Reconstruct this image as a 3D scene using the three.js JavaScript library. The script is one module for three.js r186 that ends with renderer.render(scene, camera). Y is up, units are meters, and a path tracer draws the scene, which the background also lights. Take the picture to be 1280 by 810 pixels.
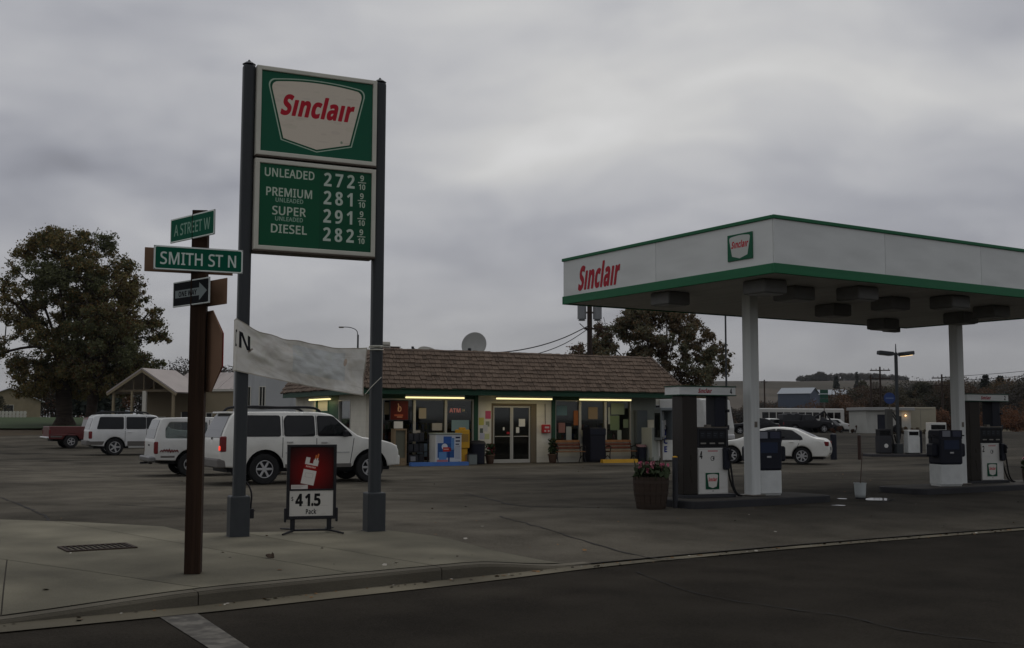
import * as THREE from 'three';
import { RoundedBoxGeometry } from 'three/addons/geometries/RoundedBoxGeometry.js';
import { mergeGeometries, toCreasedNormals } from 'three/addons/utils/BufferGeometryUtils.js';
import { RectAreaLightUniformsLib } from 'three/addons/lights/RectAreaLightUniformsLib.js';

RectAreaLightUniformsLib.init();
// ---------------------------------------------------------------- camera, sky, sun, exposure
const scene = new THREE.Scene();
const camera = new THREE.PerspectiveCamera(32.45, 1280 / 810, 0.1, 6000);
camera.rotation.order = 'YXZ';
camera.position.set(0, 1.7, 0);
camera.rotation.set(0.0859, 0, 0.0032);
const renderer = new THREE.WebGLRenderer({ antialias: true });
renderer.toneMapping = THREE.LinearToneMapping;
renderer.toneMappingExposure = 1;
renderer.shadowMap.enabled = true;

function rng(seed) { let a = seed >>> 0; return () => { a = (a + 0x6d2b79f5) | 0; let t = Math.imul(a ^ (a >>> 15), 1 | a); t = (t + Math.imul(t ^ (t >>> 7), 61 | t)) ^ t; return ((t ^ (t >>> 14)) >>> 0) / 4294967296; }; }
const hash3 = (x, y, z) => { let h = Math.imul(x, 374761393) ^ Math.imul(y, 668265263) ^ Math.imul(z, 1274126177); h = Math.imul(h ^ (h >>> 13), 1274126177); return ((h ^ (h >>> 16)) >>> 0) / 4294967296; };
function noise(x, y, z = 0) {
  const xi = Math.floor(x), yi = Math.floor(y), zi = Math.floor(z); let u = x - xi, v = y - yi, w = z - zi;
  u = u * u * (3 - 2 * u); v = v * v * (3 - 2 * v); w = w * w * (3 - 2 * w);
  const L = (a, b, t) => a + (b - a) * t;
  return L(L(L(hash3(xi, yi, zi), hash3(xi + 1, yi, zi), u), L(hash3(xi, yi + 1, zi), hash3(xi + 1, yi + 1, zi), u), v),
    L(L(hash3(xi, yi, zi + 1), hash3(xi + 1, yi, zi + 1), u), L(hash3(xi, yi + 1, zi + 1), hash3(xi + 1, yi + 1, zi + 1), u), v), w);
}
function fbm(x, y, z = 0, o = 5, g = .5) { let s = 0, a = 1, n = 0; for (let i = 0; i < o; i++) { s += a * noise(x, y, z + i * 17.3); n += a; a *= g; x = x * 2.03 + 5.1; y = y * 2.03 + 1.7; z *= 2.03; } return s / n; }
const smooth = (a, b, x) => { const t = Math.min(1, Math.max(0, (x - a) / (b - a))); return t * t * (3 - 2 * t); };
const lerp = (a, b, t) => a + (b - a) * t;

{ // overcast sky: a layer of grey cloud, brighter where it is thin, darker where it is thick
  const W = 1536, Hh = 768, data = new Float32Array(W * Hh * 4);
  for (let j = 0; j < Hh; j++) {
    const el = ((j + .5) / Hh - .5) * Math.PI, sy = Math.sin(el), cy = Math.cos(el);
    for (let i = 0; i < W; i++) {
      const az = ((i + .5) / W - .5) * 2 * Math.PI, x = Math.cos(az) * cy, z = Math.sin(az) * cy;
      const k = (j * W + i) * 4;
      let r, g, b;
      if (sy < -0.005) { r = .05; g = .047; b = .043; } else {
        const s = Math.max(sy, 0), q = 1 / (s + .2);
        const px = x * q, pz = z * q;
        const wx = fbm(px * .9 + 3, pz * .9, 1.5, 4) - .5, wz = fbm(px * .9 + 40, pz * .9 + 9, 2.5, 4) - .5;
        const big = fbm(px * .62 + wx * .8 + 11.3, pz * .62 + wz * .8 + 4.2, .4, 4);
        const mid = fbm(px * 1.7 + wx * 2.2 + 31, pz * 2.1 + wz * 2.2 + 14, 3.1, 5, .56);
        const streak = fbm(px * 1.2 + wx, s * 26 + wz * 2.4, 5.7, 5, .55);
        const fine = fbm(px * 4.6 + wx * 5 + 7, pz * 5.6 + wz * 5 + 2, 6.3, 5, .6);
        let c = .52 * (big - .5) + .7 * (mid - .5) + .14 * (streak - .5) + .3 * (fine - .5);
        c *= smooth(0, .22, s) * .55 + .45;
        // the thin, bright break in the cloud deck right of the middle, and the heavy cloud left and upper right of it
        const da = Math.atan2(x, -z);
        const gau = (a, e, sa, se) => Math.exp(-(((da - a) / sa) ** 2) - (((el - e) / se) ** 2));
        c += .37 * gau(.09, .31, .24, .11) - .14 * gau(-.42, .35, .17, .11) - .05 * gau(.42, .335, .14, .06) - .06 * gau(.3, .235, .2, .018) - .15 * gau(.4, .03, .3, .09) - .06 * gau(-.1, .07, .3, .08);
        const L = (.40 * (1 + .15 * s)) * Math.max(.55, 1 + 1.3 * c) * lerp(.86, 1, smooth(.02, .16, s));
        const warm = smooth(.2, 0, s);
        const cool = Math.min(1, Math.max(0, .62 - 2.0 * c)) * (1 - .7 * warm); r = L * (1 - .05 * cool); g = L * (1.0 - .022 * cool); b = L * (1.0 + .1 * cool);
      }
      data[k] = r; data[k + 1] = g; data[k + 2] = b; data[k + 3] = 1;
    }
  }
  const sky = new THREE.DataTexture(data, W, Hh, THREE.RGBAFormat, THREE.FloatType);
  sky.mapping = THREE.EquirectangularReflectionMapping; sky.magFilter = sky.minFilter = THREE.LinearFilter; sky.needsUpdate = true;
  scene.background = sky; scene.environment = sky;
}
const sun = new THREE.DirectionalLight(new THREE.Color(1, .97, .92), .5);
sun.position.set(25, 80, -70); sun.target.position.set(0, 0, -30);
sun.castShadow = true; sun.shadow.radius = 45;
Object.assign(sun.shadow.camera, { left: -90, right: 90, top: 90, bottom: -90, near: 1, far: 300 });
scene.add(sun, sun.target);

// ---------------------------------------------------------------- helpers
const rad = (a) => a * Math.PI / 180;
const P3 = (X, d, y = 0) => new THREE.Vector3(X, y, -d);         // plan position: X to the right, d away from the camera
const used = {};
function numbered(n) { const k = used[n] = (used[n] ?? -1) + 1; return k ? `${n}_${String(k).padStart(3, '0')}` : n; }
function tag(o, label, category, group) { o.userData.label = label; o.userData.category = category; if (group) o.userData.group = group; return o; }
function thing(name, label, category, [X, d, y = 0], turn = 0, group) {
  const o = new THREE.Group(); o.name = numbered(name); o.position.set(X, y, -d); o.rotation.y = turn; scene.add(o);
  return tag(o, label, category, group);
}
function clean(g) {
  let q = g.index ? g.toNonIndexed() : g;
  for (const k of Object.keys(q.attributes)) if (!['position', 'normal', 'uv', 'color'].includes(k)) q.deleteAttribute(k);
  if (!q.attributes.normal) q.computeVertexNormals();
  if (!q.attributes.uv) q.setAttribute('uv', new THREE.BufferAttribute(new Float32Array(q.attributes.position.count * 2), 2));
  q.morphAttributes = {};
  return q;
}
function join(gs) { gs = (Array.isArray(gs) ? gs : [gs]).map(clean); return gs.length > 1 ? mergeGeometries(gs) : gs[0]; }
function obj(name, gs, material, parent = scene, label) {
  const m = new THREE.Mesh(join(gs), material); m.name = parent === scene ? numbered(name) : name;
  m.castShadow = m.receiveShadow = true; parent.add(m); if (label) m.userData.label = label; return m;
}
function struct(name, gs, material, parent = scene) { const m = obj(name, gs, material, parent); if (parent === scene) m.userData.kind = 'structure'; return m; }
const stuff = (m) => { m.userData.kind = 'stuff'; return m; };
function grp(name, parent, [x, y, z] = [0, 0, 0], ry = 0) { const g = new THREE.Group(); g.name = name; g.position.set(x, y, z); g.rotation.y = ry; parent.add(g); return g; }
function moved(g, x = 0, y = 0, z = 0, rx = 0, ry = 0, rz = 0) { g.applyMatrix4(new THREE.Matrix4().makeRotationFromEuler(new THREE.Euler(rx, ry, rz)).setPosition(x, y, z)); return g; }
const box = (w, h, d, x = 0, y = 0, z = 0, rx = 0, ry = 0, rz = 0) => moved(new THREE.BoxGeometry(w, h, d), x, y, z, rx, ry, rz);
const rbox = (w, h, d, x = 0, y = 0, z = 0, r = .02, s = 2, rx = 0, ry = 0, rz = 0) => moved(new RoundedBoxGeometry(w, h, d, s, Math.min(r, w * .49, h * .49, d * .49)), x, y, z, rx, ry, rz);
const b2 = (x0, x1, y0, y1, z0, z1) => box(x1 - x0, y1 - y0, z1 - z0, (x0 + x1) / 2, (y0 + y1) / 2, (z0 + z1) / 2);
const rb2 = (x0, x1, y0, y1, z0, z1, r = .02) => rbox(x1 - x0, y1 - y0, z1 - z0, (x0 + x1) / 2, (y0 + y1) / 2, (z0 + z1) / 2, r);
const cyl = (r0, r1, h, x = 0, y = 0, z = 0, n = 16, rx = 0, ry = 0, rz = 0) => moved(new THREE.CylinderGeometry(r1, r0, h, n), x, y, z, rx, ry, rz);
const plane = (w, h, x = 0, y = 0, z = 0, rx = 0, ry = 0, rz = 0) => moved(new THREE.PlaneGeometry(w, h), x, y, z, rx, ry, rz);
function tube(pts, r, n = 12, k = 6) { return new THREE.TubeGeometry(new THREE.CatmullRomCurve3(pts.map((p) => p.isVector3 ? p : new THREE.Vector3(...p))), n, r, k); }
function bar(a, b, r0, r1 = r0, n = 6) {   // tapered rod between two points
  const A = new THREE.Vector3(...a), B = new THREE.Vector3(...b), d = B.clone().sub(A), g = new THREE.CylinderGeometry(r1, r0, d.length(), n);
  g.translate(0, d.length() / 2, 0); g.applyQuaternion(new THREE.Quaternion().setFromUnitVectors(new THREE.Vector3(0, 1, 0), d.clone().normalize())); g.translate(A.x, A.y, A.z); return g;
}
function extr(pts, depth, bev = 0, holes = []) {
  const s = new THREE.Shape(pts.map((p) => new THREE.Vector2(...p)));
  for (const h of holes) s.holes.push(new THREE.Path(h.map((p) => new THREE.Vector2(...p))));
  return new THREE.ExtrudeGeometry(s, { depth: depth - 2 * bev, bevelEnabled: bev > 0, bevelSize: bev, bevelThickness: bev, bevelOffset: -bev, bevelSegments: 2, curveSegments: 8 }).translate(0, 0, bev);
}
function quad(a, b, c, d) { // corners anticlockwise
  const g = new THREE.BufferGeometry(); g.setAttribute('position', new THREE.Float32BufferAttribute([...a, ...b, ...c, ...a, ...c, ...d], 3));
  g.setAttribute('uv', new THREE.Float32BufferAttribute([0, 0, 1, 0, 1, 1, 0, 0, 1, 1, 0, 1], 2)); g.computeVertexNormals(); return g;
}
function subdivide(g, max) {
  g = clean(g); const P = g.attributes.position, out = [];
  const st = []; for (let i = 0; i < P.count; i += 3) st.push([0, 1, 2].map((k) => [P.getX(i + k), P.getY(i + k), P.getZ(i + k)]));
  const dd = (a, b) => (a[0] - b[0]) ** 2 + (a[1] - b[1]) ** 2 + (a[2] - b[2]) ** 2, mid = (a, b) => [(a[0] + b[0]) / 2, (a[1] + b[1]) / 2, (a[2] + b[2]) / 2];
  while (st.length) {
    const [a, b, c] = st.pop(), l = [dd(a, b), dd(b, c), dd(c, a)], m = Math.max(...l);
    if (m < max * max) { out.push(...a, ...b, ...c); continue; }
    if (m === l[0]) { const q = mid(a, b); st.push([a, q, c], [q, b, c]); } else if (m === l[1]) { const q = mid(b, c); st.push([a, b, q], [a, q, c]); } else { const q = mid(c, a); st.push([a, b, q], [q, b, c]); }
  }
  const r = new THREE.BufferGeometry(); r.setAttribute('position', new THREE.Float32BufferAttribute(out, 3)); r.computeVertexNormals(); return r;
}
function warp(g, f) { const p = g.attributes.position; for (let i = 0; i < p.count; i++) { const q = f(p.getX(i), p.getY(i), p.getZ(i)); p.setXYZ(i, ...q); } return g; }
function tint(g, c) { const n = g.attributes.position.count, a = new Float32Array(n * 3); for (let i = 0; i < n; i++) a.set(c, i * 3); g.setAttribute('color', new THREE.BufferAttribute(a, 3)); return g; }

// ---------------------------------------------------------------- textures and materials
function dataTex(n, fn, { metres = 1, srgb = false } = {}) {  // fn(u,v) with u,v in 0..1, tiling handled by blending
  const d = new Uint8Array(n * n * 4);
  for (let j = 0; j < n; j++) for (let i = 0; i < n; i++) { const c = fn(i / n, j / n); const k = (j * n + i) * 4; for (let q = 0; q < 3; q++) { const v = Math.min(1, Math.max(0, c[q])); d[k + q] = 255 * (srgb ? (v <= .0031308 ? v * 12.92 : 1.055 * v ** (1 / 2.4) - .055) : v); } d[k + 3] = 255; }
  const t = new THREE.DataTexture(d, n, n, THREE.RGBAFormat); t.wrapS = t.wrapT = THREE.RepeatWrapping; t.magFilter = THREE.LinearFilter; t.minFilter = THREE.LinearMipmapLinearFilter; t.generateMipmaps = true;
  if (srgb) t.colorSpace = THREE.SRGBColorSpace; t.repeat.set(1 / metres, 1 / metres); t.needsUpdate = true; return t;
}
const tile = (u, v, f) => { // seamless blend of a noise that is not periodic
  const a = smooth(.8, 1, u), b = smooth(.8, 1, v); return lerp(lerp(f(u, v), f(u - 1, v), a), lerp(f(u, v - 1), f(u - 1, v - 1), a), b);
};
const R0 = rng(5);
const asphaltTex = dataTex(512, (u, v) => { const n = tile(u, v, (x, y) => fbm(x * 9, y * 9, 2, 4)); const g = R0(); const w = .78 + .65 * (n - .5) + .5 * (g - .5); return [w, w * .985, w * .96]; }, { metres: 5 });
const concreteTex = dataTex(512, (u, v) => { const n = tile(u, v, (x, y) => fbm(x * 6, y * 6, 7, 5)); const w = .82 + .6 * (n - .5) + .2 * (R0() - .5); return [w, w * .985, w * .955]; }, { metres: 3.5 });
const grainBump = dataTex(256, () => { const w = R0(); return [w, w, w]; }, { metres: .6 });
const woodTex = dataTex(256, (u, v) => { const n = tile(u, v, (x, y) => fbm(x * 26, y * 3, 3, 4)); const w = .5 + 1.0 * (n - .5) + .1 * R0(); return [w + .25, w + .2, w + .18]; }, { metres: .5 });
const dirtTex = dataTex(256, (u, v) => { const n = tile(u, v, (x, y) => fbm(x * 5, y * 5, 12, 5)); const w = .9 + .3 * (n - .5); return [w, w, w * .98]; }, { metres: 1.8 });
const glossVar = dataTex(256, (u, v) => { const n = tile(u, v, (x, y) => fbm(x * 7, y * 7, 22, 5)); const w = .75 + .7 * (n - .5); return [w, w, w]; }, { metres: 1.2 });
const M = {};
function mat(c, rough = .7, o = {}) { return new THREE.MeshPhysicalMaterial({ color: new THREE.Color().setRGB(...c), roughness: rough, specularIntensity: .4, ...o }); }
M.white = mat([.68, .68, .65], .5, { map: dirtTex, roughnessMap: glossVar });
M.canopyWhite = mat([.68, .70, .69], .42, { map: dirtTex });
M.soffit = mat([.64, .64, .62], .6, { map: dirtTex });
M.fixture = mat([.17, .17, .165], .6, { map: dirtTex });
M.green = mat([.016, .14, .06], .5, { map: dirtTex });
M.darkGreen = mat([.02, .07, .042], .5, { map: dirtTex });
M.pole = mat([.047, .052, .056], .5, { map: dirtTex });
M.black = mat([.018, .018, .02], .55);
M.rubber = mat([.02, .02, .02], .85);
M.darkPlastic = mat([.035, .036, .04], .6);
M.navy = mat([.014, .016, .026], .5, { map: dirtTex });
M.blue = mat([.06, .15, .4], .6, { map: dirtTex });
M.pumpSteel = mat([.03, .026, .022], .45, { metalness: .3, roughnessMap: glossVar });
M.steel = mat([.15, .135, .115], .45, { metalness: .6, roughnessMap: glossVar });
M.chrome = mat([.6, .6, .6], .22, { metalness: 1 });
M.alloy = mat([.5, .5, .5], .35, { metalness: .8 });
M.cream = mat([.6, .58, .51], .7, { map: dirtTex });
M.frameCream = mat([.62, .61, .53], .5, { map: dirtTex });
M.brownSign = mat([.21, .125, .08], .75, { map: dirtTex });
M.postWood = mat([.036, .02, .011], .85, { map: woodTex });
M.yellow = mat([.6, .33, .03], .6, { map: dirtTex });
M.red = mat([.4, .03, .035], .5);
M.glass = new THREE.MeshPhysicalMaterial({ color: new THREE.Color().setRGB(.62, .66, .64), roughness: .03, transmission: 1, thickness: 0, ior: 1.5 });
M.darkGlass = new THREE.MeshPhysicalMaterial({ color: new THREE.Color().setRGB(.006, .007, .008), roughness: .06, ior: 1.5, specularIntensity: .55 });
M.paper = mat([.62, .62, .58], .8);
M.concrete = mat([.30, .275, .225], .92, { map: concreteTex, bumpMap: grainBump, bumpScale: .003 });
function canvasMat(w, h, draw, rough = .55, o = {}) {
  const c = document.createElement('canvas'); c.width = w; c.height = h; const x = c.getContext('2d'); draw(x, w, h);
  const t = new THREE.CanvasTexture(c); t.colorSpace = THREE.SRGBColorSpace; t.anisotropy = 8; return new THREE.MeshPhysicalMaterial({ map: t, roughness: rough, specularIntensity: .3, ...o });
}
function text(x, s, px, py, size, { sx = 1, skew = 0, font = 'sans-serif', weight = 'bold', fill = '#fff', align = 'center', stroke = 0, rot = 0 } = {}) {
  x.save(); x.translate(px, py); if (rot) x.rotate(rot); x.transform(sx, 0, skew, 1, 0, 0); x.font = `${weight} ${size}px ${font}`; x.textAlign = align; x.textBaseline = 'middle'; x.fillStyle = fill; x.fillText(s, 0, 0);
  if (stroke) { x.lineWidth = stroke; x.strokeStyle = fill; x.lineJoin = 'round'; x.strokeText(s, 0, 0); } x.restore();
}
function fitText(x, s, px, py, size, width, o = {}) { x.font = `${o.weight ?? 'bold'} ${size}px ${o.font ?? 'sans-serif'}`; text(x, s, px, py, size, { ...o, sx: width / x.measureText(s).width }); }
// ---------------------------------------------------------------- the ground
// street edge: s runs along the kerb to the right, t away from the street
const SA = rad(34.7), SE = [Math.cos(SA), Math.sin(SA)], SO = [-3.08, 11.22];
const bulge = (s) => s > 0 && s < 14.5 ? .32 * Math.sin(Math.PI * s / 14.5) : 0;
const toST = (X, d) => { const a = X - SO[0], b = d - SO[1], s = a * SE[0] + b * SE[1]; return [s, -a * SE[1] + b * SE[0] - bulge(s)]; };
const fromST = (s, t) => { const q = t + bulge(s); return [SO[0] + s * SE[0] - q * SE[1], SO[1] + s * SE[1] + q * SE[0]]; };
const kerbTop = (s) => s < .4 ? lerp(-.118, 0, smooth(-2.4, .4, s)) : s < 3.3 ? 0 : lerp(0, -.122, smooth(3.3, 4.9, s));
const STREET = -.15;
function rise(X, d) { return 1.75 * smooth(62, 105, d) * smooth(-6, -18, X) + .5 * smooth(66, 100, d) * smooth(-6, 3, X); }
function lotH(X, d) {
  const [s, t] = toST(X, d); const c = kerbTop(s), w = s > 3 ? lerp(1.6, 3.6, smooth(3, 6, s)) : 1.7;
  const roll = .02 * (fbm(X * .12 + 4, d * .12, 1, 2) - .5);
  return lerp(c, roll, smooth(0, w, t)) + rise(X, d);
}
function sheet(us, vs, f, uvs = 1) {   // grid of f(u,v) -> [X, d, y], uv in metres
  const pos = [], uv = [], idx = [], n = us.length;
  for (const v of vs) for (const u of us) { const [X, d, y] = f(u, v); pos.push(X, y, -d); uv.push(X * uvs, d * uvs); }
  for (let j = 0; j < vs.length - 1; j++) for (let i = 0; i < n - 1; i++) { const a = j * n + i; idx.push(a, a + 1, a + n, a + 1, a + n + 1, a + n); }
  const g = new THREE.BufferGeometry(); g.setAttribute('position', new THREE.Float32BufferAttribute(pos, 3)); g.setAttribute('uv', new THREE.Float32BufferAttribute(uv, 2)); g.setIndex(idx); g.computeVertexNormals(); return g;
}
const range = (a, b, n, p = 1) => Array.from({ length: n + 1 }, (_, i) => a + (b - a) * (i / n) ** p);
function paintGround(g, f) { const p = g.attributes.position, c = new Float32Array(p.count * 3); for (let i = 0; i < p.count; i++) c.set(f(p.getX(i), -p.getZ(i)), i * 3); g.setAttribute('color', new THREE.BufferAttribute(c, 3)); return g; }

const hillH = (X, d) => -1 + 50 * smooth(420, 1250, d) * (.66 + .5 * fbm(X * .0022 + 2, d * .0022, 1, 4)) * smooth(-400, 200, X);
{ // earth below and beyond everything else, to the horizon
  const g = sheet([-3000, -1200, -500, -250, -150, ...range(-100, 140, 48), 200, 350, 700, 1500, 3000], [-60, -20, 0, 10, 20, 30, 40, 50, ...range(60, 170, 22), 200, 260, 350, 500, 900, 1500, 3000], (X, d) => {
    const [, t] = toST(X, d); return [X, d, t < 1 ? -.34 : -.2 + rise(X, d) + (d > 60 ? .12 * smooth(60, 80, d) : 0)];
  });
  paintGround(g, (X, d) => { const n = fbm(X * .035, d * .035, 8, 4), m = fbm(X * .2, d * .2, 3, 3); const k = .75 + .6 * (m - .5); const gr = smooth(.46, .6, n); return [k * lerp(.115, .07, gr), k * lerp(.085, .068, gr), k * lerp(.05, .035, gr)]; });
  struct('ground', g, mat([1, 1, 1], .95, { vertexColors: true, map: dirtTex }));
}
{ // the forecourt, tarmac and worn concrete, one sheet that dips to the street at the drive
  const ss = [...range(-34, -8, 13), ...range(-7.5, 13, 82), ...range(13.4, 40, 66), ...range(41, 120, 40)], ts = [...range(0.015, 4, 20), ...range(4.25, 20, 62), ...range(20.5, 72, 80)];
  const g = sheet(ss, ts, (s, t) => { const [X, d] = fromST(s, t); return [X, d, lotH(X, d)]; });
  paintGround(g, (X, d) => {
    const [s, t] = toST(X, d); const n = fbm(X * .3, d * .3, 2, 4) - .5, m = fbm(X * .09 + 8, d * .09, 5, 3) - .5, st = fbm(s * .12, t * .9, 9, 4) - .5;
    const oil = smooth(.62, .75, fbm(X * .55, d * .55, 15, 3)) * smooth(14, 22, t + s * .2);
    const pale = smooth(8, 16, t) * smooth(44, 30, t) * .012 + smooth(17, 8, s) * .01;
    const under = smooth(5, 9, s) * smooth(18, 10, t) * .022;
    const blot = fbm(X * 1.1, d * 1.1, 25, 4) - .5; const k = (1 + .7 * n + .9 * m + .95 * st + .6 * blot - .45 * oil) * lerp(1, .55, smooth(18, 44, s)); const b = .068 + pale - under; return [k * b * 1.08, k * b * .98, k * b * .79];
  });
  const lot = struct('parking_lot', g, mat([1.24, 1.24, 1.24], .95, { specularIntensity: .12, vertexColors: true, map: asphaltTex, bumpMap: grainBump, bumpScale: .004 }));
  // cracks and tar joints: narrow sunken-looking strips of dark dirt a few mm over the tarmac
  const R = rng(31);
  const crack = (pts, w) => { const left = [], right = []; const c = new THREE.CatmullRomCurve3(pts.map((p) => new THREE.Vector3(p[0], 0, -p[1]))); const n = Math.ceil(c.getLength() / .22);
    for (let i = 0; i <= n; i++) { const p = c.getPointAt(i / n), q = c.getTangentAt(i / n), k = w * (.35 + 1.1 * R()), jx = (R() - .5) * .07, jz = (R() - .5) * .07; const nx = -q.z, nz = q.x; for (const [a, s] of [[left, 1], [right, -1]]) { const X = p.x + jx + s * nx * k / 2, Z = p.z + jz + s * nz * k / 2; a.push([X, lotH(X, -Z) + .006, Z]); } }
    const g2 = []; for (let i = 0; i < n; i++) g2.push(quad(right[i], right[i + 1], left[i + 1], left[i])); return join(g2); };
  const cracks = [[[[-1.1, 26.2], [-.4, 24], [.2, 22.3], [1.3, 22], [2.6, 22.1]], .07], [[[-.2, 19.9], [.6, 17.6], [1.2, 16.3], [2.0, 14.9], [2.6, 14.95]], .045], [[[-11, 24.2], [-9.2, 21.4], [-7.6, 18.6], [-6.6, 15.9], [-5.9, 15.3]], .05], [[[-9.5, 31], [-6, 27.5], [-3.5, 26.2], [-.8, 25.4]], .04], [[[-8, 22.4], [-5.2, 21], [-2, 20.7], [.8, 21.2]], .035], [[[6.9, 22.5], [7.6, 23.3], [8.4, 24.6]], .05], [[[.5, 31], [4, 33], [9, 35.6], [14, 39]], .05], [[[-4, 34], [0, 37.2], [3, 38.6], [8.4, 41]], .04], [[[12.5, 36], [16, 39.5], [22, 43]], .05]];
  stuff(obj('crack', cracks.map(([p, w]) => crack(p, w)), mat([.028, .026, .024], .95), lot));
  // small puddles left on the drive
  const puddle = (X, d, rx, rd, seed) => { const s = new THREE.Shape(); for (let i = 0; i <= 28; i++) { const a = i / 28 * Math.PI * 2, k = .65 + .7 * noise(Math.cos(a) * 1.6 + seed, Math.sin(a) * 1.6); const p = [X + Math.cos(a) * rx * k, d + Math.sin(a) * rd * k]; i ? s.lineTo(...p) : s.moveTo(...p); } const g2 = new THREE.ShapeGeometry(s); g2.rotateX(-Math.PI / 2); const p = g2.attributes.position; for (let i = 0; i < p.count; i++) p.setY(i, lotH(p.getX(i), -p.getZ(i)) + .007); return g2; };
  const wet = mat([.03, .03, .03], .03, { metalness: 0 });
  for (const [X, d, a, b, s] of [[7.95, 24.35, .34, .4, 3], [7.2, 24.5, .1, .14, 9], [6.6, 22.6, .14, .1, 14]]) { const p = obj('puddle', puddle(X, d, a, b, s), wet); p.userData.kind = 'structure'; }
}
{ // the street: dark asphalt, concrete gutter, kerb
  const ss = [...range(-60, -8, 26), ...range(-7, 14, 42), ...range(15, 160, 58)], gw = (s) => lerp(.42, .2, smooth(2.5, 6, s));
  const g = sheet(ss, range(-16, -.17, 40), (s, t) => { const [X, d] = fromST(s, t); return [X, d, STREET + .006 * (noise(s * .5, t * 2) - .5)]; });
  paintGround(g, (X, d) => { const [s, t] = toST(X, d); const st = fbm(s * .06, t * .8, 4, 4) - .5, n = fbm(X * .5, d * .5, 6, 4) - .5; const k = 1 + 1.0 * st + .7 * n + .5 * (fbm(X * 1.6, d * 1.6, 9, 3) - .5); const far = lerp(1, .72, smooth(2, 12, s)); return [k * far * .028, k * far * .0245, k * far * .0195]; });
  const street = struct('street', g, mat([1.22, 1.22, 1.22], .95, { specularIntensity: .1, vertexColors: true, map: asphaltTex, bumpMap: grainBump, bumpScale: .005 }));
  const R = rng(77), cg = []; const pts = [[1.5, 13.9], [2.0, 12.1], [2.63, 11.24], [3.18, 10.71], [3.53, 10.0], [4.6, 9.2]];
  const c = new THREE.CatmullRomCurve3(pts.map((p) => new THREE.Vector3(p[0], 0, -p[1]))); let prev = null;
  for (let i = 0; i <= 70; i++) { const p = c.getPointAt(i / 70), q = c.getTangentAt(i / 70), w = .008 + .045 * R() * R(), jj = .09 * (R() - .5); p.z += jj; const a = [p.x - q.z * w / 2, STREET + .009, p.z + q.x * w / 2], b = [p.x + q.z * w / 2, STREET + .009, p.z - q.x * w / 2]; if (prev) cg.push(quad(prev[1], b, a, prev[0])); prev = [a, b]; }
  stuff(obj('crack', cg, mat([.018, .017, .016], .95), street));
  struct('gutter', paintGround(sheet(ss, [-1, -.6, -.3, 0], (s, q) => { const t = q < 0 ? q * gw(s) : .02, [X, d] = fromST(s, t); return [X, d, STREET + .012]; }), (X, d) => { const [s] = toST(X, d); const k = .62 + .9 * (fbm(s * 1.3, 3, 2, 4) - .4); return [k, k * .97, k * .9]; }), mat([.2, .185, .145], .93, { map: concreteTex, vertexColors: true }));
  { const R2 = rng(55), eg = []; let pv = null; for (let i = 0; i <= 150; i++) { const s = 4.4 + i * .2, w = .02 + .035 * R2(), j = .012 * (R2() - .5); const q = (t) => { const [X, d] = fromST(s, t); return [X, STREET + .029, -d]; }; const a = [q(.03 + w / 2 + j), q(.03 - w / 2 + j)]; if (pv) eg.push(quad(pv[1], a[1], a[0], pv[0])); pv = a; } stuff(obj('crack', eg, mat([.022, .02, .018], .95), street)); }
  const line = new THREE.Shape(); [[-3.3, 10.62], [-2.98, 10.78], [-2.13, 9.22], [-.8, 6.6], [-1.15, 6.5], [-2.45, 9.2]].forEach((p, i) => i ? line.lineTo(...p) : line.moveTo(...p));
  const lg = new THREE.ShapeGeometry(line); lg.rotateX(-Math.PI / 2); lg.translate(0, STREET + .008, 0);
  const wornTex = dataTex(256, (u, v) => { const n = tile(u, v, (x, y) => fbm(x * 12, y * 12, 33, 5)); const w = smooth(.3, .75, n); return [lerp(.07, .15, w), lerp(.065, .14, w), lerp(.057, .12, w)]; }, { metres: 1.1 });
  struct('stop_line', lg, mat([1, 1, 1], .85, { map: wornTex }));
  // kerb, cast in lengths with open joints
  const kerb = new THREE.Group(); kerb.name = 'kerb'; kerb.userData.kind = 'structure'; scene.add(kerb);
  const joints = [-12, -9, -6, -3, -.02, 2.9, 5.2];
  const prof = (s) => { const c2 = kerbTop(s); return [[-.012, STREET - .05], [-.006, c2 - .03], [.006, c2 - .008], [.03, c2 + .002], [.17, c2 + .005], [.172, c2 - .1]]; };
  const kt = mat([.17, .158, .13], .93, { map: concreteTex, vertexColors: true, bumpMap: grainBump, bumpScale: .004 });
  for (let i = 0; i < joints.length - 1; i++) {
    const s0 = joints[i] + .006, s1 = joints[i + 1] - .006, n = 12, gs = []; const pt = (s, k) => { const [t, y] = prof(s)[k]; const [X, d] = fromST(s, t); return [X, y, -d]; };
    for (let j = 0; j < n; j++) for (let k = 0; k < 5; k++) { const a = lerp(s0, s1, j / n), b = lerp(s0, s1, (j + 1) / n); gs.push(quad(pt(a, k), pt(b, k), pt(b, k + 1), pt(a, k + 1))); }
    for (const s of [s0, s1]) for (let k = 1; k < 5; k++) gs.push(quad(pt(s, 0), pt(s, k), pt(s, k + 1), pt(s, 0)));
    const kg = join(gs); const p = kg.attributes.position, u = kg.attributes.uv; for (let q = 0; q < p.count; q++) u.setXY(q, p.getX(q) + p.getZ(q) * .5, p.getY(q) * 2 - p.getZ(q));
    paintGround(kg, (X, d) => { const k = .75 + .7 * (fbm(X * 1.4, d * 1.4, 4, 4) - .35); return [k, k * .98, k * .93]; });
    obj('kerb_stone', kg, kt, kerb);
  }
}
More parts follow.
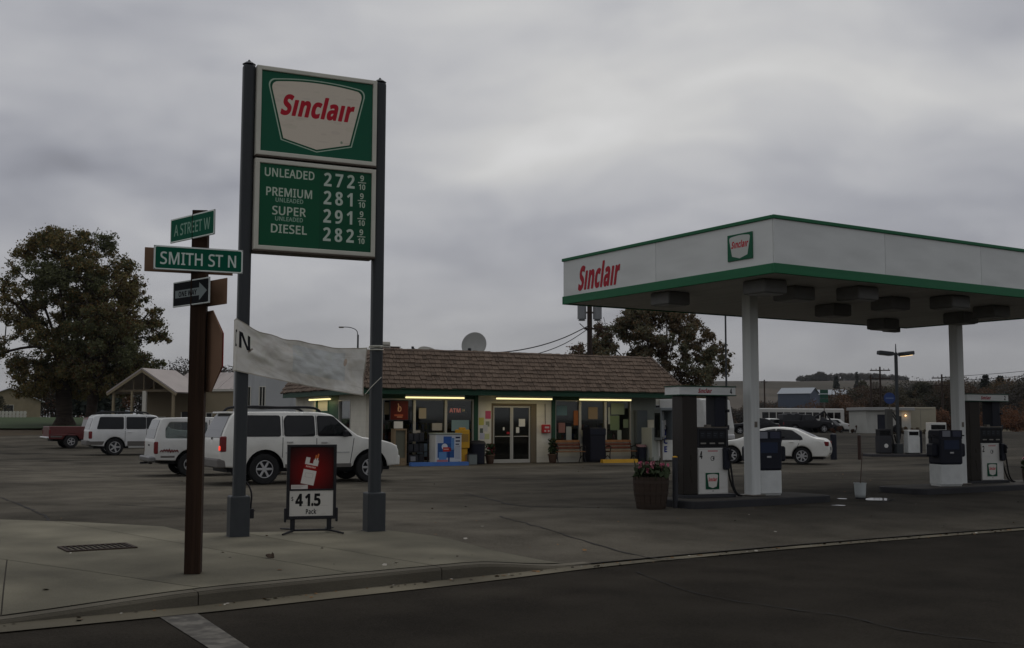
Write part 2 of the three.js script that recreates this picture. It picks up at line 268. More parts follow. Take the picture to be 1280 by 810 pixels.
{ // concrete pavement slabs at the corner
  const walk = new THREE.Group(); walk.name = 'sidewalk'; walk.userData.kind = 'structure'; scene.add(walk);
  let front = []; for (let s = -12; s <= 4.7; s += .6) front.push(fromST(s, .175)); front.push([.62, 14.35]);
  const poly = [...front, [-.35, 15.25], [-1.16, 16.53], [-1.9, 17.25], [-3.0, 17.1], [-4.05, 16.85], [-4.75, 16.7], [-5.45, 17.7], [-7.0, 18.4], [-9, 19.0], [-12, 19], [-18, 17], [-18, 5]];
  const clip = (pg, a, b) => { const out = [], side = (p) => (b[0] - a[0]) * (p[1] - a[1]) - (b[1] - a[1]) * (p[0] - a[0]); for (let i = 0; i < pg.length; i++) { const p = pg[i], q = pg[(i + 1) % pg.length], sp = side(p), sq = side(q); if (sp >= 0) out.push(p); if (sp * sq < 0) { const t = sp / (sp - sq); out.push([lerp(p[0], q[0], t), lerp(p[1], q[1], t)]); } } return out; };
  const split = (pgs, a, b) => { const L = Math.hypot(b[0] - a[0], b[1] - a[1]), n = [-(b[1] - a[1]) / L * .007, (b[0] - a[0]) / L * .007]; const A = [[a[0] + n[0], a[1] + n[1]], [b[0] + n[0], b[1] + n[1]]], B = [[b[0] - n[0], b[1] - n[1]], [a[0] - n[0], a[1] - n[1]]]; return pgs.flatMap((p) => [clip(p, ...A), clip(p, ...B)]).filter((p) => p.length > 2); };
  let parts = split([poly], [-6.15, 13.6], [-3.05, 11.35]);
  const fl = (s0, t0, s1, t1) => [fromST(s0, t0), fromST(s1, t1)];
  parts = parts.flatMap((p) => { const cx = p.reduce((a, q) => a + q[0], 0) / p.length; return cx > -5 ? split(split([p], ...fl(2.9, 0, 2.3, 6)), [-5.2, 16.1], [-3.4, 14.2]) : split([p], [-6.2, 13.9], [-4.5, 10]); });
  const R = rng(9), sl = mat([1, 1, 1], .92, { map: concreteTex, vertexColors: true, bumpMap: grainBump, bumpScale: .004 });
  parts.forEach((p, i) => {
    const s = new THREE.Shape(p.map((q) => new THREE.Vector2(...q))); let g = subdivide(new THREE.ShapeGeometry(s), .45);
    const q = g.attributes.position, uv = new Float32Array(q.count * 2), k0 = 1 + .08 * (R() - .5);
    for (let j = 0; j < q.count; j++) { const X = q.getX(j), d = q.getY(j); q.setXYZ(j, X, lotH(X, d) + .012, -d); uv[j * 2] = X + i * .7; uv[j * 2 + 1] = d; }
    g.setAttribute('uv', new THREE.BufferAttribute(uv, 2)); g.computeVertexNormals();
    paintGround(g, (X, d) => { const n = fbm(X * .7, d * .7, 5, 4) - .5, m = fbm(X * .25, d * .25, 15, 3) - .5; const [, t] = toST(X, d); const k = k0 * (1 + .7 * n + .7 * m + .5 * (fbm(X * 2.2, d * 2.2, 8, 4) - .5)); return [.18 * k, .168 * k, .126 * k]; });
    obj('slab', g, sl, walk);
  });
  struct('bed', paintGround((() => { const s = new THREE.Shape(poly.map((q) => new THREE.Vector2(...q))); const g = subdivide(new THREE.ShapeGeometry(s), .6); const q = g.attributes.position; for (let j = 0; j < q.count; j++) { const X = q.getX(j), d = q.getY(j); q.setXYZ(j, X, lotH(X, d) + .004, -d); } g.computeVertexNormals(); return clean(g); })(), () => [1, 1, 1]), mat([.05, .044, .035], .95), walk);
  // storm drain let into the corner
  const t = thing('storm_drain', 'rusty dark grate of a storm drain set in the concrete corner', 'drain', [-5.42, 14.78, .016], rad(33)); t.scale.set(.86, 1, .9);
  obj('frame', [box(1.02, .03, .05, 0, 0, .31), box(1.02, .03, .05, 0, 0, -.31), box(.05, .03, .57, -.485, 0, 0), box(.05, .03, .57, .485, 0, 0)], mat([.05, .035, .026], .8, { map: dirtTex }), t);
  for (let i = 0; i < 11; i++) obj('grate_bar', box(.022, .024, .56, -.42 + i * .084, .001, 0), mat([.03, .022, .018], .8), t);
  obj('pit', box(.92, .006, .57, 0, -.0085, 0), mat([.008, .007, .006], 1), t);
  const lf = obj('dead_leaf', [moved(new THREE.CircleGeometry(.055, 7), 0, .02, 0, -1.2, .3, 0), moved(new THREE.CircleGeometry(.045, 6), .04, .025, .02, -.7, 1.3, .2), moved(new THREE.CircleGeometry(.04, 6), -.04, .03, .0, -1.9, .8, .5)], mat([.045, .03, .02], .9)); lf.position.copy(P3(-2.95, 13.8, .014)); tag(lf, 'small clump of dark dead leaves lying on the pale pavement', 'leaf');
}
{ // fallen leaves and grit lying about, thicker along the gutter
  const R = rng(101), g = []; for (let i = 0; i < 420; i++) { const gut = i < 190; const s = gut ? -6 + 22 * R() : -12 + 40 * R(), t = gut ? -.05 - .3 * R() * R() : .4 + 22 * R() ** 1.4; const [X, d] = fromST(s, t), y = gut ? STREET + .02 : lotH(X, d) + .02, q = .012 + .03 * R() * R(); const k = .6 + .8 * R(); g.push(tint(moved(new THREE.CircleGeometry(q, 5), X, y, -d, -Math.PI / 2 + (R() - .5) * .9, 0, R() * 6), R() < .45 ? [.16 * k, .09 * k, .04 * k] : R() < .6 ? [.05 * k, .04 * k, .03 * k] : [.3 * k, .28 * k, .24 * k])); }
  const m = stuff(obj('fallen_leaves', g, mat([1, 1, 1], .9, { vertexColors: true, side: THREE.DoubleSide }))); tag(m, 'scattered tiny fallen leaves and grit along the gutter and over the lot', 'leaves');
}
// grass strip and road on the far left, road far right
{
  struct('lawn', paintGround(sheet(range(-110, -19, 30), range(84, 118, 14), (X, d) => [X, d, rise(X, d) + .02 + .05 * noise(X, d)]), (X, d) => { const k = .8 + .7 * (fbm(X * .5, d * .5, 2, 4) - .3); return [.04 * k, .062 * k, .022 * k]; }), mat([1, 1, 1], .95, { vertexColors: true }));
  struct('road', paintGround(sheet([...range(-6, 140, 40)], range(82, 118, 12), (X, d) => [X + (d - 82) * .2, d + X * .12, rise(X + (d - 82) * .2, d + X * .12) - .03]), () => [.055, .052, .05]), mat([1, 1, 1], .92, { vertexColors: true, map: asphaltTex }));
  const hill = sheet(range(-500, 2200, 90), range(420, 2000, 50), (X, d) => [X, d, hillH(X, d)]);
  paintGround(hill, (X, d) => { const n = fbm(X * .012, d * .02, 3, 5), k = .8 + .6 * (fbm(X * .05, d * .05, 7, 3) - .5), w = smooth(.42, .58, n); return [k * lerp(.10, .06, w), k * lerp(.082, .052, w), k * lerp(.06, .035, w)]; });
  struct('hill', hill, mat([1, 1, 1], 1, { vertexColors: true }));
}
// ---------------------------------------------------------------- street-name post at the corner
const gH = (X, d) => lotH(X, d) + .012;
{
  const t = thing('street_sign_post', 'brown wooden post at the corner carrying green street name signs and an arrow sign', 'street sign', [-3.49, 12.4, gH(-3.49, 12.4)], rad(8));
  t.rotation.z = rad(.25);
  obj('post', subdivide(extr([[-.085, -.085], [.085, -.085], [.085, .085], [-.085, .085]], 4.02, .008).rotateX(-Math.PI / 2), .5), M.postWood, t);
  const pg = t.children[0].geometry; { const p = pg.attributes.position, u = new Float32Array(p.count * 2); for (let i = 0; i < p.count; i++) { u[i * 2] = p.getX(i) + p.getZ(i); u[i * 2 + 1] = p.getY(i) * .25; } pg.setAttribute('uv', new THREE.BufferAttribute(u, 2)); }
  const edge = mat([.5, .52, .5], .5), gsheet = mat([.02, .12, .062], .5);
  const sign = (name, w, h, y, ang, off, m, label, border = edge, shift = 0) => { // a plate in front of the post, ang is its direction in plan
    const g = grp(name, t, [0, y, 0], rad(ang) - t.rotation.y); if (label) g.userData.label = label;
    obj('plate', rbox(w, h, .012, shift, 0, off, .012, 2), border, g);
    if (m) obj('face', plane(w - .012, h - .012, shift, 0, off + (off > 0 ? .0085 : -.0085), 0, off > 0 ? 0 : Math.PI, 0), m, g);
    return g;
  };
  const nameSign = (w, s, o = {}) => canvasMat(768, Math.round(768 * .285 / w), (x, W, H) => {
    x.fillStyle = '#dfe6de'; x.beginPath(); x.roundRect(0, 0, W, H, 18); x.fill(); x.fillStyle = '#0a5540'; x.beginPath(); x.roundRect(10, 10, W - 20, H - 20, 14); x.fill();
    fitText(x, s, W / 2, H * .52, H * (o.size ?? .72), W * o.w, { weight: 'normal', fill: o.fill ?? '#cdd8ce', stroke: 4 });
    for (let i = 0; i < 260; i++) { x.fillStyle = `rgba(20,40,30,${.03 + .04 * R0()})`; x.fillRect(R0() * W, R0() * H, 4 + R0() * 60, 1 + R0() * 3); }
  }, .8);
  sign('name_sign', .97, .27, 3.455 , 25, .105, nameSign(.97, 'SMITH ST N', { w: .88 }), 'wide green sign reading SMITH ST N', edge, -.03);
  const bs = sign('name_sign', .97, .27, 3.455, 25, -.105, null, 'brown back of the wide name sign', M.brownSign, -.1);
  sign('name_sign', .95, .28, 3.83, -44, .105, nameSign(.92, 'A STREET W', { w: .82, fill: '#86a593', size: .66 }), 'narrow green sign reading A STREET W');
  const arrow = canvasMat(640, 256, (x, W, H) => {
    x.fillStyle = '#c9cfcb'; x.fillRect(0, 0, W, H); x.fillStyle = '#15171a'; x.beginPath(); x.roundRect(9, 9, W - 18, H - 18, 12); x.fill();
    x.fillStyle = '#7d8685'; x.beginPath(); x.moveTo(40, 88); x.lineTo(470, 88); x.lineTo(470, 36); x.lineTo(605, 128); x.lineTo(470, 220); x.lineTo(470, 168); x.lineTo(40, 168); x.fill();
    text(x, 'ONE WAY', 262, 130, 74, { sx: .98, fill: '#17191c', stroke: 3 });
  }, .85);
  sign('arrow_sign', .78, .29, 3.09, -44, .1, arrow, 'black sign with a pale arrow reading ONE WAY');
  sign('arrow_sign', .78, .29, 3.09, -46, -.1, null, 'brown back of a second arrow sign', M.brownSign, .04);
  const og = []; for (let i = 0; i < 8; i++) { const a = (i + .5) * Math.PI / 4; og.push([Math.cos(a) * .45, Math.sin(a) * .49]); }
  const g = grp('stop_sign', t, [0, 2.44, 0], rad(-50) - t.rotation.y); g.userData.label = 'octagonal sign seen from its brown back';
  obj('plate', extr(og, .012, .002).translate(-.02, 0, -.105), M.brownSign, g);
  const redf = canvasMat(256, 256, (x) => { x.fillStyle = '#e8e6e2'; x.fillRect(0, 0, 256, 256); x.fillStyle = '#a3161b'; x.beginPath(); for (let i = 0; i < 8; i++) { const a = (i + .5) * Math.PI / 4; x.lineTo(128 + Math.cos(a) * 128, 128 + Math.sin(a) * 128); } x.fill(); text(x, 'STOP', 128, 132, 82, { sx: .95 }); });
  obj('face', moved(new THREE.CircleGeometry(.47, 8, Math.PI / 8), -.02, 0, -.1085, 0, Math.PI, 0), redf, g);
  obj('bolt', [cyl(.012, .012, .03, .02, .3, -.1, 8, Math.PI / 2), cyl(.012, .012, .03, .02, -.3, -.1, 8, Math.PI / 2)], M.darkPlastic, g);
}
// ---------------------------------------------------------------- price sign on two posts
const SINCLAIR_RED = '#b01c2c';
function shield(x, cx, cy, w, h, line, fill, edge) { // the brand's shield outline
  const p = (k) => { const a = w / 2 * k, b = h / 2 * k; x.beginPath(); x.moveTo(cx - a * .9, cy - b * .93); x.quadraticCurveTo(cx, cy - b * 1.12, cx + a * .9, cy - b * .93); x.quadraticCurveTo(cx + a * 1.02, cy - b * .86, cx + a * .98, cy - b * .66); x.lineTo(cx + a * .73, cy + b * .77); x.lineTo(cx, cy + b * 1.02); x.lineTo(cx - a * .73, cy + b * .77); x.lineTo(cx - a * .98, cy - b * .66); x.quadraticCurveTo(cx - a * 1.02, cy - b * .86, cx - a * .9, cy - b * .93); x.closePath(); };
  p(1); x.fillStyle = edge[0]; x.fill(); p(1 - line); x.fillStyle = edge[1]; x.fill(); p(1 - line * 2); x.fillStyle = fill; x.fill();
}
function brandWord(x, cx, cy, size, width, fill = SINCLAIR_RED) { fitText(x, 'S\u0131ncla\u0131r', cx, cy, size, width, { skew: -.2, fill, stroke: size * .05 }); }
const grime = (x, W, H, n, a) => { for (let i = 0; i < n; i++) { x.fillStyle = `rgba(60,55,40,${a * R0()})`; const w = 6 + R0() * 60; x.beginPath(); x.ellipse(R0() * W, R0() * H, w, w * .4 * R0() + 2, 0, 0, 7); x.fill(); } };
{
  const a = rad(25), ex = Math.cos(a), ey = Math.sin(a), t = thing('price_sign', 'tall green and cream fuel price sign between two dark posts', 'price sign', [-3.96, 16.33, gH(-3.96, 16.33) - .02], a);
  const W = 2.055, polesX = [0, W];
  for (const px of polesX) {
    const g = grp('pole', t, [px, 0, 0]);
    const shaft = obj('shaft', rbox(.178, 6.46, .178, 0, .55 + 3.23, 0, .05, 3), M.pole, g);
    obj('base_sleeve', [rbox(.285, .6, .285, 0, .3, 0, .025, 3), box(.31, .02, .31, 0, .012, 0)], M.pole, g);
    obj('cap', [cyl(.1, .05, .035, 0, 7.03, 0, 16), cyl(.035, .01, .04, 0, 7.065, 0, 10)], M.pole, g);
    if (px) obj('rope', [moved(new THREE.TorusGeometry(.105, .012, 6, 20), 0, 2.78, 0, Math.PI / 2), moved(new THREE.TorusGeometry(.107, .01, 6, 20), 0, 2.83, 0, 1.5)], M.frameCream, g);
    else obj('conduit', [rbox(.07, .14, .06, .175, .34, .05, .01), tube([[.16, .4, .06], [.17, .62, .06], [.13, .74, .05], [.09, .8, .03]], .013, 14, 6)], M.black, g);
  }
  const panel = (name, y0, y1, face, label) => {
    const g = grp(name, t); g.userData.label = label; const x0 = .095, x1 = W - .095, dz = .17;
    obj('frame', [extr([[x0, y0], [x1, y0], [x1, y1], [x0, y1]], dz * 2, .012, [[[x0 + .068, y0 + .068], [x0 + .068, y1 - .068], [x1 - .068, y1 - .068], [x1 - .068, y0 + .068]]]).translate(0, 0, -dz)], M.frameCream, g);
    for (const s of [1, -1]) obj('face', [plane(x1 - x0 - .11, y1 - y0 - .11, (x0 + x1) / 2, (y0 + y1) / 2, s * (dz - .025), 0, s > 0 ? 0 : Math.PI, 0)], face, g);
    obj('trim', [b2(x0 - .002, x1 + .002, y0 - .022, y0 + .0, -dz - .004, dz + .004)], mat([.09, .07, .055], .6, { map: dirtTex }), g);
  };
  const brand = canvasMat(1024, 790, (x, w, h) => {
    x.fillStyle = '#14573f'; x.fillRect(0, 0, w, h); shield(x, w / 2 - 6, h * .5, w * .86, h * .87, 0, '#a9bda9', ['#a9bda9', '#a9bda9']); shield(x, w / 2 - 6, h * .5, w * .836, h * .845, 0, '#0d4a31', ['#0d4a31', '#0d4a31']);
    shield(x, w / 2 - 6, h * .5, w * .80, h * .805, .0, '#d6cbb9', ['#d6cbb9', '#d6cbb9']);
    brandWord(x, w / 2 + 2, h * .40, 268, 650, '#b01a2c'); text(x, '®', w * .715, h * .79, 34, { fill: '#3d6b50' }); grime(x, w, h, 140, .05);
  }, .38);
  panel('brand_panel', 5.62, 6.98, brand, 'upper panel with the brand word in red on a cream shield');
  const prices = canvasMat(1024, 780, (x, w, h) => {
    x.fillStyle = '#0f5236'; x.fillRect(0, 0, w, h); x.fillStyle = '#0f4c33'; x.fillRect(540, 0, 484, h);
    const F = '#b9c4b2', small = '#8ea794';
    const rows = [['UNLEADED', '', '272', 105], ['PREMIUM', 'UNLEADED', '281', 278], ['SUPER', 'UNLEADED', '291', 452], ['DIESEL', '', '282', 626]];
    for (const [n, sub, p, y] of rows) {
      fitText(x, n, 270, y - (sub ? 12 : 18), 108, { UNLEADED: 450, PREMIUM: 420, SUPER: 300, DIESEL: 325 }[n], { fill: F, weight: 'normal', stroke: 4 }); if (sub) fitText(x, sub, 272, y + 62, 52, 250, { fill: small, weight: 'normal', stroke: 2.5 });
      [...p].forEach((c, i) => fitText(x, c, 612 + i * 106, y + 2, 178, 80, { fill: '#bcc8ba', stroke: 0.5 }));
      text(x, '9', 928, y - 42, 78, { fill: F, sx: .9 }); x.fillStyle = F; x.fillRect(890, y - 4, 76, 8); text(x, '10', 928, y + 42, 74, { fill: F, sx: .8 });
    }
    grime(x, w, h, 120, .05);
  }, .4);
  panel('price_panel', 4.2, 5.57, prices, 'lower panel with four fuel prices in pale figures on green');
}
{ // banner slung between the posts, wound round the left one
  const a = rad(25), t = thing('banner', 'wrinkled white cloth banner slung between the two sign posts', 'banner', [-3.96, 16.33, 0], a), W = 2.055;
  const nu = 90, nv = 26, pos = [], uv = [], idx = [];
  for (let j = 0; j <= nv; j++) for (let i = 0; i <= nu; i++) {
    const u = i / nu, v = j / nv; let x, z; const L = .34;  // first metres hug the post
    const k = u * 2.32 - L;
    if (k < -.11) { const q = (-.11 - k) / .12; x = -.112 + .0; z = .12 - Math.min(q, 1.9) * .12; x -= .006 * Math.sin(q * 3); } else { x = Math.max(-.112, k - .0); z = .12 - .03 * smooth(0, 1, k) + .0; }
    const q = Math.max(0, (x + .11) / (W + .03));
    const top = 3.165 - .53 * q ** .75 + .17 * q ** 2.6 - .02 * Math.sin(q * 9) - .045 * Math.sin(Math.PI * Math.min(1, q * 1.1)) + .012 * Math.sin(q * 31) * (1 - q), bot = 2.395 - .42 * q + .085 * q * q;
    const fold = .022 * Math.sin(v * 5 + q * 9) * q * (1 - q) * 3 + .13 * (fbm(q * 4.5 + v * 1.6, v * 2.4 - q * 3, 6, 4) - .5) * smooth(0, .15, q) + .026 * Math.sin((q * 16 + v * 5)) * smooth(.0, .3, q) * (1 - q) + .03 * Math.exp(-(((v - .55 + q * .8) / .09) ** 2)) * smooth(.02, .1, q) * smooth(.5, .15, q);
    pos.push(x - .13 * smooth(.2, 1, q) + .05 * (v - .5) * smooth(.9, 1, q), lerp(bot, top, v), z + fold); uv.push(u, v);
  }
  for (let j = 0; j < nv; j++) for (let i = 0; i < nu; i++) { const q = j * (nu + 1) + i; idx.push(q, q + 1, q + nu + 1, q + 1, q + nu + 2, q + nu + 1); }
  const g = new THREE.BufferGeometry(); g.setAttribute('position', new THREE.Float32BufferAttribute(pos, 3)); g.setAttribute('uv', new THREE.Float32BufferAttribute(uv, 2)); g.setIndex(idx); g.computeVertexNormals();
  const bm = canvasMat(1024, 340, (x, w, h) => {
    x.fillStyle = '#d3d1c9'; x.fillRect(0, 0, w, h); x.fillStyle = '#c6c9c6'; x.fillRect(480, 40, 400, 210); x.strokeStyle = 'rgba(120,112,92,.55)'; x.lineWidth = 7; x.strokeRect(4, 4, w - 8, h - 8); x.strokeStyle = 'rgba(110,104,90,.16)'; x.lineWidth = 3; for (let i = 0; i < 26; i++) { const a = R0() * w, b = R0() * h; x.beginPath(); x.moveTo(a, b); x.quadraticCurveTo(a + 60 + 80 * R0(), b + 50 * (R0() - .5), a + 120 + 120 * R0(), b + 90 * (R0() - .3)); x.stroke(); }
    text(x, 'IN', 130, 128, 150, { sx: .8, fill: '#191b1f' }); x.fillStyle = '#d3d1c9'; x.fillRect(60, 50, 19, 160);
    x.strokeStyle = 'rgba(90,80,70,.7)'; x.lineWidth = 10; x.beginPath(); x.moveTo(175, 190); x.lineTo(205, 150); x.stroke();
    for (let i = 0; i < 160; i++) { x.fillStyle = `rgba(${120 + 40 * R0()},${105 + 40 * R0()},${70 + 30 * R0()},${.05 * R0()})`; x.beginPath(); x.ellipse(w * R0() ** 1.4, R0() * h, 10 + 70 * R0(), 6 + 30 * R0(), R0() * 3, 0, 7); x.fill(); }
    x.fillStyle = 'rgba(150,110,80,.4)'; x.beginPath(); x.ellipse(880, 110, 12, 30, .2, 0, 7); x.fill();
  }, .85, { side: THREE.DoubleSide });
  obj('cloth', g, bm, t);
  obj('cord', [tube([[W - .16, 2.79, .08], [W - .06, 2.81, .09], [W + .06, 2.81, .11]], .007, 6, 5), tube([[W - .2, 2.08, .09], [W - .1, 2.2, .1], [W + .05, 2.35, .115]], .006, 8, 5)], M.frameCream, t);
}
{ // spring-mounted pavement sign
  const t = thing('sidewalk_sign', 'black framed cigarette advertising sign on low spring feet between the sign posts', 'advertising sign', [-3.0, 16.85, gH(-3.0, 16.85)], rad(16));
  const w = .735, y0 = .2, y1 = 1.31;
  obj('frame', [extr([[-w / 2, y0], [w / 2, y0], [w / 2, y1], [-w / 2, y1]], .07, .01, [[[-w / 2 + .045, y0 + .05], [-w / 2 + .045, y1 - .04], [w / 2 - .045, y1 - .04], [w / 2 - .045, y0 + .05]]]).translate(0, 0, -.035), rb2(-w / 2 - .03, -w / 2 + .004, y0 - .04, y0 + .17, -.045, .045), rb2(w / 2 - .004, w / 2 + .03, y0 - .04, y0 + .17, -.045, .045), b2(-w / 2 + .04, w / 2 - .04, .625, .65, -.02, .03)], M.black, t);
  const ad = canvasMat(640, 640, (x, W, H) => {
    const g = x.createRadialGradient(W * .5, H * .6, 60, W * .5, H * .55, 460); g.addColorStop(0, '#7e1210'); g.addColorStop(.55, '#500d0c'); g.addColorStop(1, '#1c0505'); x.fillStyle = g; x.fillRect(0, 0, W, H);
    x.save(); x.translate(W * .47, H * .5); x.rotate(.2);
    x.fillStyle = '#cfcbc2'; x.fillRect(-95, 30, 190, 215); x.strokeStyle = 'rgba(90,80,74,.55)'; x.lineWidth = 3; x.strokeRect(-55, 80, 110, 60);
    x.fillStyle = '#8e1211'; x.fillRect(-95, -45, 190, 62); x.fillStyle = '#d9b8a8'; for (let i = 0; i < 7; i++) x.fillRect(-72 + i * 21, -28, 14, 24);
    x.fillStyle = '#cfcbc2'; x.fillRect(-95, -70, 190, 26); x.fillRect(-95, -150, 62, 82); x.fillRect(20, -130, 75, 62); x.fillStyle = '#c9713b'; x.fillRect(32, -205, 20, 90); x.fillRect(60, -228, 20, 110); x.fillStyle = '#d6d0c4'; x.fillRect(32, -150, 20, 40); x.fillRect(60, -160, 20, 50);
    x.restore(); x.fillStyle = '#c7c2ba'; x.fillRect(24, H - 74, 240, 62); x.strokeStyle = '#8a827c'; x.lineWidth = 3; for (let i = 0; i < 3; i++) x.strokeRect(36, H - 60 + i * 14, 190 - i * 30, 2);
  }, .35);
  obj('poster', plane(w - .08, y1 - .02 - .645, 0, (.645 + y1 - .02) / 2 - .008, .02), ad, t);
  const pr = canvasMat(640, 390, (x, W, H) => { x.fillStyle = '#c2bfb6'; x.fillRect(0, 0, W, H); text(x, '4', 145, 150, 240, { sx: .8, fill: '#121212', stroke: 10 }); text(x, '1', 275, 150, 240, { sx: .8, fill: '#121212', stroke: 10 }); text(x, '.', 335, 150, 240, { sx: .7, fill: '#121212', stroke: 8 }); text(x, '5', 405, 150, 240, { sx: .8, fill: '#121212', stroke: 10 }); text(x, '$', 45, 130, 90, { sx: .7, fill: '#4a4744' }); text(x, 'Pack', 315, 318, 96, { sx: .72, fill: '#1a1a1a', stroke: 2 }); x.fillStyle = 'rgba(120,115,105,.35)'; x.fillRect(180, 225, 380, 5); grime(x, W, H, 40, .06); }, .5);
  obj('price_board', plane(w - .08, .4, 0, .438, .022), pr, t, 'white board with large black price figures');
  obj('back_panel', b2(-w / 2 + .04, w / 2 - .04, .24, 1.28, -.025, -.012), M.black, t);
  for (const s of [-1, 1]) { obj('spring_leg', [rb2(s * .27 - .035, s * .27 + .035, .04, .23, -.02, .02, .01)], M.black, t);
    obj('foot', [bar([s * .27, .035, -.34], [s * .27, .035, .04], .018, .018, 8), bar([s * .27, .035, .02], [s * .44, .018, .36], .018, .014, 8), bar([s * .27, .03, -.3], [s * .4, .018, -.55], .016, .012, 8)], M.black, t); }
  obj('crossbar', bar([-.27, .04, 0], [.27, .04, 0], .016, .016, 8), M.black, t);
}
// ---------------------------------------------------------------- canopy over the pumps
const CT = 0.5598, CN = [4.723, 19.88];
const cw = (x, n) => [CN[0] + x * Math.cos(CT) - n * Math.sin(CT), CN[1] + x * Math.sin(CT) + n * Math.cos(CT)];   // canopy plan: x along the long side, n away from the street
{
  const LX = 11.97, LZ = 6.67, HB = 4.36, HT = 5.4;
  const t = thing('fuel_canopy', 'large white flat-roofed fuel canopy with green edging on two square columns', 'canopy', [...CN, 0], CT);
  const panels = (x0, x1, n, along) => { for (let i = 0; i < n; i++) { const a = lerp(x0, x1, i / n) + .004, b = lerp(x0, x1, (i + 1) / n) - .004; along(a, b); } };
  panels(0, LX, 4, (a, b) => { obj('fascia_panel', rb2(a, b, HB + .17, HT - .05, -.03, 0, .006), M.canopyWhite, t); });
  panels(0, LX, 4, (a, b) => { obj('fascia_panel', rb2(a, b, HB + .17, HT - .05, -LZ, -LZ + .03, .006), M.canopyWhite, t); });
  panels(-LZ + .03, -.03, 2, (a, b) => { obj('fascia_panel', rb2(0, .03, HB + .17, HT - .05, a, b, .006), M.canopyWhite, t); obj('fascia_panel', rb2(LX - .03, LX, HB + .17, HT - .05, a, b, .006), M.canopyWhite, t); });
  const ring = (y0, y1, o, m, name) => obj(name, [rb2(-o, LX + o, y0, y1, -.04, o, .012), rb2(-o, LX + o, y0, y1, -LZ - o, -LZ + .04, .012), rb2(-o, .04, y0, y1, -LZ + .04, -.04, .012), rb2(LX - .04, LX + o, y0, y1, -LZ + .04, -.04, .012)], m, t);
  ring(HT - .055, HT + .015, .03, M.green, 'edge_trim'); ring(HB - .01, HB + .175, .02, M.green, 'edge_band');
  obj('roof_deck', b2(.05, LX - .05, HT - .25, HT - .2, -LZ + .05, -.05), M.canopyWhite, t);
  const nS = 15; for (let i = 0; i < nS; i++) { const a = lerp(.045, LX - .045, i / nS), b = lerp(.045, LX - .045, (i + 1) / nS); obj('soffit_panel', b2(a + .006, b - .006, HB + .015, HB + .03, -LZ + .045, -.045), M.soffit, t); }
  obj('soffit_frame', b2(.04, LX - .04, HB + .034, HB + .05, -LZ + .04, -.04), M.fixture, t);
  for (const [x, z] of [[.75, -1.0], [2.05, -1.5], [3.1, -.8], [5.2, -1.7], [5.3, -3.4], [6.0, -.8], [9.2, -5.2], [.6, -3.6], [8.6, -1.6], [9.4, -3.0]]) {
    const f = grp('light_box', t, [x, HB - .17, z]);
    obj('housing', rbox(.6, .27, .6, 0, .045, 0, .04), M.fixture, f); obj('lens', rbox(.48, .02, .48, 0, -.095, 0, .01), mat([.3, .3, .29], .4), f);
  }
  obj('drain_box', rb2(LX - .9, LX - .35, HB - .14, HB + .02, -LZ - .12, -LZ + .1, .03), M.fixture, t);
  for (const [x, z] of [[2.05, -2.75], [9.62, -3.32]]) {
    const c = grp('column', t, [x, 0, z]); obj('shaft', rbox(.25, HB, .25, 0, HB / 2 + .02, 0, .03, 3), M.canopyWhite, c); obj('base_plate', rbox(.38, .03, .38, 0, .165, 0, .01), M.steel, c);
    obj('cover_plate', rbox(.08, .12, .012, 0, 1.62, .128, .005), M.steel, c);
  }
  const word = canvasMat(1024, 380, (x, w, h) => { x.clearRect(0, 0, w, h); brandWord(x, w / 2, h * .54, 400, 860, '#a31c2c'); }, .45, { transparent: true, alphaTest: .4 });
  obj('brand_lettering', moved(plane(1.78, .68), -.004, 4.905, -5.3, 0, -Math.PI / 2, 0), word, t, 'red brand word on the short side of the canopy');
  const logo = canvasMat(512, 420, (x, w, h) => { x.fillStyle = '#14573c'; x.fillRect(0, 0, w, h); shield(x, w / 2, h * .5, w * .86, h * .88, 0, '#b9bcb6', ['#b9bcb6', '#b9bcb6']); brandWord(x, w / 2 + 4, h * .4, 150, 350); }, .45);
  const lg = grp('brand_badge', t, [-.012, 4.935, -.86], -Math.PI / 2); obj('badge_panel', rbox(.66, .5, .02, 0, 0, 0, .005), M.green, lg); obj('badge_face', plane(.645, .485, 0, 0, .0125), logo, lg);
}
// ---------------------------------------------------------------- pump islands, pumps and bins
function island(label, x0, x1, n0, n1, group) {
  const [X, d] = cw((x0 + x1) / 2, (n0 + n1) / 2), t = thing('pump_island', label, 'pump island', [X, d, 0], CT, group), w = x1 - x0, dz = n1 - n0;
  const sh = []; const r = .28; for (const [cx, cz, a0] of [[w / 2 - r, dz / 2 - r, 0], [-w / 2 + r, dz / 2 - r, 90], [-w / 2 + r, -dz / 2 + r, 180], [w / 2 - r, -dz / 2 + r, 270]]) for (let i = 0; i <= 6; i++) { const a = rad(a0 + i * 15); sh.push([cx + r * Math.cos(a), cz + r * Math.sin(a)]); }
  obj('kerb', extr(sh, .19, .012).rotateX(-Math.PI / 2).translate(0, -.05, 0), mat([.04, .041, .046], .7, { map: concreteTex }), t);
  obj('top', extr(sh.map(([a, b]) => [a * .97, b * .9]), .02, .004).rotateX(-Math.PI / 2).translate(0, .128, 0), mat([.085, .08, .072], .9, { map: concreteTex }), t);
  return t;
}
island('dark kerbed concrete pump island nearer the corner, under the first column', -.15, 3.75, 2.05, 3.35);
island('dark kerbed concrete pump island further right, under the second column', 7.15, 13.6, 2.55, 3.9);
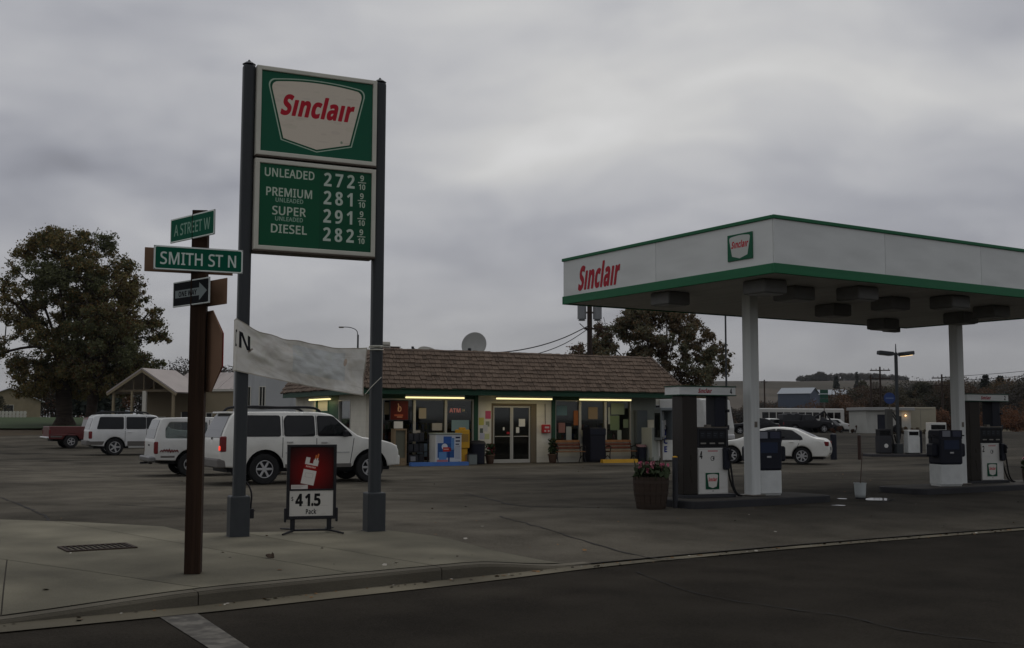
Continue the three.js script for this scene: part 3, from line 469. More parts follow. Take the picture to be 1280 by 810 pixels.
const pumpMat = (num) => canvasMat(512, 640, (x, w, h) => {
  x.fillStyle = '#c9c8c2'; x.fillRect(0, 0, w, h); text(x, num, 45, 92, 150, { sx: .62, fill: '#101010', stroke: 3 }); x.fillStyle = '#a73440'; x.fillRect(165, 26, 170, 16); x.fillStyle = '#c9c8c2'; for (let i = 0; i < 9; i++) x.fillRect(178 + i * 17, 26, 4, 16);
  x.strokeStyle = '#2b2b30'; x.lineWidth = 9; x.beginPath(); x.arc(245, 140, 30, 0, 7); x.stroke(); x.lineWidth = 6; x.fillStyle = '#2b2b30'; x.beginPath(); x.moveTo(245, 140); x.lineTo(280, 105); x.lineTo(262, 160); x.fill();
  x.strokeStyle = 'rgba(70,70,66,.5)'; x.lineWidth = 3; x.strokeRect(10, 10, w - 20, h - 20); x.fillStyle = 'rgba(60,60,56,.5)'; x.fillRect(235, h - 46, 26, 14);
  grime(x, w, h, 50, .05);
}, .4);
const pumpBadge = canvasMat(256, 256, (x, w, h) => { x.fillStyle = '#0d4330'; x.fillRect(0, 0, w, h); shield(x, w / 2, h / 2, w * .84, h * .88, 0, '#c6c4bc', ['#c6c4bc', '#c6c4bc']); brandWord(x, w / 2 + 2, h * .4, 80, 170); }, .45);
const dispMat = canvasMat(512, 224, (x, w, h) => { x.fillStyle = '#141518'; x.fillRect(0, 0, w, h); for (let i = 0; i < 4; i++) { x.fillStyle = '#23262b'; x.fillRect(30 + i * 118, 26, 98, 92); x.fillStyle = '#3b4046'; x.fillRect(42 + i * 118, 50, 60, 10); x.fillRect(42 + i * 118, 78, 44, 8); } x.fillStyle = '#85837d'; for (let i = 0; i < 3; i++) x.fillRect(36 + i * 165, 172, 100, 18); }, .3);
function pump(num, label, pos, turn) {
  const t = thing('fuel_pump', label, 'fuel pump', pos, turn, undefined), w0 = -.62, D = .46;
  obj('plinth', rb2(w0, .62, 0, .07, -D, 0, .01), M.darkPlastic, t);
  obj('side_column', rb2(w0, w0 + .34, .07, 2.06, -D + .03, -.01, .02), M.pumpSteel, t, 'brushed steel column on the left');
  const cab = grp('cabinet', t); obj('casing', rb2(w0 + .345, .44, .07, 1.0, -D + .02, -.03, .015), M.white, cab); obj('front_panel', b2(w0 + .355, .43, .08, .985, -.03, -.008), pumpMat(num), cab);
  obj('badge', [rb2(-.105, .215, .17, .5, -.008, .006, .01)], M.green, cab); obj('badge_face', plane(.305, .315, .055, .335, .0075), pumpBadge, cab);
  const ds = grp('display', t); obj('housing', rb2(w0 + .345, .45, 1.005, 1.4, -D + .03, -.02, .02), M.darkPlastic, ds); obj('screen', plane(.66, .35, .08, 1.2, -.0185), dispMat, ds);
  obj('card_reader', rb2(-.05, .06, 1.4, 1.47, -.14, -.03, .01), M.steel, ds); obj('shelf', rb2(w0 + .345, .45, 1.4, 1.425, -D + .03, -.02, .008), M.steel, ds);
  obj('pillar', rb2(.17, .42, 1.425, 2.06, -D + .06, -.06, .015), M.navy, t, 'dark blue pillar on the right');
  obj('hose_mast', [rb2(.46, .5, .1, 2.06, -.2, -.12, .01), rb2(.46, .52, 1.36, 1.46, -.22, -.06, .01), rb2(.46, .53, .9, 1.0, -.22, -.06, .01), rb2(.46, .53, 1.72, 1.78, -.22, -.06, .01)], M.darkPlastic, t);
  const hd = grp('header', t); obj('panel', rb2(w0 - .12, .6, 2.06, 2.235, -D - .05, .06, .012), M.canopyWhite, hd);
  obj('stripe', [rb2(w0 - .132, .612, 2.225, 2.25, -D - .062, .072, .006), rb2(w0 - .132, .612, 2.05, 2.072, -D - .062, .072, .006)], M.darkGreen, hd);
  obj('lettering', plane(1.3, .14, -.07, 2.148, .0625), canvasMat(1024, 96, (x, w, h) => { brandWord(x, w * .45, h * .5, 80, 250, '#9c2f3b'); text(x, num, w * .925, h * .5, 104, { sx: .7, fill: '#101010', stroke: 3 }); }, .45, { transparent: true, alphaTest: .4 }), hd);
  const nz = grp('nozzle', t, [.37, .78, .03]); obj('holster', rbox(.13, .44, .12, 0, 0, -.01, .03), M.navy, nz); obj('handle', [rbox(.05, .22, .06, .045, .08, .07, .02), bar([.045, .17, .08], [.03, .1, .15], .014)], M.black, nz);
  obj('hose', tube([[.44, .74, .06], [.475, .4, .08], [.5, .22, .09], [.58, .07, .1], [.72, .03, .06], [.66, .05, -.04], [.53, .4, -.1], [.5, 1.1, -.12], [.49, 1.8, -.14]], .02, 50, 7), M.rubber, t);
  return t;
}
{ let [X, d] = cw(.86, 2.72); pump('4', 'white fuel pump marked 4 with a steel column beside the flower barrel', [X, d, .148], rad(23));
  [X, d] = cw(10.75, 3.25); pump('2', 'white fuel pump marked 2 under its header, right of the second column', [X, d, .148], rad(21)); }
function bin(label, pos, turn) {
  const t = thing('service_bin', label, 'service bin', pos, turn, 'dark blue windscreen wash bins beside the canopy columns');
  obj('pedestal', [rb2(-.3, .3, .03, .52, -.24, .24, .03), rb2(-.29, .29, 0, .05, -.2, .2, .01)], M.canopyWhite, t);
  obj('body', rb2(-.305, .305, .52, 1.16, -.26, .26, .05), M.navy, t);
  obj('hood', extr([[-.26, 1.13], [.26, 1.13], [.24, 1.3], [.2, 1.34], [-.26, 1.34]], .61, .02).rotateY(Math.PI / 2).translate(-.305, 0, 0), M.navy, t);
  for (const s of [-1, 1]) { const b = grp('squeegee_bucket', t, [s * .36, .86, .02]); obj('tub', rbox(.17, .32, .3, 0, 0, 0, .05, 3), M.navy, b); obj('squeegee', [bar([0, .05, 0], [s * .05, .34, .04], .012, .012), rbox(.03, .03, .2, s * .05, .35, .04, .01)], M.black, b); }
  obj('towel_slot', [rb2(-.24, -.03, 1.18, 1.36 - .04, .258, .272, .01)], mat([.2, .21, .24], .4), t); obj('towel_slot', [rb2(.03, .25, 1.18, 1.32, .258, .272, .01)], mat([.045, .05, .08], .4), t);
  obj('latch', rb2(-.05, .05, .78, .82, .258, .275, .008), M.alloy, t); obj('flap', rb2(-.2, .2, .88, 1.1, .256, .268, .02), mat([.02, .03, .062], .5), t);
  return t;
}
{ let [X, d] = cw(2.47, 2.85); bin('dark blue wash bin with white base right of the nearer canopy column', [X, d, .148], rad(14));
  [X, d] = cw(8.72, 3.05); bin('dark blue wash bin with white base left of the further canopy column', [X, d, .148], rad(12)); }
{ // half-barrel planters
  const barrel = (label, X, d, r, h, bloom, seed) => {
    const t = thing('barrel_planter', label, 'planter', [X, d, lotH(X, d)]); const n = 18, wood = mat([.06, .045, .034], .85, { map: woodTex }); const R = rng(seed);
    const prof = (y) => r * (.8 + .26 * Math.sin(Math.min(1, y / h * .9 + .06) * 1.75) * .9);
    for (let i = 0; i < n; i++) { const w = 2 * Math.PI / n, pts = []; for (let k = 0; k <= 5; k++) { const y = h * k / 5; pts.push([prof(y), y]); } const gs = []; const a0 = i * w + .012, a1 = (i + 1) * w - .012, jut = 1 + (R() - .5) * .025;
      for (let k = 0; k < 5; k++) { const q = (a, k2, o) => [Math.cos(a) * pts[k2][0] * jut * o, pts[k2][1], Math.sin(a) * pts[k2][0] * jut * o]; gs.push(quad(q(a1, k, 1), q(a0, k, 1), q(a0, k + 1, 1), q(a1, k + 1, 1)), quad(q(a0, k, .93), q(a1, k, .93), q(a1, k + 1, .93), q(a0, k + 1, .93))); if (k === 4) gs.push(quad(q(a1, 5, 1), q(a0, 5, 1), q(a0, 5, .93), q(a1, 5, .93))); }
      obj('stave', gs, wood, t); }
    for (const y of [.1, .5, .84]) obj('hoop', new THREE.CylinderGeometry(prof(y * h + .03) * 1.02, prof(y * h - .03) * 1.02, .06, 28, 1, true).translate(0, y * h, 0), mat([.06, .045, .035], .6, { metalness: .5, side: THREE.DoubleSide }), t);
    obj('soil', new THREE.CylinderGeometry(prof(h) * .92, prof(h) * .92, .02, 20).translate(0, h - .07, 0), mat([.02, .015, .01], 1), t);
    const lf = [], fl = [], col = [];
    for (let i = 0; i < 170; i++) { const a = R() * 7, q = Math.sqrt(R()) * r * 1.05, y = h - .04 + R() * .26 * (1.15 - q / r * .4), s = .05 + .05 * R(); lf.push(moved(plane(s, s * 1.8), Math.cos(a) * q, y, Math.sin(a) * q, R() * 3, R() * 6, R() * 3)); }
    for (let i = 0; i < bloom; i++) { const a = R() * 7, q = Math.sqrt(R()) * r * .95, y = h + .1 + R() * .17; for (let k = 0; k < 5; k++) { fl.push(tint(moved(new THREE.CircleGeometry(.022 + .014 * R(), 6), Math.cos(a) * q + (R() - .5) * .05, y + (R() - .5) * .05, Math.sin(a) * q + (R() - .5) * .05, R() * 3, R() * 6, 0), R() < .5 ? [.42, .1, .16] : [.5, .2, .24])); } }
    for (let i = 0; i < 40; i++) { const a = R() * 7, q = R() * r * .8; lf.push(clean(bar([Math.cos(a) * q, h - .05, Math.sin(a) * q], [Math.cos(a) * q * 1.25, h + .2 + .22 * R(), Math.sin(a) * q * 1.25], .008, .004, 4))); }
    stuff(obj('leaves', lf, mat([.035, .05, .022], .8, { side: THREE.DoubleSide }), t)); stuff(obj('flowers', fl, mat([1, 1, 1], .8, { side: THREE.DoubleSide, vertexColors: true }), t));
    return t;
  };
  barrel('half barrel planter of pink flowers at the near end of the left pump island', 2.7, 21.75, .335, .62, 34, 3);
  const [bx, bd] = cw(12.15, 2.9); barrel('dark planter of pale flowers at the far right end of the pump island', bx, bd, .34, .5, 22, 8);
}
{ // guard posts
  const post = (label, X, d, r, h, m, cap, g) => { const t = thing('bollard', label, 'bollard', [X, d, lotH(X, d)], 0, g); obj('pipe', [cyl(r, r, h, 0, h / 2, 0, 16)], m, t); obj('top', new THREE.SphereGeometry(r * 1.01, 14, 6, 0, 7, 0, Math.PI / 2).scale(1, .5, 1).translate(0, h, 0), cap, t); return t; };
  post('thin dark guard post with a yellow top beside the flower barrel', 3.2, 21.95, .055, .98, M.darkPlastic, M.yellow);
  post('short dark post standing behind the tail of the white sedan', 14.2, 49.4, .14, 1.08, M.navy, M.navy);
  post('thin dark brown post standing behind the bucket', 15.4, 49.6, .075, 1.06, mat([.05, .03, .024], .7), M.black);
  const t = thing('bucket', 'pale grey bucket with a long handled squeegee standing between the pump islands', 'bucket', [7.62, 24.55, lotH(7.62, 24.55)]);
  obj('tub', [moved(new THREE.LatheGeometry([[.001, .02], [.105, .02], [.115, .1], [.13, .33], [.14, .335], [.14, .345], [.122, .345], [.1, .05]].map((p) => new THREE.Vector2(...p)), 24))], mat([.42, .45, .44], .6), t);
  obj('base', cyl(.115, .11, .03, 0, .017, 0, 20), M.black, t); obj('handle', bar([-.02, .05, 0], [.06, 1.0, .02], .011, .011, 8), mat([.1, .075, .06], .7), t); obj('bail', moved(new THREE.TorusGeometry(.13, .004, 6, 20, Math.PI), 0, .31, 0, .9, 0, 0), M.steel, t);
}
// ---------------------------------------------------------------- lamp post and old pumps further back
{
  const X = 18.63, d = 54, t = thing('lamp_post', 'tall dark lamp post with two box heads, the right head lit', 'lamp post', [X, d, .12], rad(12));
  obj('shaft', rbox(.13, 4.9, .13, .02, 2.45, 0, .02), M.pole, t); obj('finial', bar([.02, 4.88, 0], [.02, 5.32, 0], .035, .02, 8), M.pole, t); obj('base', rbox(.36, .5, .36, .02, .25, 0, .03), M.pole, t);
  for (const s of [-1, 1]) {
    const h = grp('lamp_head', t, [.02, 4.78, 0]); h.userData.label = s > 0 ? 'lit right lamp head' : 'unlit left lamp head';
    obj('arm', bar([0, .02, 0], [s * .22, .04, 0], .035), M.pole, h); obj('housing', [rbox(.72, .19, .42, s * .56, .08, 0, .04, 2, 0, s > 0 ? .25 : -.15, s > 0 ? .13 : -.1)], M.pole, h);
    obj('lens', rbox(.52, .03, .32, s * .57, -.025 + (s > 0 ? .005 : .012), 0, .012, 2, 0, s > 0 ? .25 : -.15, s > 0 ? .13 : -.1), s > 0 ? mat([.9, .75, .45], .5, { emissive: new THREE.Color(1, .66, .3), emissiveIntensity: 1.6 }) : mat([.4, .4, .38], .4), h);
  }
  const L = new THREE.SpotLight(new THREE.Color(1, .66, .32), 4, 12, rad(60), .6, 2); L.position.set(X + .56, 4.8, -d - .12); L.target.position.set(X + .62, 0, -d); L.shadow.radius = 8; L.castShadow = true; scene.add(L, L.target);
  const pi = thing('pump_island', 'low dark kerbed island in the distance carrying the lamp post', 'pump island', [19.2, 54.2, 0], rad(8)); obj('kerb', rb2(-2.1, 2.6, -.05, .13, -.7, .5, .05), mat([.05, .05, .055], .8, { map: concreteTex }), pi); obj('top', rb2(-2.05, 2.55, .128, .14, -.64, .44, .004), mat([.06, .057, .05], .9, { map: concreteTex }), pi);
  const dispenser = (label, x, dd, w, h, mBody, mTop, deco) => { const q = thing('diesel_pump', label, 'fuel pump', [x, dd, .135], rad(8)); obj('casing', rb2(-w / 2, w / 2, .04, h * .72, -.25, .22, .02), mBody, q); obj('head', rb2(-w / 2 + .01, w / 2 - .01, h * .72, h, -.22, .2, .02), mTop, q); obj('plinth', rb2(-w / 2 + .02, w / 2 - .02, 0, .05, -.22, .19, .01), M.black, q); obj('display', b2(-w / 2 + .06, w / 2 - .06, h * .78, h * .93, .2, .212), M.darkGlass, q); obj('hose', tube([[w / 2, h * .8, .1], [w / 2 + .13, h * .5, .14], [w / 2 + .1, .12, .16], [w / 2 + .02, h * .4, .18]], .02, 20, 6), M.rubber, q); if (deco) deco(q); return q; };
  dispenser('dark old fuel pump with a pale round emblem left of the lamp post', 17.98, 54.1, .62, 1.18, M.darkPlastic, M.black, (q) => obj('emblem', cyl(.1, .1, .02, .02, .38, .225, 18, Math.PI / 2), M.paper, q));
  dispenser('pale fronted fuel pump just right of the lamp post', 19.35, 54.1, .6, 1.14, M.canopyWhite, M.canopyWhite, (q) => obj('side_panel', rb2(.3, .42, .03, 1.12, -.24, .2, .01), M.navy, q));
  dispenser('white fuel pump partly hidden behind the right blue wash bin', 20.35, 53.6, .85, 1.5, M.white, M.white);
  const pl = thing('hose_pillar', 'grey square pillar hung with dark hoses beside the distant lamp post', 'pillar', [18.33, 54.3, .135], rad(8)); obj('shaft', rbox(.3, 2.15, .25, 0, 1.08, 0, .02), mat([.09, .09, .085], .7, { map: dirtTex }), pl); obj('hose', [tube([[.16, 2.0, .1], [.42, 1.5, .14], [.46, .9, .15], [.3, .5, .15], [.2, .9, .14]], .035, 24, 6), tube([[.16, 1.9, .0], [.5, 1.3, .05], [.5, .7, .06], [.24, .4, .06]], .035, 20, 6)], M.rubber, pl); obj('reel', cyl(.2, .2, .16, .4, 1.2, 0, 18, Math.PI / 2), M.black, pl);
  const bs = thing('round_sign', 'round blue sign on a thin post behind the lamp post', 'sign', [19.3, 57, lotH(19.3, 57)], 0); obj('post', cyl(.025, .025, 2.6, 0, 1.3, -.02, 8), M.steel, bs); obj('disc', cyl(.29, .29, .02, 0, 2.86, 0, 28, Math.PI / 2), mat([.03, .055, .17], .5), bs); obj('band', b2(-.2, .2, 2.83, 2.89, .011, .014), mat([.12, .17, .28], .5), bs);
}
// ---------------------------------------------------------------- the shop
const ST = rad(26.8), SOr = [-4.405, 41.0];
const sw = (u, out = 0) => [SOr[0] + u * Math.cos(ST) + out * Math.sin(ST), SOr[1] + u * Math.sin(ST) - out * Math.cos(ST)];   // shop plan: u along the front, out towards the camera from the eave line
const shopThing = (name, label, cat, u, out, y = 0, turn = 0, g) => { const [X, d] = sw(u, out); return thing(name, label, cat, [X, d, lotH(X, d) + y], ST + turn, g); };
{
  const [X, d] = sw(0), t = thing('shop', 'low white roadside shop with a brown shingle mansard roof and green fascia', 'shop', [X, d, lotH(X, d) - .01], ST);
  const Z = -1.0, H = 2.66, th = .16, U0 = -.65, U1 = 12.3, DEP = 10.4;                 // front wall plane, wall height
  const wallTex = dataTex(512, (u, v) => { const r = Math.floor(v * 8), s = r % 2 ? .5 : 0, fu = ((u * 4 + s) % 1), fv = (v * 8) % 1; const j = (fu < .03 || fv < .06) ? .9 : 1; const n = tile(u, v, (x, y) => fbm(x * 5, y * 5, 2, 5)); const w = j * (.95 + .25 * (n - .5)); return [w, w * .99, w * .96]; }, { metres: 1.63 });
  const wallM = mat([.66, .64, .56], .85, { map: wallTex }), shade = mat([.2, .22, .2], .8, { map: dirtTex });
  const seg = (u0, u1, y0, y1, m = wallM) => { const g = b2(u0, u1, y0, y1, Z - th, Z); const p = g.attributes.position, uv = g.attributes.uv; for (let i = 0; i < p.count; i++) uv.setXY(i, p.getX(i) + p.getZ(i), p.getY(i)); return obj('wall', g, m, t); };
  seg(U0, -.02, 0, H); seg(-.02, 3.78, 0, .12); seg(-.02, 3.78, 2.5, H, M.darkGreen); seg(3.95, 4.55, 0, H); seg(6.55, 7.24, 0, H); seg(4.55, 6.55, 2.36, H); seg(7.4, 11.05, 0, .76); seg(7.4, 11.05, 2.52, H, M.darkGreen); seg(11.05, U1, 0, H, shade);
  for (const u of [3.865, 7.32]) obj('green_post', rb2(u - .085, u + .085, 0, H, Z - .1, Z + .06, .015), M.darkGreen, t);
  // side wall towards the parked cars
  const side = (z0, z1, y0, y1, m = wallM) => { const g = b2(U0, U0 + th, y0, y1, Z - z1 + 1, Z - z0 + 1); const p = g.attributes.position, uv = g.attributes.uv; for (let i = 0; i < p.count; i++) uv.setXY(i, p.getX(i) + p.getZ(i), p.getY(i)); return obj('wall', g, m, t); };
  side(1.0 + th, 2.75, 0, H); side(2.75, 4.2, 0, .5); side(2.75, 4.2, 2.48, H); side(4.2, 5.55, 0, H, M.darkGreen); side(5.55, 7.3, 0, 1.96); side(7.3, DEP, 0, H); side(5.55, 7.3, 2.6, H);
  const pane = (g, u0, u1, y0, y1, z = Z - .07) => obj('pane', b2(u0, u1, y0, y1, z - .004, z + .004), M.glass, g);
  const fr = (g, u0, u1, y0, y1, w = .05, m = M.alloyFrame) => obj('frame', [b2(u0, u0 + w, y0, y1, Z - .11, Z + .012), b2(u1 - w, u1, y0, y1, Z - .11, Z + .012), b2(u0 + w, u1 - w, y1 - w, y1, Z - .11, Z + .01), b2(u0 + w, u1 - w, y0, y0 + w, Z - .11, Z + .01)], m, g);
  M.alloyFrame = mat([.42, .41, .37], .4, { metalness: .3 });
  for (const [u0, u1, y0, y1] of [[-.02, 1.3, .12, 2.5], [1.3, 2.6, .12, 2.5], [2.6, 3.78, .12, 2.5], [7.4, 8.58, .76, 2.52], [8.58, 9.8, .76, 2.52], [9.8, 11.05, .76, 2.52]]) { const g = grp('window', t); fr(g, u0 + .003, u1 - .003, y0, y1, .045, M.alloyFrame); pane(g, u0 + .045, u1 - .045, y0 + .045, y1 - .045); }
  { const g = grp('window', t); obj('frame', [b2(U0 - .015, U0 + .1, .5, 2.48, -2.8, -2.75), b2(U0 - .015, U0 + .1, .5, 2.48, -4.2, -4.15), b2(U0 - .015, U0 + .1, 2.43, 2.48, -4.15, -2.8), b2(U0 - .015, U0 + .1, .5, .55, -4.15, -2.8)], M.alloyFrame, g); obj('pane', b2(U0 + .05, U0 + .058, .55, 2.43, -4.15, -2.8), M.glass, g);
    const g2 = grp('window', t); obj('frame', [b2(U0 - .02, U0 + .1, 1.96, 2.6, -5.65, -5.55), b2(U0 - .02, U0 + .1, 1.96, 2.6, -7.3, -7.2), b2(U0 - .02, U0 + .1, 1.96, 2.06, -7.2, -5.65), b2(U0 - .02, U0 + .1, 2.5, 2.6, -7.2, -5.65)], M.darkGreen, g2); obj('pane', b2(U0 + .05, U0 + .06, 2.06, 2.5, -7.2, -5.65), mat([.5, .48, .38], .6), g2); }
  // double glass door
  const fd = mat([.16, .13, .09], .6, { map: dirtTex });
  obj('door_frame', [b2(4.55, 4.62, 0, 2.36, Z - .14, Z + .02), b2(6.3, 6.55, 0, 2.36, Z - .14, Z + .02), b2(4.62, 6.3, 2.27, 2.36, Z - .14, Z + .02)], fd, t);
  for (const [a, b, hs] of [[4.63, 5.455, 1], [5.465, 6.29, -1]]) {
    const g = grp('door', t); obj('frame', [b2(a, a + .06, .02, 2.26, Z - .09, Z - .03), b2(b - .06, b, .02, 2.26, Z - .09, Z - .03), b2(a + .06, b - .06, 2.2, 2.26, Z - .09, Z - .03), b2(a + .06, b - .06, .02, .16, Z - .09, Z - .03)], M.alloyFrame, g);
    obj('pane', b2(a + .06, b - .06, .16, 2.2, Z - .066, Z - .058), M.glass, g); obj('handle', [bar([a + .08, 1.06, Z - .01], [b - .08, 1.06, Z - .01], .018), bar([a + .1, 1.06, Z - .01], [a + .1, 1.06, Z - .06], .012), bar([b - .1, 1.06, Z - .01], [b - .1, 1.06, Z - .06], .012)], M.alloyFrame, g);
    if (hs < 0) { obj('notice', b2(a + .32, a + .6, 1.45, 1.75, Z - .057, Z - .05), M.paper, g); obj('notice', b2(a + .2, a + .34, 1.2, 1.42, Z - .057, Z - .051), M.paper, g); } else { obj('notice', b2(a + .45, a + .52, 1.3, 1.42, Z - .057, Z - .05), M.paper, g); obj('notice', b2(a + .62, a + .75, 1.15, 1.24, Z - .057, Z - .05), M.red, g); }
  }
  // rooms behind the glass
  const inM = mat([.2, .17, .13], .8), dark = mat([.06, .055, .05], .8);
  obj('back_wall', b2(U0 + .2, U1 - .05, 0, H, -DEP, -DEP + .15), mat([.16, .14, .11], .8), t); obj('end_wall', [b2(U1 - .16, U1, 0, H, -DEP + .15, Z - th - .002)], wallM, t); obj('floor', b2(U0 + .17, U1 - .17, -.02, .02, -DEP + .16, Z - th), inM, t); obj('ceiling', b2(U0 + .17, U1 - .17, H + .005, H + .03, -DEP + .16, Z - th), inM, t);
  // eaves, fascia, mansard of wooden shingles
  const E0 = -1.25, E1 = 13.2, RZ = -1.1, YE = 2.86, YR = 4.33;
  obj('soffit', [b2(E0 + .02, E1 - .02, H, H + .02, Z - .0, -.03), b2(E0 + .02, U0, H, H + .02, -DEP, Z - .002), b2(U1, E1 - .02, H, H + .02, -DEP, Z - .002)], mat([.33, .33, .29], .8, { map: dirtTex }), t);
  obj('fascia', [rb2(E0, E1, H - .02, YE, -.03, 0, .006), rb2(E0, E0 + .03, H - .02, YE, -DEP, -.03, .006), rb2(E1 - .03, E1, H - .02, YE, -DEP, -.03, .006)], M.darkGreen, t);
  obj('gutter', [bar([E0, YE - .01, .03], [E1, YE - .01, .03], .035)], M.darkGreen, t);
  const rf = grp('roof', t);
  obj('deck', [quad([E0, YE - .02, -.01], [E1, YE - .02, -.01], [E1 - 1.1, YR - .03, RZ], [E0 + 1.1, YR - .03, RZ]), quad([E0, YE - .02, -DEP], [E0, YE - .02, -.01], [E0 + 1.1, YR - .03, RZ], [E0 + 1.1, YR - .03, -DEP]), quad([E1, YE - .02, -.01], [E1, YE - .02, -DEP], [E1 - 1.1, YR - .03, -DEP], [E1 - 1.1, YR - .03, RZ]), b2(E0 + 1.1, E1 - 1.1, YR - .3, YR - .22, -DEP, RZ - .02)], mat([.04, .033, .028], .9), rf);
  const R = rng(12), gs = [], n = 9, sl = Math.atan2(YR - YE, -RZ), L = Math.hypot(YR - YE, RZ);
  const shingle = (w, x, i, kind) => { const len = L / n * (1.25 + .35 * R()), thk = .03 + .03 * R(), f = (i + .5) / n, k = .86 + .3 * R(); const g = box(w - .012, thk, len + .05 * R(), 0, 0, 0); const c = R() < .1 ? .72 : 1; tint(g, [.168 * k * c, .13 * k * c, .098 * k * c]);
    moved(g, 0, 0, 0, sl - .14, 0, 0); const y = lerp(YE, YR, f) + .03 + .008 * R(), z = lerp(.03, RZ, f) + .02; if (kind === 0) moved(g, x, y, z); else { moved(g, 0, 0, 0, 0, kind === 1 ? -Math.PI / 2 : Math.PI / 2, 0); moved(g, kind === 1 ? E0 - z + .02 : E1 + z - .02, y, x); } gs.push(g); };
  for (let i = 0; i < n; i++) { const f = (i + .5) / n; let x = E0 + 1.1 * f - .02; const e = E1 - 1.1 * f; while (x < e) { const w = Math.min(.11 + .15 * R(), e - x + .02); if (w > .05) shingle(w, x + w / 2, i, 0); x += w; }
    let z = -1.1 * f + .02; while (z > -DEP) { const w = .16 + .2 * R(); shingle(w, z - w / 2, i, 1); if (z > -4) shingle(w, z - w / 2, i, 2); z -= w; } }
  for (let i = 0; i < 26; i++) { for (const s of [0, 1]) { const f = (i + .5) / 26, k = .7 + .4 * R(); const g = box(.16, .03, .2, 0, 0, 0, sl - .5, s ? -Math.PI / 4 : Math.PI / 4, 0); tint(g, [.15 * k, .12 * k, .097 * k]); moved(g, s ? E1 - 1.1 * f : E0 + 1.1 * f, lerp(YE, YR, f) + .045, -1.1 * f); gs.push(g); } }
  for (let x = E0 + 1.1; x < E1 - 1.2; x += .24) { const k = .7 + .4 * R(); gs.push(tint(box(.225, .03, .2, x + .12, YR + .028 + .01 * R(), RZ - .02, .25), [.15 * k, .12 * k, .097 * k])); }
  stuff(obj('shingles', gs, mat([1, 1, 1], .88, { vertexColors: true, map: woodTex }), rf));
  // tube lights under the eaves
  const tubeM = mat([.9, .85, .6], .5, { emissive: new THREE.Color(1, .86, .42), emissiveIntensity: 1.15 });
  const tubeLight = (x0, x1, y, z, side2) => {
    const g = grp('tube_light', t); const len = Math.abs(x1 - x0);
    const a = side2 ? [U0 - .24, y, x0] : [x0, y, z], b = side2 ? [U0 - .24, y, x1] : [x1, y, z];
    obj('tube', bar(a, b, .032, .032, 10), tubeM, g);
    obj('fitting', side2 ? b2(U0 - .3, U0 - .18, y + .04, y + .1, x1, x0) : b2(x0, x1, y + .04, y + .1, z - .06, z + .06), M.frameCream, g);
    const l = new THREE.RectAreaLight(new THREE.Color(1, .8, .42), 11, side2 ? .06 : len, side2 ? len : .06); t.add(l); l.position.set(side2 ? U0 - .24 : (x0 + x1) / 2, y - .045, side2 ? (x0 + x1) / 2 : z); l.rotation.x = -Math.PI / 2;
  };
  tubeLight(.66, 3.05, 2.535, -.3); tubeLight(4.42, 6.88, 2.535, -.3); tubeLight(8.15, 10.6, 2.535, -.3); tubeLight(-4.6, -7.5, 2.52, 0, true);
  // things fixed to the front
  obj('notice', b2(4.28, 4.52, 1.75, 2.06, Z, Z + .006), mat([.5, .09, .17], .7), t, 'pink notice'); for (const [u, y, w, h, c] of [[4.0, 1.5, .22, .3, [.5, .47, .12]], [4.18, 1.25, .2, .26, [.5, .5, .48]], [4.05, .95, .2, .25, [.42, .42, .5]], [4.3, 1.45, .16, .2, [.25, .27, .2]], [4.24, .95, .22, .22, [.45, .47, .25]], [4.05, 1.2, .14, .18, [.1, .12, .1]]]) obj('notice', b2(u, u + w, y, y + h, Z, Z + .004 + .001 * (u * 10 % 2)), mat(c, .8), t);
  { const g = grp('wall_box', t, [6.93, 1.36, Z + .1]); obj('body', [rbox(.34, .34, .18, 0, 0, 0, .03)], M.red, g); obj('cord', bar([0, .18, -.05], [0, 1.0, -.07], .012), M.darkPlastic, g); obj('slot', [b2(-.1, .1, .02, .09, .09, .094), b2(-.12, -.04, -.12, -.05, .09, .094), b2(.04, .12, -.12, -.05, .09, .094)], mat([.5, .4, .38], .6), g); }
  { // lit word in the window
    const g = grp('window_sign', t, [3.1, 2.08, Z - .12]); g.userData.label = 'red lit letters in the left window'; obj('board', rbox(.84, .3, .03, 0, 0, 0, .01), M.black, g);
    const c = canvasMat(256, 90, (x, w, h) => { x.fillStyle = '#070606'; x.fillRect(0, 0, w, h); text(x, 'ATM', w * .42, h * .53, 74, { sx: 1.0, fill: '#e07a6a', stroke: 2 }); text(x, '24', w * .86, h * .52, 36, { fill: '#cfa766' }); }, .5); c.emissiveMap = c.map; c.emissive = new THREE.Color(1, 1, 1); c.emissiveIntensity = .55; obj('letters', plane(.8, .27, 0, 0, .0165), c, g); }
  obj('poster', b2(2.86, 3.6, 1.28, 1.7, Z - .05, Z - .045), mat([.2, .29, .3], .6), t); obj('poster', b2(3.28, 3.62, .72, 1.24, Z - .05, Z - .045), mat([.4, .42, .4], .6), t);
  obj('poster', b2(7.95, 8.2, .9, 1.45, Z - .05, Z - .045), mat([.3, .32, .3], .6), t); obj('poster', b2(8.62, 8.95, .8, 1.3, Z - .05, Z - .045), mat([.36, .37, .33], .6), t); obj('poster', b2(10.1, 10.75, 1.95, 2.42, Z - .05, Z - .045), mat([.2, .24, .17], .6), t); obj('poster', b2(10.05, 10.5, 1.3, 1.9, Z - .052, Z - .046), mat([.14, .19, .1], .6), t); obj('poster', b2(10.4, 10.6, .85, 1.3, Z - .05, Z - .045), mat([.3, .33, .27], .6), t); obj('poster', b2(8.3, 8.52, 1.5, 2.1, Z - .05, Z - .045), mat([.26, .09, .03], .6), t);
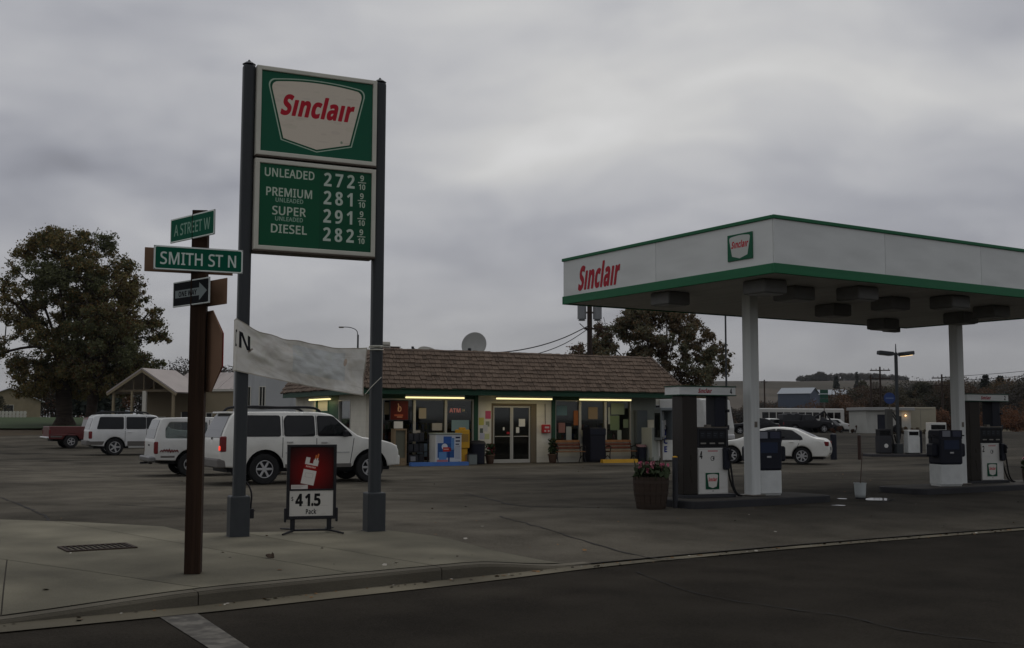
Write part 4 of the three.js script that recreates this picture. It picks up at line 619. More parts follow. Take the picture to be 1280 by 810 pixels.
  for (const [u, y, w, h, c] of [[.1, 1.9, .35, .45, [.25, .2, .12]], [1.45, .3, .4, .5, [.14, .2, .3]], [1.5, 1.75, .3, .4, [.3, .26, .2]], [2.05, 1.3, .42, .28, [.32, .3, .26]], [2.75, .35, .35, .5, [.2, .2, .22]], [7.5, 1.9, .5, .4, [.12, .2, .22]], [7.6, 1.2, .3, .4, [.25, .12, .1]], [9.0, 1.75, .45, .5, [.2, .15, .1]], [9.95, 1.55, .1, .7, [.3, .32, .28]], [10.7, 1.4, .25, .35, [.16, .2, .12]], [1.36, 1.0, .2, .3, [.35, .33, .3]]]) obj('poster', b2(u, u + w, y, y + h, Z - .057, Z - .0525), mat(c, .6), t);
  // aisles inside
  for (const [u, z, w] of [[.6, -3.2, 1.6], [2.6, -3.6, 1.4], [8.1, -2.6, 1.1], [9.6, -3.2, 1.4], [10.6, -2.4, .8], [5.4, -5.0, 2.2], [-.3, -3.4, .6]]) {
    const g = grp('shelf_unit', t, [u, 0, z]); obj('rack', [b2(-w / 2, w / 2, 0, .1, -.3, .3), b2(-w / 2, w / 2, 0, 1.7, -.02, .02), ...[.5, .9, 1.3].map((y) => b2(-w / 2, w / 2, y, y + .03, -.3, .3))], dark, g);
    const it = []; for (const y of [.1, .53, .93, 1.33]) for (let x = -w / 2 + .06; x < w / 2 - .05; x += .13) { const h = .15 + .15 * R(); it.push(tint(box(.1, h, .2, x, y + h / 2, .16), [[.3, .06, .05], [.08, .12, .3], [.4, .36, .3], [.35, .25, .05], [.08, .2, .1]][Math.floor(R() * 5)])); } stuff(obj('goods', it, mat([1, 1, 1], .6, { vertexColors: true }), g));
  }
  // the taller flat-roofed store room behind
  const ann = thing('white_annex', 'tall plain white flat-roofed annex with narrow windows behind the parked cars', 'building', [-16.6, 68, rise(-16.6, 68)], rad(-4));
  const am = mat([.46, .47, .47], .8, { map: dirtTex }); const x0 = -.38, x1 = 6.2, HH = 5.3;
  const wins = [[.3, .72], [1.2, 1.62]], xs = [x0, ...wins.flat(), x1]; for (let i = 0; i < xs.length; i += 2) obj('wall', b2(xs[i], xs[i + 1], 0, HH, -.2, 0), am, ann); for (const [a, b] of wins) { obj('wall', b2(a, b, 0, 2.2, -.2, 0), am, ann); obj('wall', b2(a, b, 3.6, HH, -.2, 0), am, ann); const g = grp('window', ann); obj('pane', b2(a + .05, b - .05, 2.25, 3.55, -.12, -.11), M.darkGlass, g); obj('frame', [b2(a, a + .05, 2.2, 3.6, -.15, .02), b2(b - .05, b, 2.2, 3.6, -.15, .02), b2(a + .05, b - .05, 2.2, 2.25, -.15, .02), b2(a + .05, b - .05, 3.55, 3.6, -.15, .02), b2((a + b) / 2 - .02, (a + b) / 2 + .02, 2.25, 3.55, -.15, .0)], M.frameCream, g); }
  obj('side_wall', [b2(x0, x0 + .2, 0, HH, -8, -.2), b2(x1 - .2, x1, 0, HH, -8, -.2), b2(x0, x1, 0, HH, -8.2, -8)], am, ann); obj('roof', b2(x0 - .05, x1 + .05, HH, HH + .12, -8.25, .06), mat([.3, .3, .29], .8), ann); obj('corner_strip', [b2(3.2, 3.26, 0, HH - .01, 0, .03), b2(5.1, 5.16, 0, HH - .01, 0, .03)], am, ann);
}
// ---------------------------------------------------------------- things on the shop roof
{
  const onRoof = (name, label, cat, u, back, turn = 0) => shopThing(name, label, cat, u, -back, 4.08, turn);
  let t = onRoof('satellite_dish', 'large pale round satellite dish standing on the shop roof', 'satellite dish', 5.35, 4.4, rad(-38));
  obj('mast', [bar([0, 0, -.12], [0, .75, -.12], .035), bar([0, .0, -.55], [0, .55, -.15], .02), rbox(.5, .03, .5, 0, .015, -.1, .01)], M.steel, t);
  { const p = []; for (let i = 0; i <= 12; i++) { const r = .54 * i / 12; p.push(new THREE.Vector2(Math.max(.001, r), r * r * .34)); } for (let i = 12; i >= 0; i--) { const r = .545 * i / 12; p.push(new THREE.Vector2(Math.max(.001, r), r * r * .34 - .018)); } const g = new THREE.LatheGeometry(p, 40); g.scale(1, 1, 1.05); obj('dish', moved(g, 0, .78, -.06, rad(72), 0, 0), mat([.36, .36, .34], .7, { side: THREE.DoubleSide, map: dirtTex }), t); }
  obj('feed_arm', [bar([0, .3, .08], [-.02, .52, .72], .02), rbox(.12, .1, .16, -.02, .56, .74, .02), bar([-.3, .55, .06], [-.03, .52, .7], .012)], M.darkPlastic, t);
  t = onRoof('satellite_dish', 'second dish lying tilted low behind the roof edge of the shop', 'satellite dish', 2.75, 3.4, rad(-30));
  { const p = []; for (let i = 0; i <= 10; i++) { const r = .5 * i / 10; p.push(new THREE.Vector2(Math.max(.001, r), r * r * .34)); } const g = new THREE.LatheGeometry(p, 32); obj('dish', moved(g, .1, .24, 0, rad(38), .3, rad(-22)), mat([.3, .29, .26], .7, { side: THREE.DoubleSide, map: dirtTex }), t); } obj('mast', [bar([.1, 0, 0], [.1, .25, -.05], .035)], M.steel, t); obj('feed_arm', [bar([.0, .25, .1], [-.5, .5, .3], .02), rbox(.1, .1, .1, -.52, .52, .3, .02), bar([-.2, .2, .3], [-.52, .5, .3], .014)], M.darkPlastic, t);
  t = onRoof('air_conditioner', 'pale boxy air conditioner near the left end of the shop roof', 'air conditioner', .95, 3.6); obj('cabinet', rbox(.42, .72, .6, 0, .36, 0, .03), M.cream, t); obj('grille', [0, 1, 2, 3, 4].map((i) => b2(-.17, .17, .2 + i * .09, .24 + i * .09, .3, .315)), M.steel, t);
  t = onRoof('roof_vent', 'small brown box vent beside the air conditioner on the shop roof', 'vent', 1.42, 3.8); obj('box', rbox(.5, .52, .4, 0, .26, 0, .02), mat([.16, .11, .1], .7), t); obj('cap', rbox(.56, .04, .46, 0, .54, 0, .01), M.steel, t);
}
// ---------------------------------------------------------------- in front of the shop
M.darkBlue = mat([.01, .011, .018], .55, { map: dirtTex });
{
  let t = shopThing('advertising_sign', 'red advertising sign with a pale emblem hung on the glass left of the door', 'advertising sign', .6, -.82, 0);
  obj('board', rbox(.76, .76, .05, 0, 2.05, 0, .015), M.darkPlastic, t); obj('face', plane(.7, .7, 0, 2.05, .027), canvasMat(256, 256, (x, w, h) => { const g = x.createLinearGradient(0, 0, 0, h); g.addColorStop(0, '#431210'); g.addColorStop(1, '#5a1c12'); x.fillStyle = g; x.fillRect(0, 0, w, h); x.strokeStyle = '#c79a78'; x.lineWidth = 16; x.lineCap = 'round'; x.beginPath(); x.moveTo(112, 40); x.quadraticCurveTo(128, 90, 112, 135); x.stroke(); x.lineWidth = 13; x.beginPath(); x.ellipse(132, 110, 22, 32, 0, 0, 7); x.stroke(); x.fillStyle = '#a8563a'; x.fillRect(55, 185, 130, 24); x.fillStyle = '#c08a68'; x.fillRect(95, 215, 80, 12); }), t);
  obj('placard', rbox(.36, .26, .02, -.02, 1.5, .0, .006), M.paper, t); obj('post', b2(-.02, .02, 1.3, 1.68, -.03, -.01), M.darkPlastic, t);
  t = shopThing('display_case', 'narrow tan framed glass display case below the red sign', 'display case', .52, -.6); obj('frame', [b2(-.24, -.2, 0, 1.36, -.2, .2), b2(.2, .24, 0, 1.36, -.2, .2), b2(-.2, .2, 1.3, 1.36, -.2, .2), b2(-.2, .2, 0, .28, -.2, .2)], mat([.32, .25, .15], .7, { map: woodTex }), t); obj('panel', b2(-.2, .2, .28, 1.3, .1, .11), mat([.14, .14, .1], .3), t); obj('back', b2(-.2, .2, .28, 1.3, -.19, -.17), mat([.2, .17, .12], .8), t);
  t = shopThing('merchandise_rack', 'tall dark wire merchandise rack left of the blue and white cabinet', 'rack', 1.2, -.55); obj('frame', [...[-.38, .38].flatMap((x) => [-.2, .2].map((z) => b2(x - .015, x + .015, 0, 1.3, z - .015, z + .015))), b2(-.38, .38, 0, .04, -.2, .2)], M.black, t); for (const y of [.08, .48, .88]) { obj('shelf', b2(-.37, .37, y, y + .03, -.19, .19), M.black, t); obj('goods', [-.27, -.05, .17].map((x, i) => rbox(.19, .26 + .03 * i, .3, x, y + .17, 0, .02)), M.darkPlastic, t); } obj('sheet', rbox(.2, .18, .01, -.2, .24, .2, .004), mat([.22, .22, .23], .7), t);
  t = shopThing('parking_stop', 'long blue painted concrete wheel stop in front of the left shop windows', 'wheel stop', 1.72, .45); obj('block', extr([[-.14, 0], [.14, 0], [.1, .14], [-.1, .14]], 2.3, .015).rotateY(Math.PI / 2).translate(-1.15, 0, 0), M.blue, t); obj('pin', [cyl(.02, .02, .02, -.8, .145, 0, 8), cyl(.02, .02, .02, .8, .145, 0, 8)], M.steel, t);
  t = shopThing('parking_stop', 'yellow painted concrete wheel stop in front of the right benches', 'wheel stop', 9.6, .35); obj('block', extr([[-.13, 0], [.13, 0], [.09, .14], [-.09, .14]], 1.65, .015).rotateY(Math.PI / 2).translate(-.82, 0, 0), M.yellow, t); obj('pin', [cyl(.02, .02, .02, -.6, .145, 0, 8), cyl(.02, .02, .02, .6, .145, 0, 8)], M.steel, t);
  t = shopThing('drinks_cooler', 'blue and white outdoor cabinet with red printing in front of the shop window', 'cabinet', 2.2, -.1);
  obj('casing', rb2(-.53, .53, .06, 1.16, -.35, .3, .025), M.white, t); obj('base', rb2(-.5, .5, 0, .06, -.32, .27, .01), M.black, t); obj('lid', rb2(-.55, .55, 1.14, 1.2, -.37, .33, .02), mat([.25, .28, .24], .6), t);
  obj('front_print', plane(1.0, 1.04, 0, .6, .3015), canvasMat(384, 400, (x, w, h) => { x.fillStyle = '#b8bcc2'; x.fillRect(0, 0, w, h); x.fillStyle = '#2c4f82'; x.fillRect(20, 112, 260, 210); x.fillStyle = '#34599a'; x.fillRect(110, 18, 130, 100); x.fillStyle = '#5d86b4'; x.fillRect(40, 240, 120, 110); x.fillRect(230, 40, 50, 170); x.fillStyle = '#b0b5ba'; x.fillRect(12, 10, 90, 90); x.fillStyle = '#c9ccd0'; x.beginPath(); x.arc(130, 165, 46, 0, 7); x.fill(); x.fillStyle = '#b03a32'; x.fillRect(104, 172, 100, 62); x.fillStyle = '#d9c9c4'; x.fillRect(114, 196, 78, 8); x.fillStyle = '#7e2d33'; x.fillRect(204, 180, 28, 50); x.fillStyle = '#1a1f3c'; x.fillRect(300, 24, 70, 22); x.fillRect(300, 74, 70, 20); x.fillRect(300, 122, 56, 16); x.fillStyle = '#a7abb2'; x.fillRect(292, 150, 80, 190); x.fillStyle = '#b5747e'; x.fillRect(10, 350, 170, 40); x.fillStyle = '#22386a'; x.fillRect(184, 235, 26, 160); grime(x, w, h, 30, .1); }, .5), t);
  t = shopThing('newspaper_box', 'yellow newspaper vending box beside the blue and white cabinet', 'newspaper box', 2.98, -.3, 0, rad(4)); obj('cabinet', rb2(-.22, .22, .62, 1.32, -.2, .2, .03), M.yellow, t); obj('window', b2(-.16, .16, .86, 1.16, .2, .206), mat([.3, .18, .04], .4), t); obj('coin_box', rb2(-.1, .1, 1.32, 1.4, -.12, .1, .02), M.yellow, t); obj('pedestal', [rb2(-.16, .16, .05, .62, -.14, .14, .02), rb2(-.24, .24, 0, .05, -.2, .2, .01)], M.yellow, t); obj('sheet', b2(.06, .2, .02, .38, .145, .16), mat([.4, .2, .08], .7), t);
  t = shopThing('planter_box', 'small grey box standing at the foot of the yellow newspaper box', 'box', 3.3, -.12); obj('box', rb2(-.18, .16, 0, .38, -.15, .15, .02), mat([.17, .19, .18], .8), t); obj('lid', rb2(-.19, .17, .38, .41, -.16, .16, .01), M.darkPlastic, t);
  t = shopThing('trash_can', 'black ribbed trash can left of the shop door', 'trash can', 3.62, -.35); obj('can', moved(new THREE.LatheGeometry([[.001, 0], [.28, 0], [.3, .05], [.315, .72], [.33, .74], [.33, .78], [.3, .78]].map((p) => new THREE.Vector2(...p)), 26)), M.navy, t); obj('lid', moved(new THREE.LatheGeometry([[.34, .76], [.34, .8], [.28, .88], [.1, .91], [.001, .91]].map((p) => new THREE.Vector2(...p)), 26)), M.black, t); obj('handle', [rbox(.12, .05, .05, -.33, .62, 0, .015), rbox(.12, .05, .05, .33, .62, 0, .015)], M.black, t);
  const potted = (label, u, out, red, hh, seed) => { const q = shopThing('potted_plant', label, 'potted plant', u, out); const R = rng(seed); obj('pot', moved(new THREE.LatheGeometry([[.001, 0], [.13, 0], [.18, .3], [.2, .3], [.2, .35], [.16, .35], [.15, .3]].map((p) => new THREE.Vector2(...p)), 18)), mat([.1, .06, .04], .8), q); const g = []; for (let i = 0; i < 130; i++) { const a = R() * 7, r = .17 * Math.sqrt(R()), y = .33 + hh * R(); g.push(tint(moved(plane(.07, .12), Math.cos(a) * r, y, Math.sin(a) * r, R() * 3, R() * 6, R() * 3), R() < red ? [.22, .03, .04] : [.03, .05, .02])); } stuff(obj('foliage', g, mat([1, 1, 1], .8, { vertexColors: true, side: THREE.DoubleSide }), q)); };
  potted('dark potted plant with red flowers at the left side of the door', 4.25, -.5, .3, .42, 2); potted('tall dark potted plant right of the door beside the green post', 7.02, -.5, 0, .62, 5);
  const bench = (label, u, w) => { const q = shopThing('bench', label, 'bench', u, -.5); const wd = [mat([.15, .055, .034], .7, { map: woodTex }), mat([.3, .15, .065], .7, { map: woodTex })];
    for (let i = 0; i < 3; i++) obj('back_slat', rbox(w, .105, .03, 0, .58 + i * .13, -.2 - i * .035, .008, 2, -.26), wd[i === 2 ? 1 : 0], q); for (let i = 0; i < 4; i++) obj('seat_slat', rbox(w, .032, .09, 0, .44, -.1 + i * .1, .008), wd[i === 3 ? 1 : 0], q);
    for (const s of [-1, 1]) obj('end_frame', [tube([[s * (w / 2 - .04), 0, .28], [s * (w / 2 - .04), .22, .2], [s * (w / 2 - .04), .42, .22], [s * (w / 2 - .04), .62, .27], [s * (w / 2 - .04), .64, .0], [s * (w / 2 - .04), .6, -.16]], .022, 24, 6), tube([[s * (w / 2 - .04), 0, -.26], [s * (w / 2 - .04), .22, -.14], [s * (w / 2 - .04), .42, -.15], [s * (w / 2 - .04), .86, -.3]], .022, 20, 6), bar([s * (w / 2 - .04), .42, -.15], [s * (w / 2 - .04), .42, .24], .02), tube([[s * (w / 2 - .04), .12, -.2], [s * (w / 2 - .04), .26, .02], [s * (w / 2 - .04), .12, .23]], .015, 12, 6)], M.black, q); };
  bench('wooden slat bench with black iron ends just right of the door', 7.75, 1.34); bench('wooden slat bench with black iron ends at the right end of the shop windows', 10.2, 1.34);
  t = shopThing('storage_bin', 'tall dark blue cabinet standing between the two benches', 'cabinet', 8.97, -.55); obj('cabinet', rb2(-.37, .37, .05, 1.4, -.32, .3, .03), M.darkBlue, t); obj('base', rb2(-.35, .35, 0, .05, -.3, .27, .01), M.black, t); obj('door', rb2(-.33, .33, .1, 1.05, .3, .312, .01), mat([.009, .01, .017], .5), t); obj('hood', rb2(-.37, .37, 1.1, 1.36, .3, .33, .02), mat([.011, .013, .022], .5), t);
  t = shopThing('trash_can', 'small dark trash can with pinkish lid at the right end of the benches', 'trash can', 11.15, -.4); obj('can', cyl(.19, .22, .6, 0, .3, 0, 18), M.navy, t); obj('lid', cyl(.24, .2, .1, 0, .65, 0, 18), mat([.22, .13, .13], .6), t);
  // ice chest and telephone at the right corner
  t = shopThing('ice_merchandiser', 'white sloping ice chest with blue upright letters at the right corner of the shop', 'ice chest', 12.0, -.15);
  obj('casing', extr([[-.3, .05], [.42, .05], [.42, .85], [.16, 1.72], [-.3, 1.72]], 1.15, .03).rotateY(0).translate(0, 0, -.9), M.white, t); obj('base', rb2(-.28, .4, 0, .06, -.86, .2, .01), M.black, t);
  obj('side_casing', rb2(-.62, -.3, .04, 1.4, -.9, .2, .02), mat([.4, .42, .38], .6, { map: dirtTex }), t);
  obj('lettering', plane(.3, 1.05, .02, .86, .2535), canvasMat(128, 448, (x, w, h) => { x.clearRect(0, 0, w, h); ['I', 'C', 'E'].forEach((c, i) => text(x, c, w / 2, 78 + i * 148, 142, { sx: 1.0, fill: '#28367e', stroke: 7 })); }, .5, { transparent: true, alphaTest: .4 }), t);
  t = shopThing('pay_telephone', 'grey telephone booth hood on a post in front of the white ice chest', 'telephone', 11.85, .3); obj('hood', [b2(-.36, -.31, .9, 2.12, -.25, .25), b2(.2, .25, .9, 2.12, -.25, .25), b2(-.31, .2, .9, 2.12, -.25, -.21), rb2(-.37, .26, 2.1, 2.22, -.26, .27, .02)], mat([.15, .17, .18], .5, { map: dirtTex }), t); obj('side_glass', b2(-.365, -.361, 1.0, 2.0, -.2, .2), M.darkGlass, t); obj('instrument', [rb2(-.12, .06, 1.0, 1.62, -.21, -.1, .02)], mat([.42, .43, .43], .4), t); obj('sign_panel', rb2(-.12, .08, 1.72, 2.06, -.21, -.16, .01), mat([.36, .38, .38], .5), t); obj('handset', [tube([[.11, 1.5, -.1], [.13, 1.38, -.06], [.11, 1.24, -.1]], .025, 8, 6)], M.black, t); obj('shelf', b2(-.31, .2, .9, .94, -.21, .2), M.darkPlastic, t); obj('post', [cyl(.05, .05, .9, -.05, .45, -.18, 12), cyl(.16, .16, .03, -.05, .015, -.18, 16)], M.steel, t);
  t = shopThing('wall_panel', 'dark grey upright cabinet on the wall left of the telephone', 'cabinet', 11.42, -.85); obj('cabinet', rb2(-.26, .28, .72, 2.12, -.1, .12, .02), mat([.1, .115, .12], .6, { map: dirtTex }), t); obj('door', rb2(-.22, .24, .76, 2.08, .12, .135, .01), mat([.085, .1, .105], .5), t); obj('bracket', [b2(-.2, -.16, .6, .74, -.09, .05), b2(.18, .22, .6, .74, -.09, .05)], M.black, t);
}
// ---------------------------------------------------------------- vehicles: x forward from the rear bumper, y up, z across
function vehicle(name, label, cat, o) {
  const { L, hw, rear, front, r, top, yb, belt, roofY, k = .16, paint, lower } = o;
  const t = thing(name, label, cat, [0, 0, 0], 0);
  const taper = (x) => 1 - (o.nose ?? .13) * smooth(L - 1.0, L, x) ** 1.6 - (o.tailT ?? .05) * smooth(.6, 0, x) ** 1.6;
  const Wf = (x, y) => taper(x) * (y > belt ? 1 - k * ((y - belt) / (roofY - belt)) ** 1.15 : 1 - .035 * ((belt - y) / belt) ** 1.5 * 1.6 + .012 * Math.sin((y - yb) / (belt - yb) * Math.PI));
  const ra = r + (o.archGap ?? .075);
  const curve = (pts) => { const c = new THREE.CatmullRomCurve3(pts.map((p) => new THREE.Vector3(p[0], p[1], 0)), false, 'centripetal'); return c.getPoints(pts.length * 5).map((p) => [p.x, p.y]); };
  const up = o.smoothTop ? curve(top) : top;
  const arc = (cx) => { const a = []; const st = Math.asin(Math.max(-.9, (yb - r) / ra)); for (let i = 0; i <= 14; i++) { const q = st + (Math.PI - 2 * st) * i / 14; a.push([cx + Math.cos(q) * ra, r + Math.sin(q) * ra]); } return a; };
  const outline = [...up, ...arc(front), ...arc(rear)];
  const wrap = (g, crease = 38) => { g = subdivide(g, .22); warp(g, (x, y, z) => [x - L / 2, y, z * Wf(x, y)]); g.deleteAttribute('normal'); g = toCreasedNormals(g, rad(crease)); const p = g.attributes.position, u = new Float32Array(p.count * 2); for (let i = 0; i < p.count; i++) { u[2 * i] = p.getX(i); u[2 * i + 1] = p.getY(i); } g.setAttribute('uv', new THREE.BufferAttribute(u, 2)); return g; };
  const round = (pts, rr = .05) => { const out = []; const n = pts.length; for (let i = 0; i < n; i++) { const p = pts[i], a = pts[(i + n - 1) % n], b = pts[(i + 1) % n]; const la = Math.hypot(a[0] - p[0], a[1] - p[1]), lb = Math.hypot(b[0] - p[0], b[1] - p[1]), q = Math.min(rr, la * .4, lb * .4); const A = [p[0] + (a[0] - p[0]) * q / la, p[1] + (a[1] - p[1]) * q / la], B = [p[0] + (b[0] - p[0]) * q / lb, p[1] + (b[1] - p[1]) * q / lb]; for (let j = 0; j <= 4; j++) { const u = j / 4; out.push([(1 - u) ** 2 * A[0] + 2 * u * (1 - u) * p[0] + u * u * B[0], (1 - u) ** 2 * A[1] + 2 * u * (1 - u) * p[1] + u * u * B[1]]); } } return out; };
  const bev = o.bev ?? .07, s = new THREE.Shape(outline.map((p) => new THREE.Vector2(...p)));
  if (o.through) for (const w of o.windows) s.holes.push(new THREE.Path(round(w, .06).map((p) => new THREE.Vector2(...p))));
  obj('body', wrap(new THREE.ExtrudeGeometry(s, { depth: 2 * hw - 2 * bev, bevelEnabled: true, bevelSize: bev * .55, bevelThickness: bev, bevelOffset: -bev * .55, bevelSegments: 4 }).translate(0, 0, -hw + bev), 42), paint, t);
  const sheetAt = (pts, sgn, off, th = .008) => { const g = extr(pts, th).translate(0, 0, -th); const q = subdivide(g, .25); warp(q, (x, y, z) => [x - L / 2, y, sgn * (hw * Wf(x, y) + off + z)]); q.computeVertexNormals(); if (sgn < 0) { const p = q.attributes.position.array; for (let i = 0; i < p.length; i += 9) for (let m = 0; m < 3; m++) { const h = p[i + m]; p[i + m] = p[i + 3 + m]; p[i + 3 + m] = h; } q.computeVertexNormals(); } return q; };
  const both = (nm, pts, off, m, th) => { for (const sg of [1, -1]) obj(nm, sheetAt(pts, sg, off, th), m, t); };
  for (const w of o.windows ?? []) { const rr = round(w, .06); const cxx = w.reduce((a, p) => a + p[0], 0) / w.length, cyy = w.reduce((a, p) => a + p[1], 0) / w.length; if (!o.through) both('window_trim', round(w.map(([x, y]) => [cxx + (x - cxx) * (1 + .028 / Math.max(.2, Math.abs(x - cxx))), cyy + (y - cyy) * (1 + .024 / Math.max(.1, Math.abs(y - cyy)))]), .07), .004, M.black); both('side_window', rr, o.through ? -.012 : .009, o.glass ?? M.darkGlass); }
  const cross = (nm, x1, y1, x2, y2, off, inset, m) => { // pane lying on the silhouette from (x1,y1) up to (x2,y2)
    const nx = y2 - y1, ny = -(x2 - x1), l = Math.hypot(nx, ny), sg = o.flip ?? 1, ox = nx / l * off * (x1 > L / 2 ? 1 : 1), oy = ny / l * off; const w1 = hw * Wf(x1, y1) - inset, w2 = hw * Wf(x2, y2) - inset; const a = x1 - L / 2 + ox, b = x2 - L / 2 + ox; obj(nm, [quad([a, y1 + oy, w1], [a, y1 + oy, -w1], [b, y2 + oy, -w2], [b, y2 + oy, w2])], m, t); };
  if (o.windshield) cross('windshield', ...o.windshield, .012, .14, M.darkGlass);
  if (o.rearGlass) { const q = o.rearGlass, gs = []; for (let i = 0; i + 3 < q.length; i += 2) { const [x1, y1, x2, y2] = q.slice(i, i + 4), nx = y2 - y1, ny = -(x2 - x1), l = Math.hypot(nx, ny), ox = -nx / l * .012, oy = -ny / l * .012, ins = o.rearInset ?? .13, w1 = hw * Wf(x1, y1) - ins, w2 = hw * Wf(x2, y2) - ins, a = x1 - L / 2 + ox, b = x2 - L / 2 + ox; gs.push(quad([a, y1 + oy, -w1], [a, y1 + oy, w1], [b, y2 + oy, w2], [b, y2 + oy, -w2])); } obj('rear_window', gs, o.rearMat ?? M.darkGlass, t); }
  obj('underbody', b2(.25 - L / 2, L / 2 - .25, yb - .1, r + ra + .02, -hw + .3, hw - .3), M.black, t);
  for (const cx of [rear, front]) for (const sg of [1, -1]) { const st = Math.asin(Math.max(-.9, (yb - r) / ra)); obj('arch_liner', moved(new THREE.CylinderGeometry(ra - .008, ra - .008, .34, 22, 1, true, -Math.PI / 2 + st * .9, Math.PI - 2 * st * .9).rotateX(-Math.PI / 2).rotateZ(Math.PI / 2 * 0), cx - L / 2, r, sg * (hw - .21)), M.liner, t); }
  for (const cx of [rear, front]) for (const sg of [1, -1]) {
    const g = grp('wheel', t, [cx - L / 2, r, sg * (hw - .135)], sg > 0 ? 0 : Math.PI); const w = o.tyreW ?? .24, rr = r * (o.rimK ?? .62);
    obj('tyre', moved(new THREE.LatheGeometry([[rr, -w / 2], [r * .93, -w / 2], [r * .985, -w / 2 + .03], [r, -w / 2 + .07], [r, w / 2 - .07], [r * .985, w / 2 - .03], [r * .93, w / 2], [rr, w / 2 - .01], [rr * .96, w / 2 - .06]].map((p) => new THREE.Vector2(...p)), 34), 0, 0, 0, Math.PI / 2), M.rubber, g);
    const sp = [moved(new THREE.TorusGeometry(rr * .95, .014, 6, 30), 0, 0, w / 2 - .02), cyl(rr * .25, rr * .28, .05, 0, 0, w / 2 - .05, 16, Math.PI / 2)]; const ns = o.spokes ?? 6; for (let i = 0; i < ns; i++) sp.push(moved(rbox(rr * .74, rr * .27, .03, rr * .56, 0, w / 2 - .05, .012), 0, 0, 0, 0, 0, i / ns * Math.PI * 2));
    obj('rim', sp, M.alloy, g); obj('brake_disc', cyl(rr * .93, rr * .93, .03, 0, 0, w / 2 - .12, 24, Math.PI / 2), M.darkPlastic, g);
  }
  for (const x of o.seams ?? []) both('door_gap', [[x[0], x[1]], [x[0] + .018, x[1]], [x[2] + .018, x[3]], [x[2], x[3]]], .002, M.black, .004);
  for (const [x, y] of o.handles ?? []) for (const sg of [1, -1]) obj('door_handle', rbox(.17, .045, .035, x - L / 2, y, sg * (hw * Wf(x, y) + .016), .015), o.handleM ?? paint, t);
  if (lower) both('cladding', lower, .012, o.lowerM, .02);
  for (const sg of [1, -1]) {
    if (o.tail) { const [x0, x1, y0, y1, m] = o.tail; obj('taillight', rbox(x1 - x0, y1 - y0, .15, (x0 + x1) / 2 - L / 2, (y0 + y1) / 2, sg * (hw * Wf(.1, (y0 + y1) / 2) - .055), .03, 3), m ?? M.tail, t); }
    if (o.head) { const [x0, x1, y0, y1] = o.head; obj('headlight', rbox(x1 - x0, y1 - y0, .3, (x0 + x1) / 2 - L / 2, (y0 + y1) / 2, sg * (hw * taper(L) - .18), .05, 3), M.lamp, t); }
    if (o.mirror) { const [x, y] = o.mirror; obj('mirror', rbox(.12, .17, .22, x - L / 2, y, sg * (hw * Wf(x, y) + .1), .04, 3), o.mirrorM ?? M.black, t); }
  }
  const bump = (nm, x, y0, y1, d, m, front2) => obj(nm, rbox(d, y1 - y0, 2 * hw * (front2 ? taper(L) : .95), x - L / 2, (y0 + y1) / 2, 0, .05, 3), m, t);
  if (o.rearBumper) bump('rear_bumper', ...o.rearBumper); if (o.frontBumper) bump('front_bumper', ...o.frontBumper, true);
  if (o.rack) { const [x0, x1, y] = o.rack; for (const sg of [1, -1]) obj('roof_rail', tube([[x0 - L / 2, y - .06, sg * (hw * .72)], [x0 - L / 2 + .12, y + .045, sg * hw * .74], [(x0 + x1) / 2 - L / 2, y + .06, sg * hw * .745], [x1 - L / 2 - .15, y + .045, sg * hw * .74], [x1 - L / 2, y - .05, sg * hw * .72]], .036, 30, 8), M.black, t); for (const q of [.25, .75]) obj('rack_bar', rbox(.06, .03, hw * 1.46, lerp(x0, x1, q) - L / 2, y + .055, 0, .012), M.black, t); }
  t.userData.api = undefined; delete t.userData.api;
  return { t, both, sheetAt, Wf, L, hw };
}
M.tintGlass = new THREE.MeshPhysicalMaterial({ color: new THREE.Color().setRGB(.62, .66, .64), roughness: .04, transmission: 1, thickness: 0, ior: 1.5 });
M.liner = mat([.012, .012, .012], 1, { side: THREE.DoubleSide, specularIntensity: 0 });
M.tail = new THREE.MeshPhysicalMaterial({ color: new THREE.Color().setRGB(.16, .012, .014), roughness: .15 });
M.tailLit = mat([.5, .02, .02], .3, { emissive: new THREE.Color(1, .08, .04), emissiveIntensity: .9 });
M.lamp = new THREE.MeshPhysicalMaterial({ color: new THREE.Color().setRGB(.5, .5, .48), roughness: .08 });
const carPaint = (c, cc = .6) => new THREE.MeshPhysicalMaterial({ color: new THREE.Color().setRGB(...c), roughness: .42, clearcoat: cc, clearcoatRoughness: .12, map: dirtTex });
M.carWhite = carPaint([.76, .755, .71]); M.carWhite2 = carPaint([.72, .73, .73]); M.carOld = carPaint([.66, .66, .64], .3); M.maroon = carPaint([.115, .02, .018], .25); M.cladGrey = mat([.16, .15, .14], .6, { map: dirtTex });
function park(v, X, d, deg) { v.t.position.set(X, lotH(X, d), -d); v.t.rotation.y = rad(deg); return v.t; }
